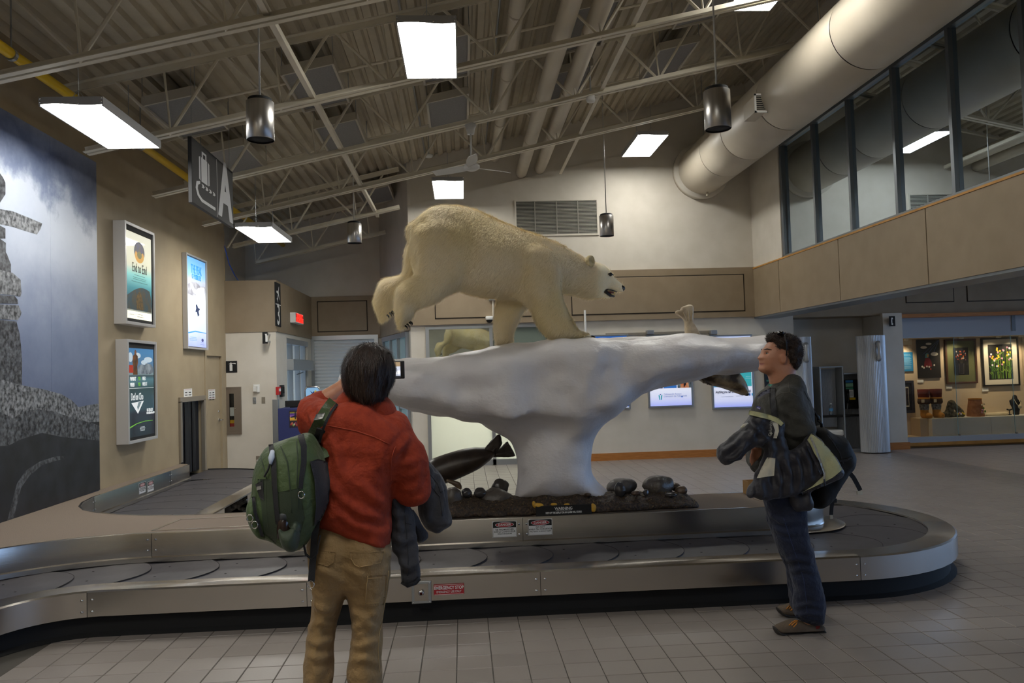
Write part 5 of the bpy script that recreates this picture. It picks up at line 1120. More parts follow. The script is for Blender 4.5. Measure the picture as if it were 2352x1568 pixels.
a, b = onY(1392, 768, YB-.03), onY(1640, 762, YB-.03); tag(MB().box((a[0], YB-.04, a[2]-.02), (b[0], YB-.001, a[2]+.02)).build('poster_rail', M_['framem']), 'thin dark rail along the back wall above the posters', 'rail')
# ================================================================ pay phone alcove
M_['ribbed'] = mat('ribbed_aluminium', 'b9bcbf', .36, .35); M_['ribdk'] = mat('ribbed_aluminium_dark', '9c9fa2', .4, .25)
def ribbed_column(pxa, pxb, ytop, Y, label):
    a, b = onY(pxa, ytop, Y), onY(pxb, ytop, Y); x0, x1, zt = float(a[0]), float(b[0]), float(a[2]); r = (x1-x0)/2; cx = (x0+x1)/2
    t = thing('phone_column', label, 'column', (cx, Y, 0), 'ribbed columns of the phone alcove'); n = 56; prof = []
    for i in range(n*2):
        rr = r-(.006 if i % 2 else 0); an = 2*PI*i/(2*n); prof.append((cx+rr*math.cos(an), Y+.12+rr*math.sin(an)*.8))
    MB().prism([(x, y, .02) for x, y in prof], (0, 0, zt-.02)).build('ribbed_shell', M_['ribbed'], t)
    h = MB().tube([(cx+r*.1+.0, Y+.12-r*.8+.0, zt-.14), (cx+r*.1, Y+.12-r*.8-.035, zt-.16), (cx+r*.1, Y+.12-r*.8-.04, zt-.28), (cx+r*.1, Y+.12-r*.8-.035, zt-.4), (cx+r*.1, Y+.12-r*.8, zt-.42)], [.05, .04, .026, .04, .05], 12).build('handset_emblem', M_['ribbed'], t, True); return t
ribbed_column(1826, 1868, 774, 13.75, 'ribbed metal column behind the man in grey, phone emblem near its top')
ribbed_column(1975, 2038, 771, 13.55, 'ribbed metal column right of the pay phone, lit blue on one side')
def ribpanel(x0, x1, z0, z1, Y, name, t, arch=.0):
    n = max(6, int((x1-x0)/.018)); m = MB()
    for i in range(n):
        xa = x0+(x1-x0)*i/n; xb = x0+(x1-x0)*(i+.6)/n; m.box((xa, Y-.006, z0), (xb, Y, z1))
    m.box((x0, Y, z0), (x1, Y+.02, z1)); return m.build(name, M_['ribdk'], t)
Yp = 14.1
t = thing('phone_booth', 'ribbed grey pay phone stand with two bays and dark rail', 'booth', (float(onY(1925, 1040, Yp)[0]), Yp, 0))
p = lambda px, py, Y=Yp: onY(px, py, Y)
L0, L1, L2 = float(p(1870, 900)[0]), float(p(1921, 900)[0]), float(p(1986, 900)[0])
zl, zr = float(p(1895, 844)[2]), float(p(1950, 856)[2])
ribpanel(L0+.04, L1-.01, .45, zl-.03, Yp, 'back_panel', t); ribpanel(L1+.03, L2-.04, .0, zr-.02, Yp, 'back_panel', t)
for x, zt_ in ((L0, zl), (L1, zl), (L2-.02, zr)): MB().box((x, Yp-.25, .0 if x > L0 else .4), (x+.03, Yp+.03, zt_), .01).build('side_fin', M_['alu'], t)
box('top_cap', (L0, Yp-.25, zl), (L1+.03, Yp+.03, zl+.02), M_['alu'], t); box('top_cap', (L1+.03, Yp-.25, zr-.02), (L2+.01, Yp+.03, zr), M_['alu'], t)
zz = float(p(1930, 953)[2]); MB().tube([(L0, Yp-.2, zz), (L2, Yp-.2, zz)], .022, 10).build('rail', M_['black'], t)
MB().box((L0+.03, Yp-.24, .3), (L1, Yp+.02, zz-.25), .03).build('lower_shelf', M_['white'], t)
box('lower_panel', (L1+.35, Yp-.03, .05), (L2-.03, Yp-.008, zz-.05), M_['ribdk'], t); box('foot_plate', (L1+.03, Yp-.26, 0), (L2+.02, Yp+.03, .06), M_['alu'], t)
a, b = p(1941, 872, Yp-.12), p(1976, 938, Yp-.12); ph = thing('pay_phone', 'black pay phone with white instruction card and handset', 'phone', (float(a[0]), Yp-.12, float(b[2])))
MB().box((a[0], Yp-.12, b[2]), (b[0], Yp-.007, a[2]), .012).build('case', M_['black'], ph); w_ = b[0]-a[0]; h_ = a[2]-b[2]
MB().tube([(a[0]+.03, Yp-.13, a[2]-h_*.42), (a[0]+.025, Yp-.16, a[2]-h_*.5), (a[0]+.025, Yp-.16, a[2]-h_*.68), (a[0]+.03, Yp-.13, a[2]-h_*.76)], [.035, .022, .022, .035], 10).build('handset', M_['black'], ph, True)
def card(nm, u0, u1, v0, v1, m): return box(nm, (a[0]+w_*u0, Yp-.125, b[2]+h_*v0), (a[0]+w_*u1, Yp-.119, b[2]+h_*v1), m, ph)
card('blue_header', .02, .55, .9, .985, pm('phone_blue', '3d7fc0')); card('green_card', .02, .55, .76, .88, pm('phone_green', '8fc4a4')); card('green_strip', .02, .55, .68, .74, pm('phone_green2', '4f9f7d')); kp = card('white_card', .25, .56, .39, .66, M_['paper']); card('yellow_strip', .25, .68, .31, .38, M_['yellow'])
for i in range(4):
    for j in range(3): box('key', (a[0]+w_*(.31+.07*j), Yp-.128, b[2]+h_*(.58-.045*i)), (a[0]+w_*(.35+.07*j), Yp-.125, b[2]+h_*(.61-.045*i)), M_['alu'], kp)
MB().tube([(a[0]+.03, Yp-.13, a[2]-h_*.76), (a[0]+.0, Yp-.14, b[2]-.05), (a[0]+.05, Yp-.13, b[2]-.09), (a[0]+.09, Yp-.12, b[2]-.02)], .007, 8).build('cord', M_['ribdk'], ph, True)
a = onY(1904, 938, Yp-.12); bt = thing('water_bottle', 'small clear water bottle standing on the phone booth rail', 'bottle', (a[0], Yp-.16, zz+.022)); M_['pet'] = mat('clear_plastic', 'b9c6d0', .1); M_['pet'].node_tree.nodes['Principled BSDF'].inputs['Transmission Weight'].default_value = .8
MB().lathe([(0, 0), (.035, 0), (.037, .02), (.034, .07), (.037, .12), (.03, .16), (.013, .19), (.013, .2)], (a[0], Yp-.2, zz+.022), n=18).build('body', M_['pet'], bt, True); MB().lathe([(.0, .018), (.015, .018), (.015, 0)], (a[0], Yp-.2, zz+.215), n=14).build('cap', M_['white'], bt, True)
MB().lathe([(.0375, .07), (.0375, .12)], (a[0], Yp-.2, zz+.022), n=18).build('label', pm('bottle_blue', '5f9fd0'), bt, True)
a, b = onY(2042, 726, 13.9), onY(2056, 749, 13.9); t = thing('phone_sign', 'small black sign with white handset projecting from the pillar top', 'sign', (a[0], 13.9, b[2])); box('plate', (a[0], 13.89, b[2]), (b[0], 13.905, a[2]), M_['blackm'], t); box('bracket', (b[0]-.02, 13.905, b[2]+.03), (b[0], 14.0, a[2]-.03), M_['alu'], t)
cx_, cz_, hh = (a[0]+b[0])/2, (a[2]+b[2])/2, (a[2]-b[2])
raw('handset_icon', [(cx_+u*hh*.5, 13.8885, cz_+v*hh*.5) for u, v in ((-.2, .7), (.1, .72), (.14, .45), (-.02, .35), (-.02, -.35), (.14, -.45), (.1, -.72), (-.2, -.7), (-.26, 0))], [tuple(range(9))], M_['white'], t)

# ================================================================ display case
CY0, CY1 = 14.22, 14.85; CX0, CX1 = PX1+.02, 12.6
zb_, zt_ = float(onY(2210, 1000, CY0)[2]), float(onY(2210, 773, CY0)[2])
case = thing('display_case', 'long glazed museum display case with oak base and white fascia', 'display case', (CX0, CY0, 0)); M_['casewall'] = mat('case_lining', 'c9b79c', .8); M_['fascia'] = mat('case_fascia', 'a9afb8', .5); M_['oak'] = mat('oak_base', '9a6f38', .4, c2='8a602c', ns=4, stretch=(1, 1, 12))
box('oak_base', (CX0, CY0, 0), (CX1, CY1, zb_-.16), M_['oak'], case); box('oak_ledge', (CX0, CY0-.03, zb_-.16), (CX1, CY1, zb_-.1), M_['orange'], case); box('sill_track', (CX0, CY0-.01, zb_-.1), (CX1, CY0+.12, zb_), M_['fascia'], case)
box('case_floor', (CX0, CY0+.12, zb_-.1), (CX1, CY1, zb_-.02), M_['casewall'], case); box('back_panel', (CX0, CY1, 0), (CX1, CY1+.05, 2.42), M_['casewall'], case); box('side_panel', (CX0, CY0, zb_), (CX0+.03, CY1, zt_), M_['casewall'], case)
box('fascia', (CX0, CY0, zt_), (CX1, CY0+.06, 2.42), M_['fascia'], case); box('case_ceiling', (CX0, CY0+.06, zt_+.0), (CX1, CY1, zt_+.04), M_['casewall'], case); box('fascia_rail', (CX0, CY0-.012, zt_), (CX1, CY0, zt_+.08), M_['fascia'], case)
fx_ = float(onY(2323, 740, CY0)[0]); box('fascia_joint', (fx_, CY0-.014, zt_+.08), (fx_+.07, CY0, 2.42), M_['aludk'], case); box('corner_post', (CX0-.1, CY0-.05, .14), (CX0+.02, CY0+.02, float(onY(2066, 870, CY0)[2])), M_['aludk'], case)
gx = [CX0+.03, float(onY(2199, 900, CY0)[0]), float(onY(2330, 900, CY0)[0]), CX1]
for k in range(3):
    yk = CY0+.03+.03*(k % 2); raw('glass_pane', [(gx[k]-(.06 if k else 0), yk, zb_), (gx[k+1]+.06 if k < 2 else gx[k+1], yk, zb_), (gx[k+1]+.06 if k < 2 else gx[k+1], yk, zt_), (gx[k]-(.06 if k else 0), yk, zt_)], [(0, 1, 2, 3)], M_['glass'], case)
    if k: MB().lathe([(0, .03), (.018, .028), (.02, 0)], (gx[k], CY0+.01, zb_+.015), (0, -1, 0), 12).build('lock', M_['framem'], case); box('pane_edge', (gx[k]-.006, CY0+.028, zb_), (gx[k]+.002, CY0+.034, zt_), mat('glass_edge', '8fb7bb', .1), case)
for px in (2083, 2210, 2296, 2348):
    x = float(onY(px, 775, CY0+.3)[0]); s = MB().lathe([(.04, 0), (.045, -.03), (.03, -.035)], (x, CY0+.33, zt_), n=16).build('spotlight', M_['white'], case)
    la = bpy.data.lights.new('case_spot', 'SPOT'); la.energy = 22; la.color = (1, .8, .52); la.spot_size = 1.7; la.spot_blend = .8; la.shadow_soft_size = .03
    lo_ = bpy.data.objects.new('case_spot', la); COL.objects.link(lo_); lo_.location = (x, CY0+.25, zt_-.05); lo_.rotation_euler = (.55, 0, 0)
BW = CY1-.012
def art(pts, name, label, fm, fw, mat_m=None, mw=0, cat='picture', grp=None):
    c = [onY(px, py, BW) for px, py in pts]; x0, x1 = float((c[0][0]+c[3][0])/2), float((c[1][0]+c[2][0])/2); z1, z0 = float((c[0][2]+c[1][2])/2), float((c[2][2]+c[3][2])/2)
    t = thing(name, label, cat, (x0, BW, z0), grp); fr = MB()
    if fw:
        for r in ((x0, x0+fw, z0, z1), (x1-fw, x1, z0, z1), (x0+fw, x1-fw, z0, z0+fw), (x0+fw, x1-fw, z1-fw, z1)): fr.box((r[0], BW-.03, r[2]), (r[1], BW+.01, r[3]), .003)
        fr.build('frame', fm, t)
    if mat_m: box('mount', (x0+fw, BW-.012, z0+fw), (x1-fw, BW, z1-fw), mat_m, t)
    e = fw+mw
    def q(u, v, d=0.): return (x0+e+(x1-x0-2*e)*u, BW-.014-d, z0+e+(z1-z0-2*e)*v)
    return t, q, x0, x1, z0, z1
gold = mat('dark_gold_frame', '4a2f22', .4); dkf = mat('black_frame', '14110f', .4)
t, q, *_ = art([(2069, 779), (2094, 780), (2096, 852), (2070, 853)], 'info_panel', 'blue and white printed information panel inside the display case', None, 0)
quad('panel_face', q, 0, 1, 0, 1, 0, pm('info_white', 'dcd6c4'), t); quad('blue_block', q, 0, 1, 0, .6, .002, pm('info_blue', '2a7fb8'), t); quad('photo_strip', q, 0, 1, .62, .83, .002, pm('info_photo', 'b08a5a', c2='e6dcc8', ns=14), t)
for v in (.52, .42, .36, .3, .24, .16, .1): lines_text(q(.45, v, .003), 2, .2, .018, pm('info_text', 'a9d4ea'), t)
t, q, *_ = art([(2103, 780), (2156, 780), (2161, 867), (2108, 868)], 'wall_hanging', 'black tapestry with a girl in a red parka under white clouds', None, 0)
box('black_cloth', tuple(np.array(q(0, 0))+[0, -.004, 0]), tuple(np.array(q(1, 1))+[0, .01, 0]), pm('tapestry_black', '17140f', c2='241c12', ns=30), t)
wc = pm('felt_white', 'e4dccb')
for u, v, r, s in ((.3, .8, .14, .035), (.52, .89, .13, .03), (.75, .62, .16, .05)): disc('felt_cloud', q, u, v, r, s, .006, wc, t)
for (a, b, c) in ((.92, .98, .25), (.95, .98, .45), (.97, .98, .68)): raw('felt_ray', [q(a, b, .0055), q(a+.02, b, .0055), q(c+.02, .62, .0055), q(c, .62, .0055)], [(0, 1, 2, 3)], pm('ray_blue', '5a6a90'), t)
curve_poly('felt_parka', q, [(.28, .3), (.3, .42), (.36, .52), (.42, .54), (.52, .52), (.6, .44), (.63, .3), (.45, .27)], .006, pm('felt_red', '8f1f20'), t); curve_poly('felt_hood', q, [(.34, .52), (.36, .62), (.44, .66), (.5, .62), (.48, .53)], .007, pm('felt_teal', '5f9a9a'), t); disc('felt_face', q, .46, .585, .04, .04, .008, pm('felt_skin', 'd09a4a'), t)
for u, v in ((.2, .3), (.27, .27), (.4, .3), (.5, .29), (.72, .33)): disc('felt_bloom', q, u, v, .04, .025, .008, wc, t)
disc('felt_bloom', q, .56, .23, .03, .025, .008, pm('felt_orange', 'c0452a'), t)
t, q, *_ = art([(2169, 779), (2241, 778), (2243.5, 880), (2172, 881)], 'framed_picture', 'framed dark flower vase embroidery in olive mount', gold, .035, pm('olive_mount', '5f6340'), .13)
quad('dark_ground', q, 0, 1, 0, 1, 0, pm('vase_black', '0f0e10'), t)
rs2 = np.random.RandomState(4); vl = pm('vase_line', '5a5650')
raw('vase', [q(.36, .05, .001), q(.64, .05, .001), q(.68, .42, .001), q(.34, .42, .001)], [(0, 1, 2, 3)], pm('vase_body', '1d1b1e'), t); MB().tube([q(.34, .42, .002), q(.36, .05, .002), q(.64, .05, .002), q(.68, .42, .002)], .003, 4).build('vase_outline', vl, t)
fc = [pm('bloom_red', '8a3322'), pm('bloom_pale', '8f8a80'), pm('bloom_orange', 'b0552a'), pm('bloom_plum', '5a3548')]
for k in range(22):
    a = rs2.uniform(-1, 1); u, v = .5+.32*a, .55+.32*rs2.rand(); 
    if k % 2: raw('stem', [q(.5+.05*a, .42, .0015), q(.515+.05*a, .42, .0015), q(u, v, .0015)], [(0, 1, 2)], pm('dry_stem', '4a4438') if k == 1 else bpy.data.materials['dry_stem'], t)
    disc('bloom', q, u, v, .035, .03, .002+.0002*k, fc[k % 4], t, 8)
t, q, *_ = art([(2252.5, 776), (2336.5, 775), (2341.5, 884), (2257, 888)], 'framed_picture', 'black framed wildflower picture with wide white mount', dkf, .03, pm('cream_mount', 'd8d2c2'), .1)
quad('dark_ground', q, 0, 1, 0, 1, 0, pm('meadow_black', '15140f'), t)
gm = [pm('leaf_green', '4f7a2a'), pm('leaf_lime', '7fa03a'), pm('leaf_dark', '2f5224')]; fm_ = [pm('petal_yellow', 'e0c53a'), pm('petal_pink', 'c58aa8'), pm('petal_white', 'd9d4e0'), pm('petal_gold', 'd6b02a')]
for k in range(34):
    u = rs2.uniform(.08, .92); h_ = rs2.uniform(.35, .92); b_ = u+rs2.uniform(-.08, .08); raw('stem', [q(u-.012, .02, .001), q(u+.012, .02, .001), q(b_+.006, h_, .001+.0001*k), q(b_-.006, h_, .001+.0001*k)], [(0, 1, 2, 3)], gm[k % 3], t)
    for j in range(2):
        v = h_*rs2.uniform(.2, .9); s = rs2.choice([-1, 1]); raw('leaf', [q(u, v, .004), q(u+s*.05, v+.04, .004), q(u+s*.12, v+.1, .004), q(u+s*.04, v+.07, .004)], [(0, 1, 2, 3)], gm[(k+j) % 3], t)
    disc('petal', q, b_, h_, .04, .03, .006+.0002*k, fm_[k % 4], t, 8)
t, q, *_ = art([(2346, 774), (2400, 773), (2404, 880), (2350, 884)], 'framed_picture', 'pale framed picture cut off by the right edge of the photo', mat('pale_frame', 'b8a890', .5), .03, pm('pale_mount', 'd9d0bc'), .05); quad('pale_print', q, 0, 1, 0, 1, 0, pm('pale_print', 'b9b09a', c2='8d8470', ns=10), t)
t, q, *_ = art([(2068, 875), (2096, 873), (2101, 947), (2072, 949)], 'framed_picture', 'small dark framed embroidered panel below the blue information panel', mat('slate_frame', '2c2c36', .4), .05, pm('slate_mount', '1d1d26'), .03)
quad('pale_band', q, 0, .75, .08, .92, 0, pm('band_cream', 'b9b3a0'), t); quad('inner_black', q, .08, .66, .14, .86, .001, pm('band_black', '131216', c2='3a2c30', ns=40), t)
for pts, w_ in (([(2107, 872), (2121, 878)], 'under the black tapestry'), ([(2173, 886), (2187, 892)], 'under the olive-mounted picture'), ([(2256, 891.5), (2270, 898)], 'under the wildflower picture')):
    a, b = onY(*pts[0], BW), onY(*pts[1], BW); tag(box('caption_card', (a[0], BW-.006, b[2]), (b[0], BW+.01, a[2]), M_['paper']), 'small white caption card '+w_, 'card', 'caption cards')
# ---- plinth with exhibits
px0 = float(onY(2139, 975, CY0+.2)[0]); zp = float(onY(2200, 958, CY0+.3)[2]); PY = CY0+.17
pl_ = thing('display_plinth', 'long low white plinth inside the display case', 'plinth', (px0, PY, zb_-.02)); box('left_end', (float(onY(2113, 975, CY0+.3)[0]), PY+.12, zb_-.02), (px0, CY1-.02, zp), M_['casewall'], pl_); jx = float(onY(2277, 975, PY)[0])
for a, b in ((px0, jx-.003), (jx+.003, CX1-.05)): box('front_block', (a, PY, zb_-.02), (b, CY1-.02, zp), M_['white'], pl_)
EYy = PY+.22
def ep(px, py): return onY(px, py, EYy)
hide = mat('moosehide_tan', 'b8823a', .9, bump=.3, bs=120); fur_b = mat('dark_fur', '2e1c12', .95, c2='4a2e1c', ns=40, bump=.5, bs=200); maroon = mat('maroon_felt', '5a1f18', .95); silver = mat('silver_sealskin', '8d8f92', .8, c2='3d3d40', ns=30, bump=.3, bs=150); furw = mat('cream_fur', 'cfc2a4', .95, bump=.5, bs=200)
def boot(px, label):
    c = ep(px, 957); x, z = float(c[0]), zp; y = EYy; t = thing('fur_boot', label, 'boot', (x, y, z), 'fur boots')
    MB().lathe([(.075, .16), (.085, .22), (.085, .3), (.1, .33)], (x, y, z), n=18).build('silver_shaft', silver, t, True)
    MB().lathe([(.1, .27), (.115, .3), (.11, .36), (.1, .37)], (x, y, z), n=18).build('fur_band', fur_b, t, True); MB().lathe([(.098, .36), (.105, .37), (.105, .385), (.1, .395)], (x, y, z), n=18).build('gold_braid', hide, t, True)
    MB().lathe([(.098, .39), (.105, .46), (.11, .55), (.1, .55), (.09, .4)], (x, y, z), n=18).build('maroon_cuff', maroon, t, True)
    f = union(capsule((x, y, z+.06), (x+.03, y-.11, z+.045), .065, .055), capsule((x, y, z+.06), (x, y, z+.2), .07, .075), k=.03)
    blob('foot', lambda P: np.maximum(f(P), z+.002-P[..., 2]), (x-.12, y-.2, z-.02), (x+.15, y+.12, z+.22), .014, hide, t)
    box('white_tuft', (x-.1, y-.1, z+.3), (x-.05, y-.085, z+.36), furw, t)
boot(2124, 'left one of two tall fur boots with maroon cuffs in the display case'); boot(2152, 'right one of two tall fur boots with maroon cuffs in the display case')
c = ep(2192, 950); x = float(c[0]); t = thing('beaded_slippers', 'dark beaded slipper pair leaning together on the plinth', 'slippers', (x, EYy, zp))
f = union(capsule((x-.1, EYy, zp+.08), (x-.05, EYy, zp+.27), .08, .06), capsule((x-.05, EYy, zp+.27), (x+.12, EYy, zp+.1), .05, .06), capsule((x-.05, EYy-.02, zp+.05), (x+.15, EYy-.02, zp+.05), .05, .05), capsule((x-.2, EYy, zp+.05), (x-.12, EYy, zp+.06), .05, .06), k=.03)
blob('slipper_body', noisy(lambda P: np.maximum(f(P), zp+.002-P[..., 2]), .015, 14), (x-.32, EYy-.15, zp-.02), (x+.25, EYy+.14, zp+.36), .016, mat('beaded_cloth', '2a261f', .9, c2='6f6a58', ns=26), t)
for k in range(5): MB().lathe([(0, .012), (.016, .008), (.02, 0)], (x+.02+.03*k, EYy-.085, zp+.06+.02*(k % 2)), (0, -1, 0), 8).build('bead_flower', fm_[k % 4], t)
c = ep(2241, 952); x = float(c[0]); t = thing('birch_basket', 'tapered birchbark basket with beaded flower and pale rim', 'basket', (x, EYy, zp)); bk_ = mat('birch_bark', 'b07a52', .85, c2='9a6440', ns=20, bump=.2, bs=60)
MB().lathe([(0, 0), (.15, 0), (.155, .015), (.112, .335), (.1, .335), (.1, .3)], (x, EYy, zp), n=32).build('bark_shell', bk_, t, True, auto=True); MB().lathe([(.108, .325), (.12, .325), (.12, .345), (.108, .345)], (x, EYy, zp), n=32).build('rim', hide, t, True)
for k, (u, v) in enumerate(((.05, .22), (.075, .16), (.05, .12), (.09, .24), (.1, .1), (.03, .08), (.08, .07))): MB().lathe([(0, .012), (.018, .008), (.022, 0)], (x+u, EYy-.115-.03*(1-v/.33), zp+v), (.3, -1, .1), 9).build('bead_flower', [furw, gm[0], fm_[1]][k % 3], t)
c = ep(2286, 950); x = float(c[0]); t = thing('fur_mitt', 'flat cream fur piece lying on the plinth', 'fur', (x, EYy, zp)); f = union(capsule((x-.17, EYy, zp+.02), (x+.2, EYy, zp+.03), .03, .045, (1, .6, 1)), capsule((x-.25, EYy-.02, zp+.02), (x-.1, EYy, zp+.03), .02, .03), k=.03)
blob('pelt', noisy(lambda P: np.maximum(f(P), zp+.002-P[..., 2]), .012, 18), (x-.35, EYy-.14, zp-.02), (x+.32, EYy+.14, zp+.12), .015, furw, t)
c = ep(2319, 950); x = float(c[0]); t = thing('ring_stand', 'tiny black T-shaped jewellery stand on the plinth', 'stand', (x, EYy, zp)); MB().lathe([(0, .0), (.04, 0), (.04, .012), (.01, .02), (.01, .1)], (x, EYy, zp), n=16).build('stem', M_['black'], t, True); MB().tube([(x-.05, EYy, zp+.115), (x-.02, EYy, zp+.1), (x+.02, EYy, zp+.1), (x+.05, EYy, zp+.115)], .014, 8).build('cross_bar', M_['black'], t, True)
c = ep(2334, 950); x = float(c[0]); t = thing('necklace_bust', 'black display bust wearing a pale bead necklace', 'bust', (x, EYy, zp))
f = union(capsule((x, EYy, zp+.02), (x+.01, EYy, zp+.12), .06, .06, (1, 1.4, 1)), capsule((x+.0, EYy, zp+.12), (x-.02, EYy, zp+.22), .06, .09, (1, 1.8, 1)), capsule((x-.1, EYy, zp+.27), (x+.08, EYy, zp+.25), .025, .03, (1, 1.2, 1)), capsule((x-.01, EYy, zp+.25), (x-.01, EYy, zp+.35), .045, .04), k=.04)
blob('bust_form', lambda P: np.maximum(f(P), zp+.002-P[..., 2]), (x-.2, EYy-.12, zp-.02), (x+.2, EYy+.12, zp+.42), .014, M_['blackm'], t)
MB().tube([(x-.05, EYy-.03, zp+.3), (x-.02, EYy-.07, zp+.2), (x+.03, EYy-.075, zp+.16), (x+.07, EYy-.05, zp+.22), (x+.06, EYy-.02, zp+.29)], .006, 6).build('necklace', furw, t, True); MB().lathe([(0, .01), (.035, .008), (.04, 0)], (x+.03, EYy-.07, zp+.16), (.1, -1, .1), 14).build('pendant', furw, t, True)

# ================================================================ kiosk by the entrance and the standing sign
KY = 13.2
a, b = onY(638, 938, KY), onY(704, 1030, KY); t = thing('service_kiosk', 'blue service counter with a colourful poster on its front', 'counter', (a[0], KY, 0)); M_['kblue'] = mat('counter_blue', '2a3266', .6)
MB().box((a[0], KY, 0), (b[0], KY+.5, a[2]), .008).build('counter_body', M_['kblue'], t)
c0, c1 = onY(664, 943, KY), onY(693, 981, KY); ps = box('counter_poster', (c0[0], KY-.004, c1[2]), (c1[0], KY, c0[2]), pm('ps_dark', '2a2430'), t)
def kq(u, v, d=0.): return (c0[0]+(c1[0]-c0[0])*u, KY-.005-d, c1[2]+(c0[2]-c1[2])*v)
for v0, v1, c in ((.42, .52, 'e0a83a'), (.52, .64, 'e8c04a'), (.64, .74, '8a5ab0'), (.74, .84, '5a3a90'), (.84, .92, '8f8a30')): quad('sunset_band', kq, .06, .94, v0, v1, .0, pm('ps_'+c, c), ps)
curve_poly('aircraft_shape', kq, [(.46, .96), (.54, .96), (.56, .72), (.9, .62), (.9, .58), (.56, .6), (.54, .48), (.46, .48), (.44, .6), (.1, .58), (.1, .62), (.44, .72)], .001, pm('ps_plane', '1a1030'), ps)
for k in range(9): disc('flower', kq, .15+.09*k, .2+.06*math.sin(k*2.1), .07, .07, .001+.0002*k, pm('ps_f%d' % k, ['a03030', 'c06a50', '8fa050', 'b0a8a0', '903848'][k % 5]), ps, 10)
a, b = onY(655, 920, KY+.2), onY(699, 937, KY+.2); mo = thing('desk_monitor', 'black computer monitor seen from behind on the blue counter', 'monitor', (a[0], KY+.2, b[2])); zc_ = float(onY(650, 938, KY)[2])
MB().box((a[0], KY+.18, zc_+.015), (b[0], KY+.22, a[2]), .006).build('shell', M_['black'], mo); box('stand', ((a[0]+b[0])/2-.08, KY+.2, zc_), ((a[0]+b[0])/2+.08, KY+.3, zc_+.02), M_['black'], mo)
a, b = onY(701, 889, 13.6), onY(736, 1000, 13.6); t = thing('floor_sign', 'blue information sign in a rounded chrome stand near the entrance', 'sign', (a[0], 13.6, 0)); r = .05; x0, x1, z1 = float(a[0]), float(b[0]), float(a[2])
fr_ = [(x0, 13.6, .0), (x0, 13.6, z1-r)]+[(x0+r-r*math.cos(u), 13.6, z1-r+r*math.sin(u)) for u in np.linspace(0, PI/2, 6)][1:]+[(x1-r+r*math.sin(u), 13.6, z1-r+r*math.cos(u)) for u in np.linspace(0, PI/2, 6)]+[(x1, 13.6, 0)]
MB().tube(fr_, .014, 8).build('chrome_frame', M_['chrome'], t, True); box('blue_sheet', (x0+.01, 13.595, .5), (x1-.01, 13.605, z1-.01), pm('sign_blue', '8fbfe8', .25), t); box('base_bar', (x0-.02, 13.45, 0), (x1+.02, 13.75, .02), M_['chrome'], t)
sq = lambda u, v, d=0.: (x0+.01+(x1-x0-.02)*u, 13.5935-d, z1-.02-.5*(1-v))
curve_poly('bird_logo', sq, [(.3, .93), (.5, .85), (.62, .9), (.72, .86), (.56, .8), (.46, .82)], 0, pm('logo_navy2', '1f3f8a'), t); disc('sun_logo', sq, .74, .87, .09, .055, .0004, pm('logo_sun', 'e8d36a'), t); lines_text(sq(.5, .72), 1, .16, .03, pm('sign_ink', '2a4f90'), t, 'x', .014); lines_text(sq(.5, .6), 5, .17, .05, bpy.data.materials['sign_ink'], t)
# ================================================================ the ice floe plinth
M_['ice'] = mat('painted_plaster_ice', 'dfdcdc', .4, c2='d8d4d5', ns=3, bump=.5, bs=5, detail=6, bd=.05)
_n = M_['ice'].node_tree.nodes; _l = M_['ice'].node_tree.links
# second, finer ridge relief
_t = _n.new('ShaderNodeTexNoise'); _t.inputs['Scale'].default_value = 26; _t.inputs['Detail'].default_value = 8; _t.inputs['Distortion'].default_value = 1.5
_tc = _n.new('ShaderNodeTexCoord'); _mp = _n.new('ShaderNodeMapping'); _mp.inputs['Rotation'].default_value = (0, -.5, 0); _mp.inputs['Scale'].default_value = (.5, 1, 1.4); _l.new(_tc.outputs['Object'], _mp.inputs[0]); _l.new(_mp.outputs[0], _t.inputs['Vector'])
_b = _n.new('ShaderNodeBump'); _b.inputs['Strength'].default_value = .35; _b.inputs['Distance'].default_value = .008; _l.new(_t.outputs['Fac'], _b.inputs['Height'])
_old = _n['Principled BSDF'].inputs['Normal'].links[0].from_socket; _l.new(_old, _b.inputs['Normal']); _l.new(_b.outputs[0], _n['Principled BSDF'].inputs['Normal'])
IY = 6.6
ice = thing('ice_floe', 'large white painted plaster ice floe on a pillar, carrying the polar bear', 'sculpture', (.6, IY, .5))
slab = [(781, 866), (790, 850), (830, 838), (880, 829), (920, 826), (978, 824), (1030, 816), (1066, 811.5), (1103, 806), (1132, 794), (1176, 789.5), (1215, 787), (1249, 784), (1268, 779), (1286, 777), (1340, 775), (1392, 775.5), (1440, 773), (1500, 773), (1530, 770), (1560, 768), (1600, 770.5), (1651, 776.5), (1700, 774.5), (1745, 772), (1764, 773), (1768, 785), (1762, 806), (1752, 830), (1742, 845), (1717, 855.5), (1680, 857), (1633, 857), (1600, 866), (1578, 873.5), (1540, 881), (1505, 888), (1461, 906.7), (1430, 930), (1405, 952), (1380, 960), (1320, 985), (1240, 1000), (1170, 1000), (1125, 976), (1066, 966), (1008, 954), (960, 943), (920, 932), (880, 922), (840, 912), (800, 897), (784, 883)]
pillar = [(1120, 970), (1140, 985), (1161, 994.5), (1172, 1008), (1183, 1030), (1188, 1055), (1190, 1085), (1187, 1115), (1184, 1150), (1420, 1150), (1398, 1126), (1370, 1104), (1357, 1078), (1355, 1050), (1360, 1022), (1366, 1000), (1377, 978), (1395, 962), (1410, 950), (1380, 900), (1200, 900)]
f1 = inflate(slab, IY, .62, .19, it=1, pw=2.0); f2 = inflate(pillar, IY, .36, .28, it=1)
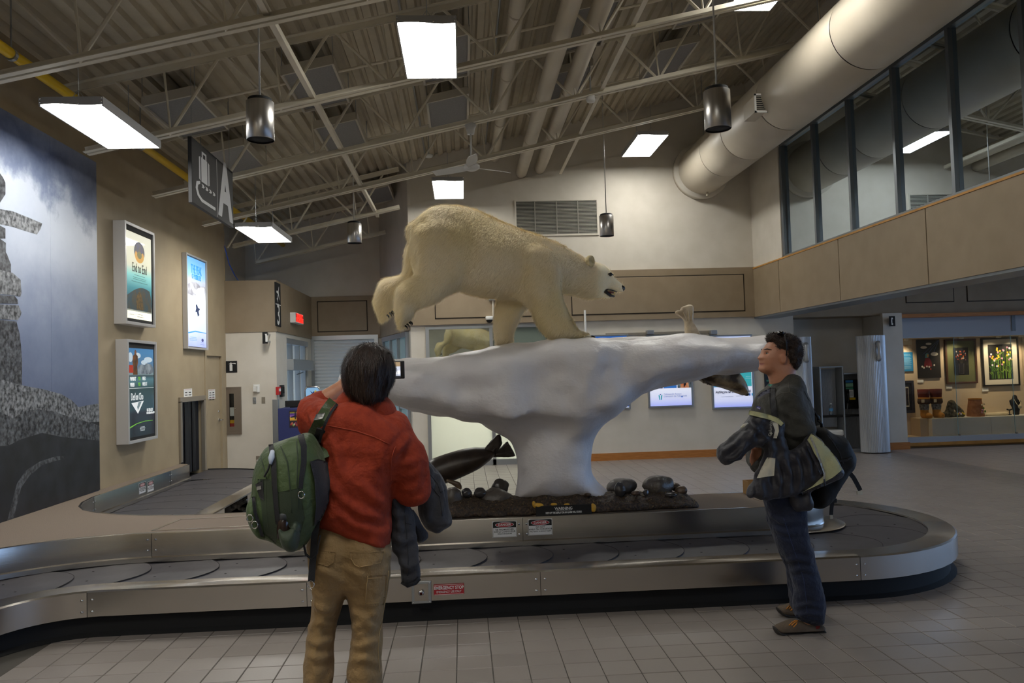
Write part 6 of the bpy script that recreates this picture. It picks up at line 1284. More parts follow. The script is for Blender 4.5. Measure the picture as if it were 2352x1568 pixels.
lump1 = ellipsoid(onY(1130, 850, IY-.42), (.35, .16, .12)); lump2 = ellipsoid(onY(1330, 815, IY-.42), (.45, .16, .1)); lump3 = ellipsoid(onY(1290, 930, IY-.28), (.32, .2, .2)); lump4 = ellipsoid(onY(1560, 815, IY-.45), (.45, .16, .09))
hollow = ellipsoid(onY(1405, 880, IY-.62), (.12, .1, .3)); hollow2 = ellipsoid(onY(1215, 1000, IY-.5), (.3, .12, .1))
fi = union(f1, (f2, .12), (lump1, .12), (lump2, .12), (lump3, .14), (lump4, .12)); fi2 = cut(fi, hollow2, .16)
fice = noisy(noisy(fi2, .035, 3.2), .014, 9, 5)
lo = onY(770, 1150, IY); hi = onY(1780, 755, IY)
blob('ice_body', lambda P: np.maximum(fice(P), .505-P[..., 2]), (lo[0]-.05, IY-.75, .48), (hi[0]+.08, IY+.75, hi[2]+.06), .026, M_['ice'], ice)
# ---------------------------------------------------------------- polar bear
M_['fur'] = mat('polar_fur', 'f6ecce', .85, c2='ead8a6', ns=2.2, sheen=.2, bump=.5, bs=70, stretch=(2.4, 2.4, .5))
M_['furear'] = mat('ear_fur', 'd8c9a0', .85, c2='b7a67c', ns=30, bump=.6, bs=120)
M_['furt'] = mat('polar_fur_hair', 'fbeccb', .75, c2='f1deaa', ns=2.2, sheen=.1)
BY = 6.55
bear = thing('polar_bear', 'stuffed cream polar bear striding down the white ice floe, mouth open', 'bear', onY(1160, 785, BY))
torso = [(958, 600), (946, 560), (943, 524), (950, 512), (963, 502), (991, 486), (1020, 477), (1048, 473.5), (1081, 479), (1121, 496.5), (1157, 515), (1196, 534), (1227, 541), (1261, 556), (1300, 573), (1337, 594), (1352, 600), (1373, 606), (1385, 612), (1397, 621), (1408, 634), (1418, 646), (1430, 658), (1433, 664), (1430, 671), (1420, 668.5), (1404, 665.5), (1390, 664), (1387, 668), (1391, 674), (1401, 679), (1411, 681), (1409, 683.5), (1398, 684.5), (1380, 684), (1366, 682), (1340, 679), (1317, 674), (1298, 668), (1286, 668), (1270, 690), (1240, 700), (1215, 695), (1190, 688), (1149, 683), (1120, 678), (1078, 667), (1050, 656), (1010, 650), (975, 640)]
fT = inflate(torso, BY, .30, .33, it=1)
# head and neck are narrower than the body
fTn = lambda P: fT(P)
XH = float(onY(1300, 620, BY)[0])
def shaped(P):
    # narrow the half-width towards the head
    q = P.copy(); x = P[..., 0]; k = np.clip((x-XH+.12)/.45, 0, 1); s = 1+k*k*(3-2*k)*1.6; q[..., 1] = BY+(P[..., 1]-BY)*s
    return fT(q)
NY, FYr = BY-.17, BY+.17
thigh = [(960, 520), (1000, 500), (1060, 510), (1090, 560), (1088, 598), (1066, 634), (1043, 662), (1003, 695), (975, 704), (961, 707), (953, 712), (950, 722), (944, 733), (936, 745), (928, 753), (919, 757), (915, 748), (910, 735), (907, 710), (908, 680), (911, 665), (920, 653), (936, 642), (953, 632), (958, 615), (953, 580), (954, 545)]
fN = inflate(thigh, NY-.025, .14, .11, it=1)
hindf = [(952, 540), (938, 556), (930, 580), (928, 614), (923, 630), (905, 636), (884, 640), (874, 650), (865, 666), (859, 685), (857.5, 697), (864, 712), (869, 724), (874, 735), (880, 740), (890, 733), (900, 722), (903, 712), (905, 700), (912, 685), (922, 668), (940, 655), (962, 640), (985, 600), (975, 550)]
fH = inflate(hindf, FYr, .12, .1, it=1)
fore = [(1200, 560), (1260, 565), (1283, 600), (1287, 650), (1290, 684), (1303, 716), (1317, 744), (1334, 763), (1348, 766), (1358, 770), (1359, 775), (1345, 778), (1310, 779), (1280, 779), (1262, 774), (1247, 760), (1234, 744), (1224, 720), (1217, 694), (1205, 650), (1195, 600)]
fF = inflate(fore, NY-.03, .13, .09, it=1)
foref = [(1150, 640), (1143, 684), (1137, 715), (1135, 737), (1136, 765), (1139, 786), (1146, 791), (1165, 791), (1178, 788), (1177, 774), (1181, 755), (1190, 738), (1203, 716), (1215, 700), (1235, 660)]
fG = inflate(foref, FYr-.02, .11, .085, it=1)
ham = ellipsoid(onY(1020, 575, NY+.02), (.27, .17, .36)); sh = ellipsoid(onY(1235, 630, NY+.05), (.17, .13, .3)); belly = ellipsoid(onY(1130, 600, BY), (.45, .33, .27))
skull = ellipsoid(onY(1372, 640, BY), (.12, .125, .12)); cheek = ellipsoid(onY(1355, 655, BY), (.12, .13, .085)); neck = capsule(onY(1260, 615, BY), onY(1350, 640, BY), .2, .125, (1, .95, 1))
muzzle = capsule(onY(1385, 645, BY), onY(1422, 659, BY), .062, .034)
tail = ellipsoid(onY(949, 535, BY), (.05, .06, .08))
fb = union(shaped, (ham, .07), (sh, .07), (belly, .08), (fN, .022), (fF, .02), (fH, .04), (fG, .04), (cheek, .05), (skull, .04), (muzzle, .03), (neck, .06), (tail, .05))
mouth = capsule(onY(1386, 668, BY), onY(1412, 675, BY), .018, .012, (1, .35, 1)); fb = cut(fb, mouth, .008)
lo = onY(850, 795, BY); hi = onY(1440, 465, BY)
bo_, bv, bq = blob('body', noisy(fb, .008, 14, 2), (lo[0]-.05, BY-.44, lo[2]-.04), (hi[0]+.05, BY+.44, hi[2]+.06), .0165, M_['fur'], bear)
Xn = float(onY(1392, 650, BY)[0]); legz = float(onY(1200, 690, BY)[2])
def bkeep(c, n): return np.where(c[:, 0] > Xn-.08, .12, 1.)*np.where(c[:, 1] > BY+.25, .35, 1.)
def bflow(p): 
    d = np.tile(np.array([-.55, 0, -.85]), (len(p), 1)); hd_ = p[:, 0] > XH; d[hd_] = (-1, 0, -.45); return d
strands('fur', bv, bq, 270000, .045, .08, M_['furt'], bear, bkeep, .002, 2, bflow, .24)
nz = mat('nose_black', '121112', .25); 
f = union(ellipsoid(onY(1428, 662, BY), (.03, .036, .026)), capsule(onY(1424, 659, BY)+np.array([0, -.02, 0]), onY(1424, 659, BY)+np.array([0, .02, 0]), .02, .02), k=.015); c = onY(1428, 662, BY); blob('nose', f, c-.06, c+.06, .006, nz, bear)
lp = mat('lip_black', '171314', .35); m1 = [onY(1389, 665, BY), onY(1392, 673, BY), onY(1400, 679, BY), onY(1410, 681, BY)]
for s in (-1, 1): MB().tube([p_+np.array([0, s*(.046-.008*i), 0]) for i, p_ in enumerate(m1)], [.009, .012, .012, .007], 8).build('lower_lip', lp, bear, True)
MB().tube([p_+np.array([0, -.048+.01*i, 0]) for i, p_ in enumerate([onY(1389, 665, BY), onY(1402, 667, BY), onY(1416, 671, BY)])], [.006, .006, .004], 8).build('upper_lip', lp, bear, True)
c = onY(1399, 672, BY); blob('tongue', ellipsoid(c, (.045, .026, .012)), c-.08, c+.08, .006, mat('tongue', '6a3030', .4), bear)
tooth = mat('tooth', 'd8c27a', .3)
for px, py, s in ((1410, 671, -1), (1404, 680, -1), (1410, 671, 1), (1404, 680, 1)): p_ = onY(px, py, BY)+np.array([0, s*.028, 0]); up = -1 if py < 675 else 1; MB().lathe([(.007, 0), (.004, .015), (0, .026)], p_, (0, 0, up), 8).build('canine_tooth', tooth, bear, True)
for s in (-1, 1):
    ex = onY(1398, 633, BY); c = np.array([ex[0]-.0, BY+s*.083, ex[2]]); MB().lathe([(.016*math.cos(a), .016*math.sin(a)) for a in np.linspace(-PI/2, PI/2, 8)], c, (0, 1, 0), 12).build('eye', mat('bear_eye', '0c0a09', .1) if s < 0 else bpy.data.materials['bear_eye'], bear, True)
    MB().tube([c+np.array([-.022, s*.006, .002]), c+np.array([0, s*.012, .013]), c+np.array([.022, s*.004, -.006])], .005, 6).build('eyelid', lp, bear, True)
    e = onY(1351, 607, BY); c = np.array([e[0], BY+s*.112, e[2]+.012]); fe = cut(ellipsoid(c, (.042, .032, .05)), ellipsoid(c+np.array([.022, s*.024, .004]), (.028, .024, .035)), .008); ear, ev, eq = blob('ear', fe, c-.07, c+.07, .0075, M_['furear'], bear)
cl = mat('claw_black', '0e0c0b', .25)
for cx_, cy_, Y, dxs in ((933, 745, NY, ((-.02, -.05), (-.005, -.06), (.012, -.045), (.02, -.02))), (893, 722, FYr, ((-.02, -.1), (.0, -.1), (.02, -.09), (.01, -.05)))):
    for dx, dy in dxs: p_ = onY(cx_, cy_, Y)+np.array([dx+.02, dy-.05, dx*.8]); MB().tube([p_, p_+np.array([.014, -.012, -.012]), p_+np.array([.018, -.014, -.032])], [.008, .006, .001], 7).build('claw', cl, bear, True)
for dy in (-.1, -.06, -.02, .02): p_ = onY(1356, 773, NY)+np.array([0, dy+.04, 0]); MB().tube([p_, p_+np.array([.02, 0, -.002]), p_+np.array([.034, 0, -.014])], [.008, .006, .001], 7).build('claw', cl, bear, True)
# ---------------------------------------------------------------- seals
def seal_mat(nm, a, b, sc): return mat(nm, a, .38, c2=b, ns=sc, detail=5, bump=.12, bs=160, contrast=(.4, .62))
M_['seal1'] = seal_mat('seal_mottled', '584838', 'b59e78', 11); M_['seal2'] = mat('seal_dark', '2a231e', .35, c2='43382e', ns=9, bump=.1, bs=160); M_['seal3'] = seal_mat('seal_tail_fur', '9d8a70', 'c9b89a', 9)
SY = 6.75
sl = thing('diving_seal', 'spotted brown seal diving through the ice, tail above and head below', 'seal', onY(1600, 860, SY))
bodyp = [(1575, 850), (1600, 845), (1690, 850), (1702, 862), (1711, 876), (1717, 893), (1718, 902), (1712, 908), (1705, 908), (1692, 903), (1670, 895), (1640, 885), (1618, 878), (1602, 870), (1590, 862)]
f = union(inflate(bodyp, SY, .13, .1, it=1), capsule(onY(1600, 835, SY), onY(1640, 850, SY), .1, .12), k=.05); a, b = onY(1560, 915, SY), onY(1725, 810, SY)
blob('body', f, (a[0], SY-.2, a[2]-.02), (b[0]+.03, SY+.2, b[2]), .011, M_['seal1'], sl)
MB().lathe([(0, .012), (.009, .008), (.012, 0)], onY(1703, 887, SY)+np.array([0, -.075, 0]), (.2, -1, 0), 10).build('eye', nz, sl, True)
c = onY(1713, 905, SY); blob('nose', ellipsoid(c+np.array([0, -.02, 0]), (.022, .03, .016)), c-.05, c+.05, .006, nz, sl)
fl_ = [(1610, 868), (1622, 872), (1632, 881), (1640, 885), (1630, 885), (1622, 880), (1615, 881), (1612, 876)]; f = inflate(fl_, SY-.11, .03, .02, it=1); a, b = onY(1600, 895, SY), onY(1650, 860, SY); blob('fore_flipper', f, (a[0], SY-.17, a[2]), (b[0], SY-.05, b[2]), .006, M_['seal1'], sl)
for px, py in ((1611, 873), (1612, 877), (1616, 881)): p_ = onY(px, py, SY)+np.array([0, -.125, 0]); MB().tube([p_, p_+np.array([-.012, 0, -.008])], [.004, .001], 6).build('claw', cl, sl)
SY2 = 6.7; tl_ = [(1574, 775), (1572, 750), (1572, 738), (1566, 730), (1551, 721), (1550, 716), (1556, 712), (1563, 712), (1564, 706), (1570, 703), (1577, 701), (1582, 699), (1590, 700), (1593, 706), (1592, 722), (1592, 738), (1600, 752), (1609, 768), (1612, 778)]
f = inflate(tl_, SY2, .032, .02, it=1); f = union(f, capsule(onY(1592, 785, SY2), onY(1581, 742, SY2), .06, .016), k=.02); a, b = onY(1545, 785, SY2), onY(1618, 695, SY2)
blob('hind_flippers', f, (a[0], SY2-.12, a[2]), (b[0], SY2+.12, b[2]), .0065, M_['seal3'], sl)
for q0, q1 in (((1572, 738), (1554, 717)), ((1575, 738), (1564, 708)), ((1580, 738), (1578, 703)), ((1586, 738), (1589, 703))): MB().tube([onY(*q0, SY2)+np.array([0, -.035, 0]), (onY(*q0, SY2)+onY(*q1, SY2))/2+np.array([0, -.04, 0]), onY(*q1, SY2)+np.array([0, -.012, 0])], [.004, .006, .003], 6).build('toe_ridge', M_['seal3'], sl, True)
SY3 = 6.85
s2 = thing('swimming_seal', 'dark brown seal mounted nose down beside the ice pillar', 'seal', onY(1080, 1080, SY3))
bp_ = [(975, 1078), (983, 1064), (1000, 1052), (1030, 1040), (1070, 1029), (1105, 1027), (1120, 1027), (1134, 1032), (1140, 1040), (1134, 1048), (1120, 1062), (1095, 1080), (1055, 1098), (1030, 1108), (1008, 1112), (990, 1104), (978, 1092)]
f = union(inflate(bp_, SY3, .13, .12, it=1), capsule(onY(1010, 1080, SY3), onY(1090, 1052, SY3), .11, .08), k=.03); a, b = onY(968, 1125, SY3), onY(1192, 990, SY3)
blob('body', f, (a[0], SY3-.2, a[2]), (b[0], SY3+.2, b[2]), .012, M_['seal2'], s2)
for k_, fl3 in enumerate(([(1106, 1036), (1118, 1022), (1130, 1009), (1143, 996), (1150, 997), (1152, 1008), (1154, 1019), (1147, 1030), (1140, 1038), (1124, 1046)], [(1122, 1046), (1140, 1035), (1154, 1023), (1165, 1011), (1170, 1020), (1176, 1030), (1181, 1040), (1185, 1047), (1172, 1050), (1150, 1049), (1134, 1050)])):
    Yk = SY3-.03+.06*k_; f = inflate(fl3, Yk, .03, .022, it=1); a, b = onY(1098, 1058, Yk), onY(1192, 988, Yk); blob('hind_flipper', noisy(f, .004, 40), (a[0], Yk-.06, a[2]), (b[0], Yk+.06, b[2]), .006, M_['seal2'], s2)
fp = [(1025, 1098), (1040, 1103), (1054, 1105), (1061, 1114), (1061, 1125), (1050, 1121), (1038, 1112), (1026, 1107)]; f = inflate(fp, SY3-.12, .02, .02, it=1); a, b = onY(1018, 1130, SY3), onY(1068, 1092, SY3); blob('fore_flipper', f, (a[0], SY3-.17, a[2]), (b[0], SY3-.07, b[2]), .006, M_['seal1'], s2)
for q0, q1 in (((1128, 1030), (1146, 1000)), ((1132, 1034), (1151, 1012)), ((1140, 1038), (1168, 1018)), ((1140, 1042), (1178, 1036))): MB().tube([onY(*q0, SY3)+np.array([0, -.07, 0]), onY(*q1, SY3)+np.array([0, -.03, 0])], [.006, .004], 6).build('toe_ridge', M_['seal2'], s2, True)
wk = mat('whisker', '1a1614', .5)
for k in range(5): p_ = onY(982, 1080, SY3)+np.array([0, -.1, 0]); MB().tube([p_, p_+np.array([.05, -.05, -.015*k]), p_+np.array([.1, -.06, -.012*k-.01])], [.0012, .001, .0005], 4).build('whisker', wk, s2)
# ---------------------------------------------------------------- gravel mound, stones, warning plate
M_['earth'] = mat('glued_gravel', '2a211b', .6, c2='5a4632', ns=55, detail=8, bump=1.0, bs=70, contrast=(.42, .7), bd=.015)
mound = thing('gravel_mound', 'dark brown glued gravel bed around the foot of the ice pillar', 'gravel', (.5, 6.5, .5))
mp_ = [(975, 1180), (985, 1160), (1000, 1150), (1030, 1142), (1075, 1138), (1100, 1140), (1140, 1143), (1180, 1138), (1220, 1138), (1232, 1131), (1240, 1125), (1255, 1124), (1275, 1129), (1300, 1128), (1315, 1122), (1325, 1123), (1338, 1130), (1370, 1130), (1400, 1128), (1430, 1133), (1480, 1130), (1530, 1128), (1560, 1130), (1585, 1138), (1596, 1150), (1597, 1160), (1590, 1165), (1540, 1170), (1450, 1176), (1360, 1182), (1240, 1190), (1050, 1195), (985, 1195)]
f = noisy(noisy(inflate(mp_, 6.5, .27, .12, it=1), .018, 16), .012, 42, 3); a, b = onY(965, 1200, 6.5), onY(1610, 1110, 6.5)
mo_, mv, mq = blob('gravel_bed', lambda P: np.maximum(np.maximum(f(P), .503-P[..., 2]), 6.25+.012*vnoise(P*18)-P[..., 1]), (a[0], 6.21, .48), (b[0], 6.85, b[2]+.02), .0135, M_['earth'], mound)
# loose glued pebbles (too many to count)
rs3 = np.random.RandomState(8); pm_ = MB(); top_ = np.argwhere(mv[:, 2] > .515).ravel(); top_ = top_[(mv[top_, 1] < 6.6) & (mv[top_, 1] > 6.262)]
for k in range(1500):
    p_ = mv[rs3.choice(top_)]; r = rs3.uniform(.003, .0085)
    v8 = [(p_[0]+r*rs3.uniform(.7, 1.2)*a_, p_[1]+r*rs3.uniform(.7, 1.2)*b_, p_[2]+r*.7*c_) for a_, b_, c_ in ((1, 0, 0), (-1, 0, 0), (0, 1, 0), (0, -1, 0), (0, 0, 1), (0, 0, -1))]
    pm_.add(v8, [(0, 2, 4), (2, 1, 4), (1, 3, 4), (3, 0, 4), (2, 0, 5), (1, 2, 5), (3, 1, 5), (0, 3, 5)])
stuff(pm_.build('pebbles', mat('pebble_mix', '3a2f26', .45, c2='a08a5a', ns=38, contrast=(.45, .75)), mound))
M_['stone'] = mat('varnished_stone', '58514a', .4, c2='443e39', ns=14, bump=.35, bs=60); M_['stone2'] = mat('wet_dark_stone', '343235', .22, c2='403c39', ns=12, bump=.2, bs=50); M_['stone3'] = mat('brown_stone', '5a4534', .4, c2='3a2d22', ns=14, bump=.3, bs=60)
def stone(px, py, w, h, Y, m, label, seed):
    c = onY(px, py, Y); rx = w/2*Y/FPX; rz = h/2*Y/FPX; f = noisy(ellipsoid(c, (rx, min(rx, .16)*.85, rz)), rx*.26, 1.3/rx, seed); e = np.array([rx, min(rx, .16), rz])*1.5
    tag(blob('stone', f, c-e, c+e, max(rx/9, .005), m)[0], label, 'stone', 'stones on the gravel mound')
for a in ((1140, 1148, 80, 52, 6.5, 'stone', 'broad grey-brown stone left of the ice pillar'), (1148, 1120, 42, 40, 6.62, 'stone2', 'pointed dark wet stone behind the broad left stone'), (1103, 1131, 30, 22, 6.45, 'stone2', 'small round black stone, inner one of the left pair'), (1072, 1132, 24, 22, 6.45, 'stone2', 'small round black stone, outer one of the left pair'),
          (1040, 1150, 44, 60, 6.42, 'stone', 'leaning dark stone by the hanging grey jacket'), (1430, 1116, 74, 40, 6.6, 'stone', 'wide grey stone just right of the ice pillar'), (1510, 1116, 76, 44, 6.55, 'stone', 'largest rounded grey stone on the right'), (1424, 1124, 28, 34, 6.4, 'stone2', 'pointed black stone in front of the wide grey one'),
          (1483, 1131, 14, 16, 6.33, 'stone2', 'tiny black pebble stone right of centre'), (1541, 1136, 26, 12, 6.34, 'stone2', 'flat black stone near the right end'), (1565, 1127, 28, 22, 6.5, 'stone3', 'brown stone at the right end'), (1548, 1118, 30, 18, 6.62, 'stone3', 'brown stone behind the largest one'), (1460, 1132, 22, 12, 6.36, 'stone3', 'small brown stone before the wide grey one'), (1350, 1136, 16, 10, 6.33, 'stone3', 'small brown stone in front of the pillar')):
    stone(*a[:5], M_[a[5]], a[6], a[0] % 17)
wy = 6.236; c = [onY(*p_, wy) for p_ in ((1230, 1162), (1358, 1157), (1358, 1182), (1231, 1187))]; x0, x1 = c[0][0], c[1][0]; zc0 = (c[2][2]+c[3][2])/2; zc1 = (c[0][2]+c[1][2])/2
t = thing('warning_plate', 'black WARNING plate with white lettering on the gravel mound', 'sign', (x0, wy, zc0)); MB().box((x0, wy-.004, zc0), (x1, wy+.004, zc1), .001).build('plate', M_['black'], t); hw = (zc1-zc0)
cxm = (x0+x1)/2; text('WARNING', hw*.36, (cxm, wy-.0055, zc0+hw*.7), M_['white'], t, sx=.95, bold=.0004); box('underline', (cxm-.062, wy-.0055, zc0+hw*.53), (cxm+.062, wy-.0045, zc0+hw*.56), M_['white'], t)
text('KEEP OFF THE DISPLAY OR AN ALARM WILL SOUND', hw*.25, (cxm, wy-.0055, zc0+hw*.33), M_['white'], t, sx=.57, bold=.0005)
M_['glue'] = mat('yellow_glue', 'c99a2e', .5, bump=.4, bs=90)
for px, py, w, h, gw in ((1236, 1161, 26, 12, 'top left corner of'), (1226, 1157, 8, 14, 'far left, beside'), (1362, 1166, 16, 20, 'right end of'), (1272, 1158, 16, 7, 'upper edge, white-flecked, of'), (1302, 1158, 14, 5, 'upper middle edge of')): c = onY(px, py, wy+.014); tag(blob('glue_blob', noisy(ellipsoid(c, (w/2*wy/FPX, .02, h/2*wy/FPX)), .004, 60), c-.07, c+.07, .005, M_['glue'])[0], 'yellow glue patch at the '+gw+' the black warning plate', 'glue', 'yellow glue patches')
# ================================================================ people, bags and jackets
from mathutils.bvhtree import BVHTree
from mathutils.geometry import delaunay_2d_cdt
def bvh_of(*objs):
    V, Fc = [], []
    for o in objs:
        b = len(V); off = origin_of(o); V += [v.co+off for v in o.data.vertices]; Fc += [tuple(b+i for i in p.vertices) for p in o.data.polygons]
    return BVHTree.FromPolygons(V, Fc)
def cast(T, px, py, default=None):
    d = Vector(ray(px, py)).normalized(); h = T.ray_cast(Vector(_C), d)
    return (h[0], d) if h[0] is not None else (default, d)
def drape(name, poly, T, m, parent, off=.004, thick=.006, step=5., smooth=True):
    """a cloth patch laid on an existing surface, seen from the front of it"""
    poly = [Vector((float(a), float(b))) for a, b in poly]; P2 = list(poly); n = len(poly); ed = []
    xs = [p.x for p in poly]; ys = [p.y for p in poly]
    # densify border
    B = []
    for i in range(n):
        a, b = poly[i], poly[(i+1) % n]; k = max(1, int((b-a).length/step))
        for j in range(k): B.append(a.lerp(b, j/k))
    pts = list(B); nb = len(B)
    x = min(xs)
    while x < max(xs):
        y = min(ys)
        while y < max(ys): pts.append(Vector((x+random.uniform(-.4, .4), y+random.uniform(-.4, .4)))); y += step
        x += step
    co, _, fs, *_r = delaunay_2d_cdt(pts, [(i, (i+1) % nb) for i in range(nb)], [list(range(nb))], 1, .01)
    hit = [cast(T, p.x, p.y) for p in co]; known = [(p, (h[0]-Vector(_C)).length) for p, h in zip(co, hit) if h[0] is not None]
    if not known: return None
    top, bot = [], []
    for p, (h, d) in zip(co, hit):
        if h is None:
            dd = min(known, key=lambda q: (q[0]-p).length)[1]; h = Vector(_C)+d*dd
        top.append(h-d*off); bot.append(h-d*(off-thick))
    k = len(co); cnt = {}
    for f in fs:
        for i in range(len(f)): e = (f[i], f[(i+1) % len(f)]); cnt[e] = 1
    side = [(a, b, k+b, k+a) for (a, b) in cnt if (b, a) not in cnt]
    return raw(name, [tuple(v) for v in top+bot], [tuple(f) for f in fs]+[tuple(k+i for i in reversed(f)) for f in fs]+side, m, parent, smooth)
def wrinkle(o, lines, amp=.009, w=.014):
    """raise cloth folds (with a valley beside them) along lines on the surface"""
    me = o.data; n = len(me.vertices); V = np.empty(n*3); me.vertices.foreach_get('co', V); V = V.reshape(-1, 3); N = np.empty(n*3); me.vertices.foreach_get('normal', N); N = N.reshape(-1, 3)
    off = np.array(origin_of(o)); T = bvh_of(o); D = np.zeros(n)
    for k, L in enumerate(lines):
        pts = []
        for a, b in zip(L[:-1], L[1:]):
            m_ = max(2, int(math.dist(a, b)/3))
            for j in range(m_+1):
                h, d = cast(T, a[0]+(b[0]-a[0])*j/m_, a[1]+(b[1]-a[1])*j/m_)
                if h is not None: pts.append(np.array(h)-off)
        if len(pts) < 3: continue
        best = np.full(n, 9.); tt = np.zeros(n)
        for j, p in enumerate(pts):
            d = np.linalg.norm(V-p, axis=1); m = d < best; best[m] = d[m]; tt[m] = j/(len(pts)-1)
        f = np.sin(PI*np.clip(.12+.76*tt, 0, 1)); D += amp*f*(np.exp(-(best/w)**2)-.75*np.exp(-((best-2.0*w)/(.9*w))**2))
    V = V+N*D[:, None]; me.vertices.foreach_set('co', V.ravel()); me.update()
def ribbon(name, line, wpx, T, m, parent, off=.006, thick=.006, step=4.):
    L = [Vector(p) for p in line]; W = wpx if hasattr(wpx, '__len__') else [wpx]*len(L); l, r = [], []
    for i, p in enumerate(L):
        d = (L[min(i+1, len(L)-1)]-L[max(i-1, 0)]).normalized(); n = Vector((-d.y, d.x)); l.append(p+n*W[i]/2); r.append(p-n*W[i]/2)
    return drape(name, l+r[::-1], T, m, parent, off, thick, step)
def seam(name, line, T, m, parent, r=.0016, off=.002):
    pts = []
    for (a, b) in zip(line[:-1], line[1:]):
        for j in range(4):
            px, py = a[0]+(b[0]-a[0])*j/4, a[1]+(b[1]-a[1])*j/4; h, d = cast(T, px, py)
            if h is not None: pts.append(tuple(h-d*off))
    if len(pts) > 2: return MB().tube(pts, r, 5).build(name, m, parent, True)
def strap_line(name, line, wpx, T, m, parent, off=.015, th=.008):
    L = []
    for a, b in zip(line[:-1], line[1:]):
        for j in range(3): L.append((a[0]+(b[0]-a[0])*j/3, a[1]+(b[1]-a[1])*j/3))
    L.append(line[-1]); ds = []
    for p in L: h, d = cast(T, *p); ds.append((h-Vector(_C)).length if h is not None else None)
    kn = [i for i, v in enumerate(ds) if v is not None]; ds = np.interp(range(len(ds)), kn, [ds[i] for i in kn])
    ds = np.minimum(ds, np.median(ds)+.08)
    for _ in range(4): q = np.pad(ds, 1, mode='edge'); ds = np.minimum(ds, .25*q[:-2]+.5*q[1:-1]+.25*q[2:])
    P = [Vector(_C)+Vector(ray(*p)).normalized()*(dd-off) for p, dd in zip(L, ds)]; mb = MB(); vs = []
    for i, p in enumerate(P):
        t_ = (P[min(i+1, len(P)-1)]-P[max(i-1, 0)]).normalized(); v = (p-Vector(_C)).normalized(); s = t_.cross(v).normalized(); n = s.cross(t_).normalized(); w2 = wpx*(p-Vector(_C)).length/FPX/2
        for a, b in ((-1, -1), (1, -1), (1, 1), (-1, 1)): vs.append(p+s*a*w2+n*b*th/2+(v*.012 if False else Vector((0, 0, 0))))
    fs = [(4*i+j, 4*i+(j+1) % 4, 4*i+4+(j+1) % 4, 4*i+4+j) for i in range(len(P)-1) for j in range(4)]+[(3, 2, 1, 0), tuple(4*len(P)-4+j for j in range(4))]
    return mb.add(vs, fs).build(name, m, parent)
def strap3(name, pts, w, th, m, parent, side=(0, 1, 0)):
    mb = MB(); sd = Vector(side); P = [Vector([float(c) for c in p]) for p in pts]; vs = []
    for i, p in enumerate(P):
        d = (P[min(i+1, len(P)-1)]-P[max(i-1, 0)]).normalized(); s = (sd-d*sd.dot(d)).normalized(); n = d.cross(s)
        for a, b in ((-1, -1), (1, -1), (1, 1), (-1, 1)): vs.append(p+s*a*w/2+n*b*th/2)
    fs = [(4*i+j, 4*i+(j+1) % 4, 4*i+4+(j+1) % 4, 4*i+4+j) for i in range(len(P)-1) for j in range(4)]+[(3, 2, 1, 0), tuple(4*len(P)-4+j for j in range(4))]
    return mb.add(vs, fs).build(name, m, parent)
def caps(*L): return [capsule(onY(*a), onY(*b), ra, rb) for a, b, ra, rb in L]
M_['skin'] = mat('skin', 'b98468', .5, c2='ad7558', ns=18, bump=.05, bs=160); M_['skin'].node_tree.nodes['Principled BSDF'].inputs['Subsurface Weight'].default_value = .08
M_['hairb'] = mat('dark_brown_hair', '22160f', .42, c2='352319', ns=14, stretch=(6, 6, .6), bump=.5, bs=60); M_['hairc'] = mat('brown_curly_hair', '3a281d', .6, c2='21160f', ns=30, bump=.6, bs=60)
def cloth(nm, a, b, ns=6., bump=.35, bs=130, rough=.85, sheen=.1, bd=.01): return mat(nm, a, rough, c2=b, ns=ns, bump=bump, bs=bs, sheen=sheen, bd=bd)
M_['red_fleece'] = cloth('rust_red_fleece', '96310e', '872809', 40, .5, 60, sheen=0.); M_['khaki'] = cloth('khaki_canvas', '947850', '856b44', 5, .6, 24, bd=.025); M_['charcoal'] = cloth('charcoal_canvas', '36363b', '2b2b30', 6, .5, 14, bd=.025)
M_['grey_fleece'] = cloth('grey_fleece', '3a3934', '33322d', 30, .5, 50); M_['denim'] = cloth('dark_denim', '111c38', '0d162c', 8, .6, 26, bd=.025); M_['navy'] = cloth('navy_grey_nylon', '23222b', '1c1b23', 5, .6, 11, .55, bd=.03); M_['lining'] = cloth('pale_green_lining', 'b5b48c', 'a5a47c', 8, .3, 150)
M_['packgreen'] = cloth('olive_green_nylon', '475a33', '3c4d2a', 5, .6, 22, .6, bd=.02); M_['packdark'] = cloth('dark_green_nylon', '2f3d28', '283523', 6, .2, 300, .6); M_['webbing'] = cloth('black_webbing', '1a1a1f', '141418', 30, .3, 400, .75); M_['packblack'] = cloth('black_nylon', '070708', '050506', 5, .4, 12, .75, 0., bd=.02)
M_['reflect'] = mat('grey_reflective_tape', '9d9d98', .4, .3); M_['offwhite'] = cloth('offwhite_nylon', 'c9c4b4', 'beb9a8', 6, .15, 120, .6); M_['stitch'] = mat('stitching', 'b89a6a', .8); M_['redstitch'] = mat('red_stitch', 'a8432a', .8)

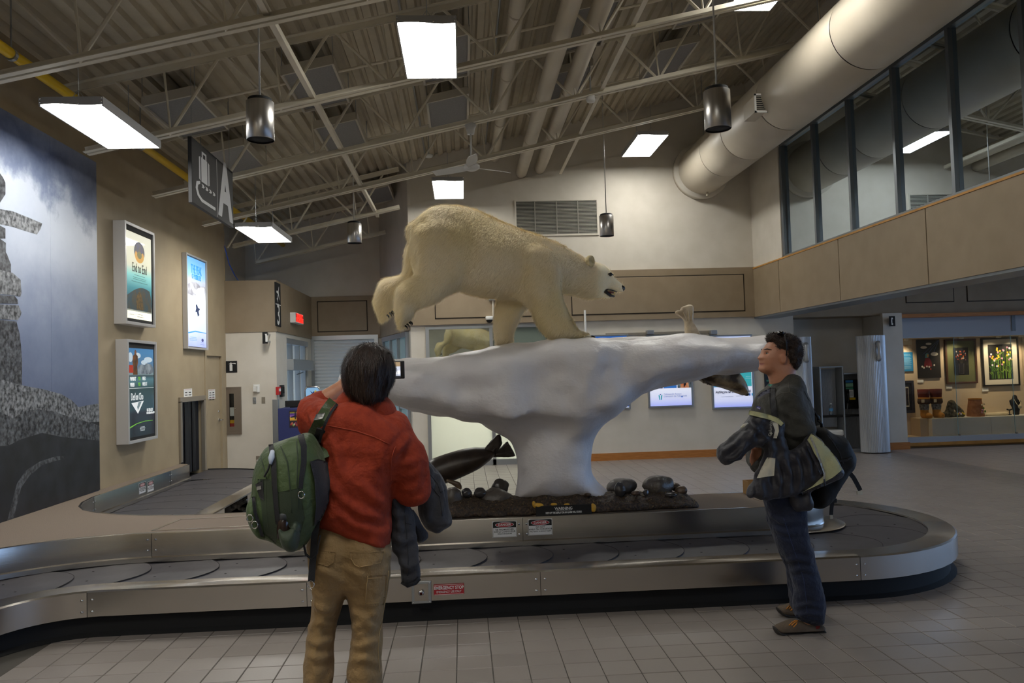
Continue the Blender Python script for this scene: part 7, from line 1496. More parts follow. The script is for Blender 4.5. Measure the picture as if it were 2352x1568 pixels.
# ---------------------------------------------------------------- photographer, seen from behind
PY_ = 3.15
pp = onY(795, 1800, PY_); man = thing('person', 'person seen from behind in rust-red fleece and khaki trousers, photographing the bear with a phone', 'person', (pp[0], PY_, 0))
g0 = lambda px, py, dy=0.: (px, py, PY_+dy)
head = ellipsoid(onY(848, 857, PY_+.03), (.078, .098, .115))
lh = (826, 862, PY_+.33)
bp = [head]+caps((g0(846, 880, .01), g0(842, 950, 0), .062, .066), (g0(835, 1010), g0(815, 1180), .085, .08), (g0(800, 990), g0(880, 1000), .07, .07), (g0(812, 1180), g0(800, 1280), .085, .085),
   (g0(765, 1290), g0(735, 1500), .05, .035), (g0(735, 1500), g0(728, 1760), .035, .03), (g0(848, 1290), g0(842, 1500), .05, .035), (g0(842, 1500), g0(840, 1760), .035, .03),
   (g0(728, 1770, .0), g0(722, 1795, .14), .035, .03), (g0(840, 1770, 0), g0(846, 1795, .14), .035, .03),
   (g0(775, 975, .02), g0(712, 950, .2), .045, .038), (g0(706, 945, .2), g0(802, 880, .31), .046, .032), (g0(802, 880, .31), lh, .03, .034),
   (g0(895, 995, 0), g0(942, 1122, .02), .045, .038), (g0(942, 1122, .02), g0(915, 1132, .24), .038, .03), (g0(915, 1135, .24), g0(905, 1140, .31), .03, .032))
fing = []
for k, (dz, L_) in enumerate(((.035, .062), (.014, .07), (-.008, .066), (-.03, .05))):
    a = onY(*lh)+np.array([.0, .03, dz]); fing += [capsule(a, a+np.array([L_*.6, .022, .004]), .0105, .0095), capsule(a+np.array([L_*.6, .022, .004]), a+np.array([L_*1.1, .0, .004]), .0095, .008)]
a = onY(*lh)+np.array([-.005, -.02, -.02]); fing += [capsule(a, a+np.array([.035, -.028, .02]), .013, .011), capsule(a+np.array([.035, -.028, .02]), a+np.array([.062, -.02, .03]), .011, .009)]
rh = np.array(onY(*g0(905, 1140, .31)))
for k, dz in enumerate((.03, .01, -.01, -.03)): fing += [capsule(rh+np.array([-.02, .03, dz]), rh+np.array([-.06, .04, dz-.005]), .0105, .0095), capsule(rh+np.array([-.06, .04, dz-.005]), rh+np.array([-.075, .01, dz-.008]), .0095, .008)]
fing += [capsule(rh+np.array([0, 0, .03]), rh+np.array([-.045, -.01, .05]), .013, .01)]
hc = onY(848, 857, PY_+.03)
face = [capsule(hc+np.array([0, .09, .02]), hc+np.array([0, .118, -.02]), .011, .016), ellipsoid(hc+np.array([0, .045, -.085]), (.045, .05, .035)), ellipsoid(hc+np.array([.078, .0, -.01]), (.012, .022, .033)), ellipsoid(hc+np.array([-.078, .0, -.01]), (.012, .022, .033))]
fbdy = union(*bp[:1], *[(b, .03) for b in bp[1:]], *[(f_, .008) for f_ in fing], *[(f_, .015) for f_ in face])
lo, hi = onY(680, 1830, PY_), onY(985, 790, PY_)
blob('body', lambda P: np.maximum(fbdy(P), .03-P[..., 2]), (lo[0], PY_-.17, .02), (hi[0], PY_+.47, hi[2]+.02), .0095, M_['skin'], man)
for s in (-1, 1): MB().lathe([(.012*math.cos(a_), .012*math.sin(a_)) for a_ in np.linspace(-PI/2, PI/2, 7)], hc+np.array([s*.033, .088, .012]), (0, 1, 0), 10).build('eye', M_['white'], man, True); MB().tube([hc+np.array([s*.05, .086, .034]), hc+np.array([s*.033, .095, .04]), hc+np.array([s*.014, .096, .035])], .005, 6).build('eyebrow', M_['hairb'], man, True)
MB().tube([hc+np.array([-.025, .094, -.06]), hc+np.array([0, .1, -.058]), hc+np.array([.025, .094, -.06])], .005, 6).build('lips', mat('lips', '9c5a4c', .5), man, True)
# fleece
fl = [(777, 923), (800, 908), (830, 912), (865, 922), (882, 940), (907, 956), (925, 972), (938, 992), (946, 1015), (940, 1050), (915, 1090), (903, 1110), (896, 1180), (897, 1240), (896, 1259), (860, 1261), (823, 1258), (790, 1240), (762, 1226), (739, 1212), (725, 1195), (722, 1150), (726, 1080), (735, 1010), (725, 980), (727, 950), (750, 930)]
ff = inflate(fl, PY_, .14, .1, it=1)
sl_ = caps((g0(900, 985, .0), g0(940, 1060, .0), .075, .072), (g0(938, 1055, 0), g0(948, 1122, .03), .07, .062), (g0(948, 1122, .03), g0(925, 1128, .2), .064, .055), (g0(762, 965, .02), g0(716, 955, .15), .078, .07), (g0(716, 955, .15), g0(708, 950, .22), .068, .066), (g0(706, 952, .2), g0(742, 925, .25), .062, .055))
folds = lambda f_: noisy(noisy(f_, .017, 8, 4, (.8, 1, 1.3)), .01, 18, 8, (.7, 1, 1.3))
fcl = folds(union(ff, *[(s_, .035) for s_ in sl_], k=.03))
lo, hi = onY(675, 1275, PY_), onY(985, 900, PY_); ftop = onY(830, 922, PY_)[2]
fle, _, _ = blob('fleece_jacket', fcl, (lo[0], PY_-.19, lo[2]), (hi[0]+.01, PY_+.36, hi[2]+.02), .0105, M_['red_fleece'], man)
co_ = union(capsule(onY(*g0(810, 928, .0)), onY(*g0(870, 936, .0)), .06, .055, (1, .8, 1)), capsule(onY(*g0(842, 945, .07)), onY(*g0(842, 930, .06)), .06, .06), capsule(onY(*g0(805, 950, .02)), onY(*g0(875, 957, .02)), .07, .065, (1, .8, 1)), k=.03); a = onY(*g0(842, 932, 0)); blob('collar', noisy(co_, .006, 14), a-np.array([.14, .16, .1]), a+np.array([.14, .2, .1]), .009, M_['red_fleece'], man)
wrinkle(fle, [[(902, 1062), (925, 1068), (950, 1060), (962, 1052)], [(900, 1080), (930, 1088), (962, 1081)], [(904, 1098), (935, 1104), (966, 1096)], [(918, 1118), (942, 1122), (966, 1112)], [(908, 1042), (925, 1022), (938, 1005)], [(760, 1110), (785, 1150), (830, 1180), (875, 1192)], [(765, 1160), (805, 1200), (855, 1218), (892, 1222)], [(830, 1115), (868, 1148), (893, 1165)], [(762, 1010), (776, 1045), (780, 1085)], [(705, 930), (715, 950), (720, 975)], [(722, 925), (732, 945)]], .01, .015)
TF = bvh_of(fle)
seam('shoulder_seam', [(738, 974), (770, 980), (820, 990), (860, 1003), (905, 1025)], TF, M_['redstitch'], man); seam('armhole_seam', [(908, 1025), (900, 1050), (897, 1085), (900, 1110)], TF, M_['redstitch'], man)
# trousers
lgL = [(716, 1195), (712, 1235), (708, 1262), (709, 1291), (717, 1353), (714, 1418), (708, 1437), (702, 1477), (698, 1526), (695, 1570), (693, 1650), (690, 1740), (688, 1785), (768, 1785), (766, 1700), (764, 1600), (763, 1540), (763, 1526), (767, 1489), (770, 1452), (779, 1418), (788, 1385), (796, 1366), (805, 1330), (812, 1240), (812, 1195)]
lgR = [(790, 1195), (788, 1240), (792, 1330), (797, 1390), (803, 1428), (808, 1464), (804, 1489), (801, 1526), (798, 1570), (797, 1650), (797, 1785), (884, 1785), (881, 1650), (879, 1570), (876, 1526), (874, 1472), (878, 1432), (884, 1412), (890, 1363), (894, 1304), (894, 1262), (890, 1230), (886, 1195)]
ft = union(inflate(lgL, PY_, .105, .07, it=1), (inflate(lgR, PY_, .105, .07, it=1), .02), (ellipsoid(onY(*g0(765, 1288, -.04)), (.085, .1, .11)), .04), (ellipsoid(onY(*g0(838, 1292, -.04)), (.085, .1, .11)), .04))
crease = lambda f_: noisy(noisy(f_, .014, 7, 14, (1.2, 1, 1.4)), .009, 17, 21, (1., 1, 1.3))
lo, hi = onY(680, 1795, PY_), onY(905, 1190, PY_); tro, _, _ = blob('trousers', crease(ft), (lo[0], PY_-.2, lo[2]), (hi[0], PY_+.17, hi[2]), .0105, M_['khaki'], man)
wrinkle(tro, [[(712, 1380), (740, 1402), (765, 1395)], [(708, 1440), (735, 1428), (770, 1440)], [(702, 1468), (730, 1478), (768, 1464)], [(800, 1310), (828, 1320), (840, 1345)], [(806, 1405), (835, 1420), (868, 1410)], [(808, 1440), (840, 1430), (872, 1445)], [(806, 1478), (830, 1484), (868, 1470)], [(720, 1300), (760, 1320), (788, 1335)], [(700, 1500), (730, 1512), (764, 1505)], [(802, 1520), (840, 1512), (872, 1525)]], .007, .012)
TT_ = bvh_of(tro)
for nm, pg in (('back_pocket', [(803, 1268), (843, 1270), (882, 1266), (879, 1280), (874, 1292), (850, 1298), (824, 1303), (814, 1298), (806, 1285)]), ('tool_pocket', [(846, 1322), (888, 1320), (886, 1350), (882, 1388), (860, 1391), (838, 1390), (842, 1350)]), ('back_pocket', [(722, 1262), (770, 1268), (768, 1290), (752, 1300), (730, 1294)])): drape(nm, pg, TT_, M_['khaki'], man, .005, .007)
for ln in ([(845, 1328), (887, 1326)], [(840, 1385), (881, 1384)], [(845, 1322), (841, 1355), (838, 1388)], [(806, 1282), (815, 1297), (826, 1302), (850, 1297)], [(893, 1310), (888, 1360), (882, 1412), (872, 1450), (869, 1490), (872, 1560)]): seam('stitch_line', ln, TT_, M_['stitch'], man, .0011, .006)
sm = mat('brown_leather_shoe', '4a3526', .5, bump=.2, bs=80); sole = mat('rubber_sole', '1d1a18', .7)
for px in (726, 842):
    c = onY(px, 1800, PY_); f = union(capsule((c[0], PY_-.04, .065), (c[0], PY_+.15, .05), .048, .042), capsule((c[0], PY_-.02, .07), (c[0], PY_-.01, .12), .05, .045), k=.03); sh_, _, _ = blob('shoe', lambda P: np.maximum(f(P), .018-P[..., 2]), (c[0]-.08, PY_-.12, .0), (c[0]+.08, PY_+.24, .19), .01, sm, man)
    f2 = capsule((c[0], PY_-.04, .03), (c[0], PY_+.15, .03), .055, .05); blob('sole', lambda P: np.maximum(np.maximum(f2(P), .001-P[..., 2]), P[..., 2]-.024), (c[0]-.09, PY_-.13, -.01), (c[0]+.09, PY_+.24, .05), .009, sole, sh_)
# hair
hr = [(789, 863), (792, 845), (797, 831), (808, 814), (831, 800), (858, 797), (884, 804), (896, 817), (901, 844), (898, 871), (892, 895), (886, 915), (870, 926), (850, 930), (835, 928), (812, 918), (797, 905), (790, 884)]
fh = noisy(noisy(union(inflate(hr, PY_-.005, .115, .08, it=1), (ellipsoid(onY(848, 850, PY_-.01), (.09, .115, .11)), .03)), .012, 38, 2, (1, 1, .16)), .006, 12, 7, (1, 1, .5))
fcut = ellipsoid(hc+np.array([0, .12, -.05]), (.07, .075, .1)); lo, hi = onY(778, 938, PY_), onY(915, 790, PY_)
_, hv, hq = blob('hair', cut(fh, fcut, .01), (lo[0], PY_-.15, lo[2]), (hi[0], PY_+.16, hi[2]), .0085, M_['hairb'], man)
strands('hair_strands', hv, hq, 14000, .045, .0, M_['hairb'], man, None, .0022, 5, lambda p: np.stack([(p[:, 0]-hc[0])*2., (p[:, 1]-hc[1])*2.-.1, -1+0*p[:, 0]], 1), .06, .1, -.16)
# phone in landscape, screen towards the viewer
P0, P1 = onY(836, 852, PY_+.36), onY(929, 849, PY_+.36); z_ = float(onY(880, 850, PY_+.36)[2]); hgt = .04
ph = thing('smartphone', 'black smartphone held sideways showing the bear on its bright screen', 'phone', (float(P0[0]), PY_+.36, z_))
MB().box((P0[0], PY_+.36, z_-hgt), (P1[0], PY_+.369, z_+hgt), .004).build('case', M_['black'], ph); box('screen', (P0[0]+.018, PY_+.3588, z_-hgt+.006), (P1[0]-.018, PY_+.3602, z_+hgt-.006), pm('phone_screen', 'cfd6e6', .7), ph)
def pq(u, v, d=0.): return (P0[0]+.018+(P1[0]-P0[0]-.036)*u, PY_+.3585-d, z_-hgt+.006+(2*hgt-.012)*v)
curve_poly('screen_ice', pq, [(.0, .35), (.3, .42), (.7, .4), (1, .45), (1, .25), (.7, .2), (.58, .1), (.45, .1), (.3, .22), (0, .2)], .0003, pm('screen_white', 'f0f2f8', .9), ph); curve_poly('screen_bear', pq, [(.2, .45), (.25, .7), (.4, .8), (.6, .7), (.85, .6), (.8, .52), (.62, .5), (.6, .42), (.55, .42), (.5, .5), (.35, .48), (.25, .4)], .0005, pm('screen_cream', 'd8cca6', .6), ph)
quad('screen_wall', pq, 0, 1, .72, 1, .0001, pm('screen_tan', 'b39a78', .5), ph); quad('screen_floor', pq, 0, 1, 0, .12, .0001, pm('screen_dark', '3c4048', .3), ph)
# ---- green backpack on the left shoulder
KY_ = PY_-.13
bpk = thing('backpack', 'olive green backpack with black zips hanging from the left shoulder', 'backpack', onY(660, 1260, KY_))
pk = [(681, 1000), (704, 990), (722, 1000), (738, 1030), (748, 1055), (756, 1104), (755, 1154), (742, 1190), (729, 1212), (708, 1246), (690, 1262), (672, 1268), (647, 1259), (630, 1245), (616, 1238), (597, 1236), (580, 1215), (568, 1182), (567, 1158), (578, 1137), (581, 1110), (584, 1089), (597, 1051), (612, 1023), (632, 1016), (656, 1007)]
fp_ = noisy(union(inflate(pk, KY_, .11, .09, it=1), (ellipsoid(onY(672, 1120, KY_-.07), (.09, .08, .17)), .04)), .008, 9, 3); lo, hi = onY(555, 1280, KY_), onY(770, 980, KY_)
pkb, _, _ = blob('main_body', fp_, (lo[0], KY_-.2, lo[2]), (hi[0], KY_+.14, hi[2]), .0095, M_['packgreen'], bpk)
f = inflate([(567, 1160), (578, 1138), (600, 1150), (614, 1200), (617, 1236), (597, 1238), (580, 1216), (569, 1184)], KY_-.06, .075, .05, it=1); lo, hi = onY(558, 1248, KY_-.06), onY(625, 1128, KY_-.06); fpb, _, _ = blob('front_pocket', f, (lo[0], KY_-.17, lo[2]), (hi[0], KY_+.05, hi[2]), .009, M_['packgreen'], bpk)
f = inflate([(640, 1196), (660, 1222), (686, 1192), (690, 1226), (684, 1262), (672, 1269), (652, 1262), (640, 1230)], KY_-.12, .05, .035, it=1); lo, hi = onY(632, 1276, KY_-.12), onY(697, 1186, KY_-.12); spb, _, _ = blob('side_pocket', f, (lo[0], KY_-.2, lo[2]), (hi[0], KY_-.04, hi[2]), .008, M_['packdark'], bpk)
TB = bvh_of(pkb, fpb, spb)
drape('lower_panel', [(592, 1100), (620, 1100), (640, 1130), (690, 1120), (700, 1190), (690, 1225), (640, 1195), (634, 1250), (606, 1225), (600, 1160)], TB, M_['packdark'], bpk, .004, .005)
ribbon('zip_band', [(622, 1020), (628, 1060), (630, 1110), (634, 1160), (638, 1204)], [11, 13, 12, 11, 10], TB, M_['webbing'], bpk, .008, .008); ribbon('zip_band', [(690, 998), (698, 1025), (698, 1060), (692, 1100), (690, 1122)], [15, 14, 13, 11, 10], TB, M_['webbing'], bpk, .008, .008); ribbon('zip_band', [(582, 1140), (586, 1175), (596, 1210), (603, 1232)], 8, TB, M_['webbing'], bpk, .008, .008)
drape('pouch_patch', [(586, 1112), (604, 1102), (606, 1150), (596, 1142)], TB, M_['webbing'], bpk, .007, .006); drape('logo_badge', [(589, 1117), (599, 1115), (600, 1123), (590, 1126)], TB, M_['reflect'], bpk, .011, .005, 3)
for ln in ([(640, 1014), (660, 1060), (668, 1140), (672, 1190)], [(600, 1050), (612, 1100), (612, 1160), (618, 1230)], [(680, 1002), (684, 1050), (682, 1110), (686, 1190)]): seam('piping', ln, TB, M_['packdark'], bpk, .0022, .003)
for px, py in ((692, 1136), (585, 1205), (574, 1190)):
    h, d = cast(TB, px, py)
    if h is not None: h = h-d*.012; MB().tube([tuple(h+Vector((.011*math.cos(a_), 0, .013*math.sin(a_)))) for a_ in np.linspace(0, 2*PI, 13)[:-1]], .0022, 6, closed=True).build('zip_ring', M_['chrome'], bpk, True)
seam('zip_pull', [(622, 1058), (616, 1078), (604, 1100)], TB, M_['webbing'], bpk, .004, .016)
MB().tube([tuple(np.array(cast(TB, 628, 1035)[0])+np.array([0, -.014, 0])), tuple(np.array(cast(TB, 626, 1050)[0])+np.array([0, -.016, 0])), tuple(np.array(cast(TB, 624, 1064)[0])+np.array([0, -.016, 0]))], [.008, .012, .005], 8).build('blue_tag', pm('tag_blue', 'b9c4d8'), bpk, True)
# straps
TS = bvh_of(fle, pkb)
so_ = strap_line('shoulder_strap', [(766, 922), (758, 932), (750, 943), (741, 957), (732, 974), (722, 994), (712, 1012)], 26, TF, M_['packgreen'], bpk, .016); strap_line('strap_edge', [(774, 928), (766, 938), (759, 949), (751, 964), (744, 980), (738, 998), (734, 1015)], 6, TF, M_['webbing'], bpk, .019); TSo = bvh_of(so_); drape('reflective_patch', [(720, 965), (726, 951), (747, 947), (741, 961)], TSo, M_['reflect'], bpk, .004, .004)
strap_line('strap_padding', [(738, 985), (733, 1000), (727, 1015), (722, 1030)], 20, TF, M_['webbing'], bpk, .012)
so_ = strap_line('lower_strap', [(706, 1056), (713, 1042), (722, 1034), (733, 1033), (742, 1040), (747, 1052)], 20, TF, M_['packgreen'], bpk, .02)
drape('back_padding', [(712, 1060), (730, 1054), (752, 1060), (758, 1104), (756, 1150), (740, 1188), (722, 1208), (726, 1160), (722, 1100)], TS, M_['webbing'], bpk, .02, .024)
q_ = lambda px, py, dy=-.16: onY(px, py, PY_+dy)
strap3('hanging_strap', [q_(728, 1195), q_(722, 1235), q_(720, 1270), q_(717, 1305), q_(715, 1335)], .024, .004, M_['webbing'], bpk, (1, 0, 0)); strap3('loop_strap', [q_(735, 1230), q_(728, 1272), q_(716, 1284), q_(702, 1272), q_(698, 1250), q_(706, 1225)], .018, .004, M_['webbing'], bpk, (0, 1, 0))
c = q_(714, 1342); MB().tube([(c[0]+.012*math.cos(a_), c[1], c[2]+.014*math.sin(a_)) for a_ in np.linspace(0, 2*PI, 13)[:-1]], .0022, 6, closed=True).build('strap_ring', M_['chrome'], bpk, True)
c = onY(651, 1216, KY_-.12); bt = thing('drink_bottle', 'dark brown drink bottle with grey lid in the side pocket of the green backpack', 'bottle', c); MB().lathe([(0, -.03), (.022, -.03), (.024, .0), (.022, .03), (.016, .042)], c, (.1, -.1, 1), 20).build('body', mat('brown_bottle', '2b1d18', .2), bt, True); MB().lathe([(.017, .04), (.02, .043), (.02, .06), (.016, .064), (0, .064)], c, (.1, -.1, 1), 20).build('lid', mat('bottle_lid', '3c3f42', .35), bt, True)
# ---- charcoal jacket over the right arm
JY = PY_+.08
jk = thing('hanging_jacket', 'charcoal canvas jacket draped over the right arm of the person in red', 'jacket', onY(950, 1340, JY))
jA = [(950, 1035), (957, 1034), (973, 1051), (1003, 1082), (1026, 1108), (1031, 1143), (1040, 1190), (1040, 1202), (1033, 1210), (1007, 1223), (990, 1222), (975, 1212), (962, 1190), (957, 1160), (960, 1100)]
jB = [(886, 1112), (884, 1165), (896, 1231), (902, 1268), (911, 1277), (919, 1315), (922, 1338), (934, 1347), (953, 1342), (965, 1327), (963, 1296), (957, 1252), (955, 1200), (948, 1165), (930, 1150), (907, 1122)]
jC = [(938, 1150), (962, 1180), (976, 1215), (986, 1232), (970, 1245), (955, 1252), (945, 1200)]
f = union(inflate(jA, JY+.14, .07, .055, it=1), (inflate(jB, JY-.02, .05, .04, it=1), .02), (inflate(jC, JY+.05, .03, .03, it=1), .02), (capsule(onY(900, 1120, JY+.05), onY(985, 1110, JY+.16), .055, .06), .03)); f = noisy(noisy(f, .02, 9, 6, (1.4, 1, .6)), .013, 20, 1, (1.2, 1, .7))
lo, hi = onY(875, 1358, JY), onY(1052, 1025, JY+.14); jkb, _, _ = blob('shell', f, (lo[0], JY-.12, lo[2]), (hi[0]+.02, JY+.25, hi[2]+.02), .0095, M_['charcoal'], jk)
wrinkle(jkb, [[(985, 1070), (992, 1110), (976, 1150)], [(1008, 1095), (1018, 1150), (1006, 1205)], [(893, 1172), (915, 1182), (940, 1176)], [(900, 1232), (925, 1242), (955, 1234)], [(918, 1292), (940, 1302), (960, 1292)], [(960, 1050), (985, 1075), (1015, 1100)], [(905, 1140), (915, 1200), (922, 1260)]], .009, .013)
TJ = bvh_of(jkb); ribbon('cuff', [(922, 1336), (936, 1345), (954, 1339), (964, 1328)], 9, TJ, M_['webbing'], jk, .006, .01)
for ln in ([(928, 1160), (934, 1220), (938, 1280), (936, 1335)], [(930, 1200), (950, 1205)], [(985, 1110), (1010, 1140), (1018, 1200)], [(985, 1085), (1005, 1110), (1012, 1130), (1028, 1120)]): seam('seam_line', ln, TJ, mat('dark_stitch', '2a2a2e', .8) if 'dark_stitch' not in bpy.data.materials else bpy.data.materials['dark_stitch'], jk, .0018, .002)

# ---------------------------------------------------------------- man in grey fleece, seen from the left side
GY = 4.9; NL = GY-.13; FL = GY+.13
pp = onY(1830, 1455, NL); m2 = thing('person', 'person in grey fleece and dark jeans with curly hair, standing sideways looking at the bear', 'person', (pp[0], GY, 0))
n0 = lambda px, py, dy=0.: (px, py, GY+dy)
prof = [(1768, 782), (1761, 790), (1757, 797), (1751, 802), (1749.5, 807), (1749, 811), (1746, 815), (1743, 819), (1740.5, 822), (1742.5, 825.5), (1746.5, 827), (1746.5, 830), (1745, 833), (1747.5, 835), (1745.5, 838), (1746.5, 841), (1743.5, 845), (1744, 850), (1748, 853.5), (1756, 857), (1765, 861), (1768, 870), (1771, 884), (1790, 900), (1815, 895), (1822, 870), (1826, 850), (1833, 830), (1833, 805), (1824, 785), (1805, 774), (1785, 773)]
fhd = inflate(prof, GY, .078, .07, it=1); hc2 = onY(1800, 808, GY)
wr = n0(1762, 1030, -.12); hn = n0(1742, 1040, -.1)
bp = [ellipsoid(hc2, (.088, .08, .1))]+caps((n0(1795, 850), n0(1800, 895), .062, .07), (n0(1800, 940), n0(1795, 1080), .085, .08), (n0(1795, 1080), n0(1800, 1150), .08, .08),
    (n0(1805, 1150, -.1), n0(1838, 1285, -.12), .05, .038), (n0(1838, 1285, -.12), n0(1860, 1415, -.13), .036, .03), (n0(1795, 1150, .1), n0(1828, 1280, .12), .05, .038), (n0(1828, 1280, .12), n0(1838, 1385, .13), .036, .03), (n0(1862, 1420, -.13), n0(1835, 1447, -.13), .03, .02), (n0(1838, 1385, .15), n0(1820, 1405, .17), .028, .02),
    (n0(1812, 925, -.15), n0(1843, 985, -.2), .045, .038), (n0(1843, 985, -.2), wr, .038, .028), (wr, hn, .03, .034), (n0(1812, 925, .15), n0(1830, 985, .19), .045, .038), (n0(1830, 985, .19), n0(1760, 1015, .08), .038, .03), (n0(1760, 1015, .08), n0(1745, 1020, .02), .03, .034))
h_ = np.array(onY(*hn)); fing = []
for k, (dx, dz) in enumerate(((-.012, .028), (-.02, .008), (-.022, -.013), (-.016, -.033))): a = h_+np.array([dx, -.012, dz]); b = a+np.array([-.03, -.014, -.014]); c = b+np.array([-.006, .012, -.024]); fing += [capsule(a, b, .0105, .0098), capsule(b, c, .0098, .0085)]
fing += [capsule(h_+np.array([.01, -.02, .02]), h_+np.array([-.022, -.035, .035]), .013, .0115), capsule(h_+np.array([-.022, -.035, .035]), h_+np.array([-.05, -.03, .028]), .0115, .0095)]
h3 = np.array(onY(1745, 1020, GY+.02))
for k, dz in enumerate((.025, .006, -.014, -.032)): fing += [capsule(h3+np.array([-.015, -.01, dz]), h3+np.array([-.045, -.035, dz-.008]), .0105, .0098), capsule(h3+np.array([-.045, -.035, dz-.008]), h3+np.array([-.04, -.058, dz-.014]), .0098, .0085)]
fing += [capsule(h3+np.array([0, 0, .025]), h3+np.array([-.04, -.02, .05]), .012, .01)]
ear = [cut(ellipsoid(onY(1786.5, 825, GY)+np.array([.002, s*.086, 0]), (.021, .017, .034)), ellipsoid(onY(1785.5, 824, GY)+np.array([0, s*.102, 0]), (.012, .011, .02)), .005) for s in (-1, 1)]
eyes_h = [ellipsoid(onY(1755, 811, GY)+np.array([0, s*.04, 0]), (.014, .016, .009)) for s in (-1, 1)]; cheek2 = ellipsoid(onY(1762, 830, GY), (.035, .066, .045)); jaw = ellipsoid(onY(1766, 845, GY), (.05, .058, .03))
fbdy2 = union(bp[0], (fhd, .015), *[(b, .03) for b in bp[1:]], (cheek2, .02), (jaw, .02), *[(f_, .008) for f_ in fing], *[(e_, .006) for e_ in ear])
for e_ in eyes_h: fbdy2 = cut(fbdy2, e_, .008)
lo, hi = onY(1715, 1470, GY-.1), onY(1905, 765, GY)
b2, _, _ = blob('body', lambda P: np.maximum(fbdy2(P), .03-P[..., 2]), (lo[0], GY-.31, .02), (hi[0], GY+.3, hi[2]+.02), .0088, M_['skin'], m2)
TBd = bvh_of(b2)
for s in (-1, 1):
    c = onY(1756, 811, GY)+np.array([.005, s*.034, 0]); e = MB().lathe([(.0095*math.cos(a_), .0095*math.sin(a_)) for a_ in np.linspace(-PI/2, PI/2, 8)], c, (-.6, s*.8, 0), 12).build('eye', M_['white'], m2, True); MB().lathe([(0, .0102), (.0048, .0092)], c, (-.75, s*.66, 0), 10).build('iris', M_['black'], e, True)
    MB().tube([c+np.array([-.009, -.003*s, .004]), c+np.array([0, s*.0095, .0055]), c+np.array([.012, s*.012, .0])], .0042, 6).build('eyelid', M_['skin'], m2, True)
    MB().tube([onY(1750.5, 803, GY)+np.array([.002, s*.018, 0]), onY(1756, 801.5, GY)+np.array([.0, s*.045, 0]), onY(1764, 804, GY)+np.array([.0, s*.062, 0])], [.002, .0042, .002], 6).build('eyebrow', M_['hairc'], m2, True)
drape('lips', [(1745, 833), (1751, 833.5), (1757, 835), (1752, 837), (1745.5, 838.5)], TBd, mat('lips_side', '9a5d50', .5), m2, .003, .004, 2.)
# curly hair
hr2 = [(1764, 772), (1771, 766), (1784, 769), (1796, 768), (1811, 767), (1826, 775), (1834, 785), (1838, 802), (1838, 826), (1832, 842), (1822, 853), (1808, 850), (1798, 842), (1792, 828), (1790, 814), (1782, 810), (1776, 818), (1771, 820), (1770, 806), (1768, 796), (1768, 785), (1762, 780)]
fh2 = inflate(hr2, GY, .1, .07, it=1)
def curly(P): return fh2(P)+.012*(vnoise(P*42)+.7*vnoise(P*80+3))
lo, hi = onY(1752, 862, GY), onY(1850, 756, GY); _, hv, hq = blob('hair', curly, (lo[0], GY-.13, lo[2]), (hi[0], GY+.13, hi[2]), .0066, M_['hairc'], m2)
strands('hair_curls', hv, hq, 9000, .02, -.2, M_['hairc'], m2, None, .0018, 8, lambda p: np.random.RandomState(1).normal(0, 1, p.shape), .55)
# fleece
fl2 = [(1781, 873), (1790, 862), (1799, 855), (1820, 855), (1836, 875), (1848, 902), (1858, 936), (1862, 966), (1862, 1000), (1856, 1040), (1850, 1085), (1780, 1092), (1736, 1084), (1722, 1070), (1719, 1046), (1722, 1010), (1729, 965), (1734, 937), (1738, 917), (1747, 902), (1762, 892), (1770, 884)]
ff2 = inflate(fl2, GY, .205, .13, it=1); sl2 = caps((n0(1812, 915, -.17), n0(1844, 985, -.2), .082, .068), (n0(1844, 985, -.2), n0(1772, 1026, -.13), .068, .05), (n0(1812, 915, .17), n0(1830, 985, .19), .08, .066), (n0(1830, 985, .19), n0(1765, 1014, .09), .065, .05))
lo, hi = onY(1708, 1100, GY), onY(1880, 845, GY-.2); fl2o, _, _ = blob('fleece_pullover', folds(union(ff2, *[(s_, .035) for s_ in sl2])), (lo[0], GY-.31, lo[2]), (hi[0]+.02, GY+.29, hi[2]+.02), .0108, M_['grey_fleece'], m2)
wrinkle(fl2o, [[(1800, 940), (1825, 960), (1855, 965)], [(1790, 985), (1820, 1000), (1850, 1000)], [(1815, 1020), (1790, 1012), (1775, 1018)], [(1788, 930), (1800, 950), (1802, 975)], [(1745, 915), (1760, 935), (1765, 960)]], .011, .018)
TG = bvh_of(fl2o); nv_ = mat('navy_trim', '1d1f38', .7); ribbon('collar_trim', [(1781, 876), (1785, 868), (1792, 862), (1800, 856)], 4, TG, nv_, m2, .004, .006); drape('chest_placket', [(1737, 913), (1747, 902), (1770, 890), (1774, 900), (1758, 905), (1742, 914)], TG, nv_, m2, .004, .006)
lb_ = drape('chest_logo', [(1738, 931), (1747, 935), (1746, 941), (1737, 937)], TG, mat('logo_violet', '3d3a8a', .6), m2, .006, .006, 3); drape('logo_line', [(1739, 935), (1745.5, 937.5), (1745, 939), (1738.5, 936.5)], TG, M_['offwhite'], m2, .009, .004, 3)
for ln in ([(1781, 912), (1795, 902), (1815, 900), (1838, 912)], [(1810, 872), (1812, 890), (1815, 905)]): seam('seam_line', ln, TG, mat('fleece_stitch', '5a5850', .8) if 'fleece_stitch' not in bpy.data.materials else bpy.data.materials['fleece_stitch'], m2, .0015, .002)
f = capsule(onY(1766, 880, GY), onY(1790, 876, GY), .07, .07, (1, .9, 1)); drape('shirt_neck', [(1763, 884), (1770, 879), (1776, 880), (1770, 888)], TG, mat('teal_shirt', '2f7a6a', .8), m2, .003, .004, 3)
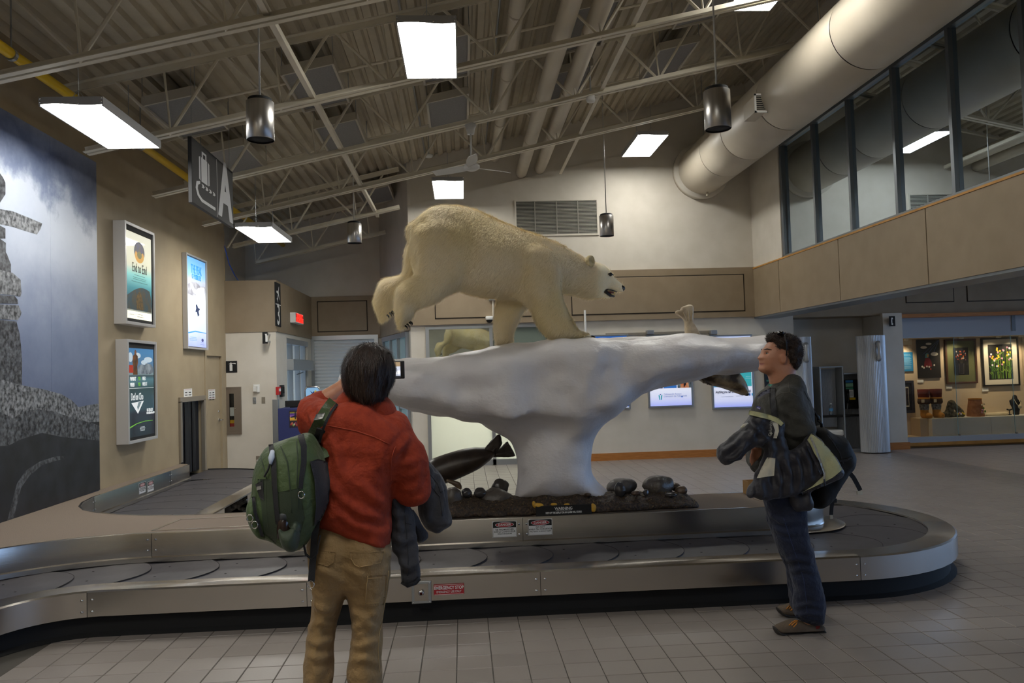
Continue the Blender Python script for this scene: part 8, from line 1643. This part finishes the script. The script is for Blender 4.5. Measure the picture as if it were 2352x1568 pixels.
# jeans
jn = [(1750, 1130), (1757, 1152), (1765, 1189), (1783, 1240), (1796, 1279), (1811, 1291), (1819, 1325), (1827, 1345), (1822, 1376), (1823, 1401), (1825, 1419), (1845, 1429), (1870, 1437), (1890, 1434), (1892, 1404), (1895, 1381), (1882, 1330), (1870, 1286), (1859, 1243), (1850, 1202), (1846, 1150), (1842, 1085), (1760, 1085)]
jf = [(1755, 1100), (1762, 1189), (1780, 1240), (1793, 1279), (1806, 1300), (1812, 1330), (1815, 1380), (1818, 1400), (1840, 1404), (1858, 1400), (1862, 1330), (1856, 1280), (1850, 1230), (1846, 1150), (1840, 1100)]
ft2 = union(inflate(jn, NL, .105, .08, it=1), (inflate(jf, FL, .1, .08, it=1), .03), (capsule(onY(*n0(1800, 1120, -.06)), onY(*n0(1800, 1120, .06)), .13, .13), .04))
lo, hi = onY(1742, 1450, NL), onY(1905, 1075, NL); jno, _, _ = blob('jeans', crease(ft2), (lo[0], GY-.27, .03), (hi[0], GY+.27, hi[2]+.02), .0108, M_['denim'], m2)
wrinkle(jno, [[(1778, 1215), (1810, 1225), (1845, 1220)], [(1800, 1290), (1830, 1282), (1862, 1290)], [(1815, 1312), (1845, 1306), (1870, 1314)], [(1825, 1396), (1855, 1388), (1888, 1396)], [(1828, 1414), (1860, 1406), (1888, 1414)], [(1772, 1185), (1800, 1200), (1835, 1195)]], .01, .014)
TJn = bvh_of(jno)
for ln in ([(1800, 1190), (1816, 1240), (1830, 1280), (1846, 1330), (1852, 1380), (1856, 1430)],): seam('side_seam', ln, TJn, mat('denim_stitch', '2a3a62', .8), m2, .0016, .002)
ribbon('turn_up', [(1828, 1414), (1848, 1424), (1870, 1430), (1889, 1427)], 7, TJn, M_['denim'], m2, .006, .008)
# shoes
suede = mat('taupe_suede_shoe', '5f5142', .8, c2='54473a', ns=20, bump=.3, bs=150); dks = mat('dark_rubber_rand', '26221f', .6); lace = mat('orange_lace', 'c9822a', .7); rd = mat('red_emblem', '8f2a20', .6)
for Y, up, so in ((NL, [(1778, 1440), (1783, 1435), (1800, 1428), (1818, 1421), (1832, 1423), (1860, 1432), (1893, 1434), (1894, 1446), (1890, 1453), (1840, 1456), (1795, 1457), (1780, 1452)], [(1776, 1442), (1779, 1436), (1786, 1444), (1805, 1449), (1830, 1446), (1850, 1448), (1870, 1444), (1894, 1443), (1895, 1452), (1890, 1457), (1835, 1461), (1800, 1462), (1783, 1457)]),
                  (FL+.05, [(1785, 1396), (1790, 1391), (1805, 1388), (1818, 1384), (1845, 1392), (1880, 1396), (1884, 1405), (1880, 1412), (1840, 1416), (1800, 1413), (1787, 1406)], [(1783, 1397), (1787, 1393), (1795, 1403), (1815, 1408), (1840, 1407), (1885, 1404), (1885, 1412), (1845, 1418), (1815, 1418), (1790, 1410)])):
    f = inflate(up, Y, .05, .035, it=1); lo, hi = onY(1770, 1470, Y), onY(1902, 1375, Y); fz = lambda P: np.maximum(f(P), .012-P[..., 2]); so_, _, _ = blob('shoe', fz, (lo[0], Y-.08, 0), (hi[0], Y+.08, hi[2]), .008, suede, m2)
    f3 = inflate(so, Y, .054, .02, it=1); blob('sole', lambda P: np.maximum(f3(P), .001-P[..., 2]), (lo[0], Y-.08, -.012), (hi[0], Y+.08, .12), .007, dks, so_)
    Ts = bvh_of(so_); dy_ = 0 if Y < GY else -38; dx_ = 0 if Y < GY else -6
    for ln in ([(1812, 1436), (1820, 1428), (1828, 1424), (1835, 1427)], [(1818, 1436), (1824, 1430), (1833, 1424)], [(1822, 1440), (1829, 1433), (1831, 1428)]): seam('lace', [(a_+dx_, b_+dy_) for a_, b_ in ln], Ts, lace, so_, .0032, .004)
    if Y < GY: drape('heel_emblem', [(1874, 1437), (1884, 1435), (1882, 1443), (1874, 1444)], Ts, rd, so_, .003, .004, 3)
# sunglasses pushed up
sg = thing('sunglasses', 'dark sunglasses pushed up on the curly hair of the person in grey', 'glasses', onY(1788, 775, GY))
MB().tube([onY(1789, 770, GY)+np.array([0, -.1, 0]), onY(1789.5, 785, GY)+np.array([0, -.106, 0]), onY(1791, 800, GY)+np.array([0, -.106, 0]), onY(1793, 817, GY)+np.array([0, -.092, 0])], [.006, .006, .005, .004], 8).build('temple_arm', M_['black'], sg, True); MB().tube([onY(1789, 770, GY)+np.array([0, .1, 0]), onY(1791, 800, GY)+np.array([0, .106, 0])], .005, 8).build('temple_arm', M_['black'], sg, True)
for s in (-1, 1): c = onY(1785, 767, GY)+np.array([0, s*.05, .004]); blob('lens', ellipsoid(c, (.022, .036, .014)), c-.05, c+.05, .006, mat('dark_lens', '0a0a0c', .05) if s < 0 else bpy.data.materials['dark_lens'], sg)
# ---- navy jacket with pale green lining carried on the forearm
JY2 = GY-.24
jk2 = thing('carried_jacket', 'navy-grey winter jacket with pale green lining carried over the forearm', 'jacket', onY(1800, 1170, JY2))
s1 = [(1648, 1034), (1652, 1025), (1673, 1009), (1701, 985), (1712, 968), (1719, 950), (1740, 948), (1775, 956), (1796, 966), (1797, 985), (1786, 1008), (1770, 1022), (1748, 1026), (1718, 1034), (1706, 1054), (1690, 1061), (1667, 1067), (1652, 1060)]
s2_ = [(1763, 1040), (1781, 1045), (1800, 1040), (1840, 1022), (1864, 996), (1876, 1003), (1891, 1016), (1915, 1043), (1937, 1080), (1936, 1088), (1900, 1108), (1860, 1129), (1814, 1142), (1782, 1147), (1760, 1151), (1735, 1146), (1715, 1138), (1715, 1130), (1724, 1112), (1738, 1088), (1752, 1060)]
s3 = [(1808, 1138), (1820, 1165), (1828, 1176), (1848, 1173), (1866, 1169), (1861, 1135), (1840, 1130)]
f = union(inflate(s1, JY2-.02, .085, .06, it=1), (inflate(s2_, JY2-.03, .055, .05, it=1), .02), (inflate(s3, JY2, .04, .03, it=1), .02), (capsule(onY(1770, 1000, JY2-.02), onY(1800, 1060, JY2-.03), .07, .06), .03)); f = noisy(noisy(f, .022, 10, 3), .014, 22, 7)
lo, hi = onY(1638, 1185, JY2), onY(1950, 935, JY2); jb, _, _ = blob('shell', f, (lo[0]-.01, JY2-.16, lo[2]), (hi[0]+.02, JY2+.11, hi[2]+.02), .0098, M_['navy'], jk2)
wrinkle(jb, [[(1660, 1036), (1690, 1020), (1715, 995)], [(1685, 1052), (1705, 1032), (1725, 1002)], [(1722, 965), (1735, 985), (1730, 1010)], [(1742, 985), (1757, 1005), (1752, 1022)], [(1800, 1050), (1815, 1090), (1812, 1132)], [(1825, 1042), (1838, 1080), (1835, 1122)], [(1786, 1062), (1791, 1110), (1786, 1140)], [(1845, 1032), (1858, 1062), (1862, 1100)], [(1745, 1105), (1752, 1130), (1745, 1145)], [(1765, 1005), (1775, 1035), (1770, 1060)]], .016, .017)
TJ2 = bvh_of(jb)
drape('lining', [(1863, 995), (1876, 1004), (1891, 1016), (1915, 1044), (1935, 1078), (1915, 1095), (1895, 1106), (1865, 1120), (1842, 1131), (1866, 1116), (1894, 1090), (1884, 1062), (1870, 1040), (1862, 1022), (1854, 1010)], TJ2, M_['lining'], jk2, .012, .014); ribbon('collar_band', [(1720, 947), (1740, 951), (1765, 957), (1786, 965), (1797, 975)], [10, 11, 11, 11, 9], TJ2, M_['lining'], jk2, .012, .014)
drape('white_panel', [(1762, 1050), (1781, 1052), (1778, 1092), (1758, 1095), (1738, 1098), (1748, 1076)], TJ2, M_['offwhite'], jk2, .006, .008); drape('white_panel', [(1774, 970), (1787, 968), (1789, 990), (1784, 1006), (1776, 1006), (1780, 988)], TJ2, M_['offwhite'], jk2, .006, .008)
ribbon('zip_tape', [(1862, 1004), (1874, 1030), (1884, 1058), (1894, 1086), (1893, 1104)], 5, TJ2, M_['reflect'], jk2, .02, .006); ribbon('zip_flap', [(1852, 1012), (1860, 1032), (1872, 1058), (1888, 1088)], 7, TJ2, M_['navy'], jk2, .02, .016); ribbon('hem_band', [(1842, 1133), (1880, 1118), (1910, 1102), (1934, 1086)], 7, TJ2, M_['navy'], jk2, .012, .012)
h, d = cast(TJ2, 1770, 984)
if h is not None:
    ux = Vector((.12, 0, .99)).normalized(); nn = -d; uu = ux-nn*ux.dot(nn); uu.normalize(); Mx = Matrix((uu, nn.cross(uu), nn)).transposed()
    text('Columbia', .026, h-d*.014, M_['reflect'], jk2, Mx, sx=.9, ext=.0003)
    h2, _ = cast(TJ2, 1771, 995)
    if h2 is not None: raw('diamond_logo', [tuple(h2-d*.014+uu*a_+nn.cross(uu)*b_) for a_, b_ in ((.009, 0), (0, .009), (-.009, 0), (0, -.009))], [(0, 1, 2, 3)], M_['reflect'], jk2)
MB().tube([onY(1718, 972, JY2-.08), onY(1708, 978, JY2-.09), onY(1702, 982, JY2-.08)], [.006, .01, .005], 6).build('toggle', M_['offwhite'], jk2, True)
h, d = cast(TJ2, 1893, 1100)
if h is not None: MB().tube([tuple(h-d*.02), tuple(h-d*.02+Vector((.002, 0, -.04)))], .004, 6).build('zip_pull', M_['black'], jk2)
# ---- black backpack on the far side of the hip
KY2 = GY+.02
bk2 = thing('backpack', 'black backpack slung low behind the person in grey', 'backpack', onY(1910, 1150, KY2))
kp_ = [(1866, 988), (1876, 978), (1885, 973), (1896, 984), (1907, 995), (1922, 1000), (1937, 1002), (1950, 1028), (1961, 1050), (1958, 1074), (1940, 1093), (1924, 1118), (1906, 1148), (1890, 1162), (1874, 1168), (1855, 1160), (1850, 1100), (1856, 1030)]
f = noisy(noisy(inflate(kp_, KY2, .14, .09, it=1), .012, 8, 9), .006, 20); lo, hi = onY(1842, 1180, KY2), onY(1972, 965, KY2); kb, _, _ = blob('main_body', f, (lo[0], KY2-.18, lo[2]), (hi[0]+.01, KY2+.18, hi[2]), .0105, M_['packblack'], bk2)
TK = bvh_of(kb); ribbon('zip_band', [(1900, 996), (1915, 1015), (1930, 1040), (1938, 1064)], 3, TK, M_['webbing'], bk2, .006, .006); ribbon('compression_strap', [(1925, 1060), (1945, 1056), (1958, 1050)], 5, TK, M_['webbing'], bk2, .008, .008)
k_ = lambda px, py, dy=-.0: onY(px, py, KY2+dy)
tk = strap3('tail_strap', [k_(1950, 1084), k_(1960, 1096), k_(1968, 1110), k_(1976, 1126)], .028, .004, M_['webbing'], bk2, (1, 0, .6)); MB().box(tuple(k_(1974, 1131)-np.array([.018, .006, .012])), tuple(k_(1974, 1131)+np.array([.018, .006, .012])), .003).build('strap_end', M_['offwhite'], bk2)
strap3('tail_strap', [k_(1906, 1140), k_(1913, 1150), k_(1910, 1165), k_(1909, 1182)], .024, .004, M_['webbing'], bk2, (1, 0, 0)); MB().box(tuple(k_(1909, 1187)-np.array([.011, .005, .012])), tuple(k_(1909, 1187)+np.array([.011, .005, .012])), .003).build('strap_end', M_['offwhite'], bk2); MB().box(tuple(k_(1915, 1149)-np.array([.018, .01, .014])), tuple(k_(1915, 1149)+np.array([.018, .01, .014])), .004).build('buckle', M_['black'], bk2)
ribbon('shoulder_strap', [(1774, 890), (1774, 910), (1776, 935), (1780, 957)], [12, 13, 14, 14], TG, M_['webbing'], bk2, .012, .014)
strap3('load_strap', [k_(1846, 898, -.2), k_(1860, 925, -.16), k_(1873, 948, -.1), k_(1884, 968, -.06)], .012, .004, M_['webbing'], bk2, (0, 1, 0))
for pa, pb in (((1872, 948), (1880, 968)), ((1880, 965), (1887, 980))): MB().tube([k_(*pa, -.08), (k_(*pa, -.08)+k_(*pb, -.06))/2+np.array([.01, 0, 0]), k_(*pb, -.06)], .009, 8).build('strap_buckle', M_['black'], bk2, True)
# dark poster partly hidden behind the head of the person in grey, small box on the island
a, b = onY(1757, 895, YB-.02), onY(1826, 838, YB-.02); t = thing('dark_poster', 'dark poster on the back wall hidden behind the head of the person in grey', 'poster', (a[0], YB-.02, a[2])); MB().box((a[0], YB-.03, a[2]), (b[0], YB-.001, b[2]), .004).build('board', mat('poster_dark', '14181a', .3), t); box('green_strip', (a[0]+.03, YB-.032, a[2]+.15), (a[0]+.09, YB-.03, a[2]+.18), pm('strip_teal', '2f7a6a'), t)
a, b = onY(1718, 1134, 6.8), onY(1760, 1104, 6.8); t = thing('cardboard_box', 'small tan cardboard box on the island behind the carried jacket', 'box', (a[0], 6.8, .5)); cb_ = mat('cardboard', 'a8824f', .85)
for lo_b, hi_b in (((a[0], 6.78, .502), (b[0], 6.79, b[2])), ((a[0], 6.91, .502), (b[0], 6.92, b[2])), ((a[0], 6.79, .502), (a[0]+.008, 6.91, b[2])), ((b[0]-.008, 6.79, .502), (b[0], 6.91, b[2])), ((a[0]+.008, 6.79, .502), (b[0]-.008, 6.91, .51))): box('panel', lo_b, hi_b, cb_, t)
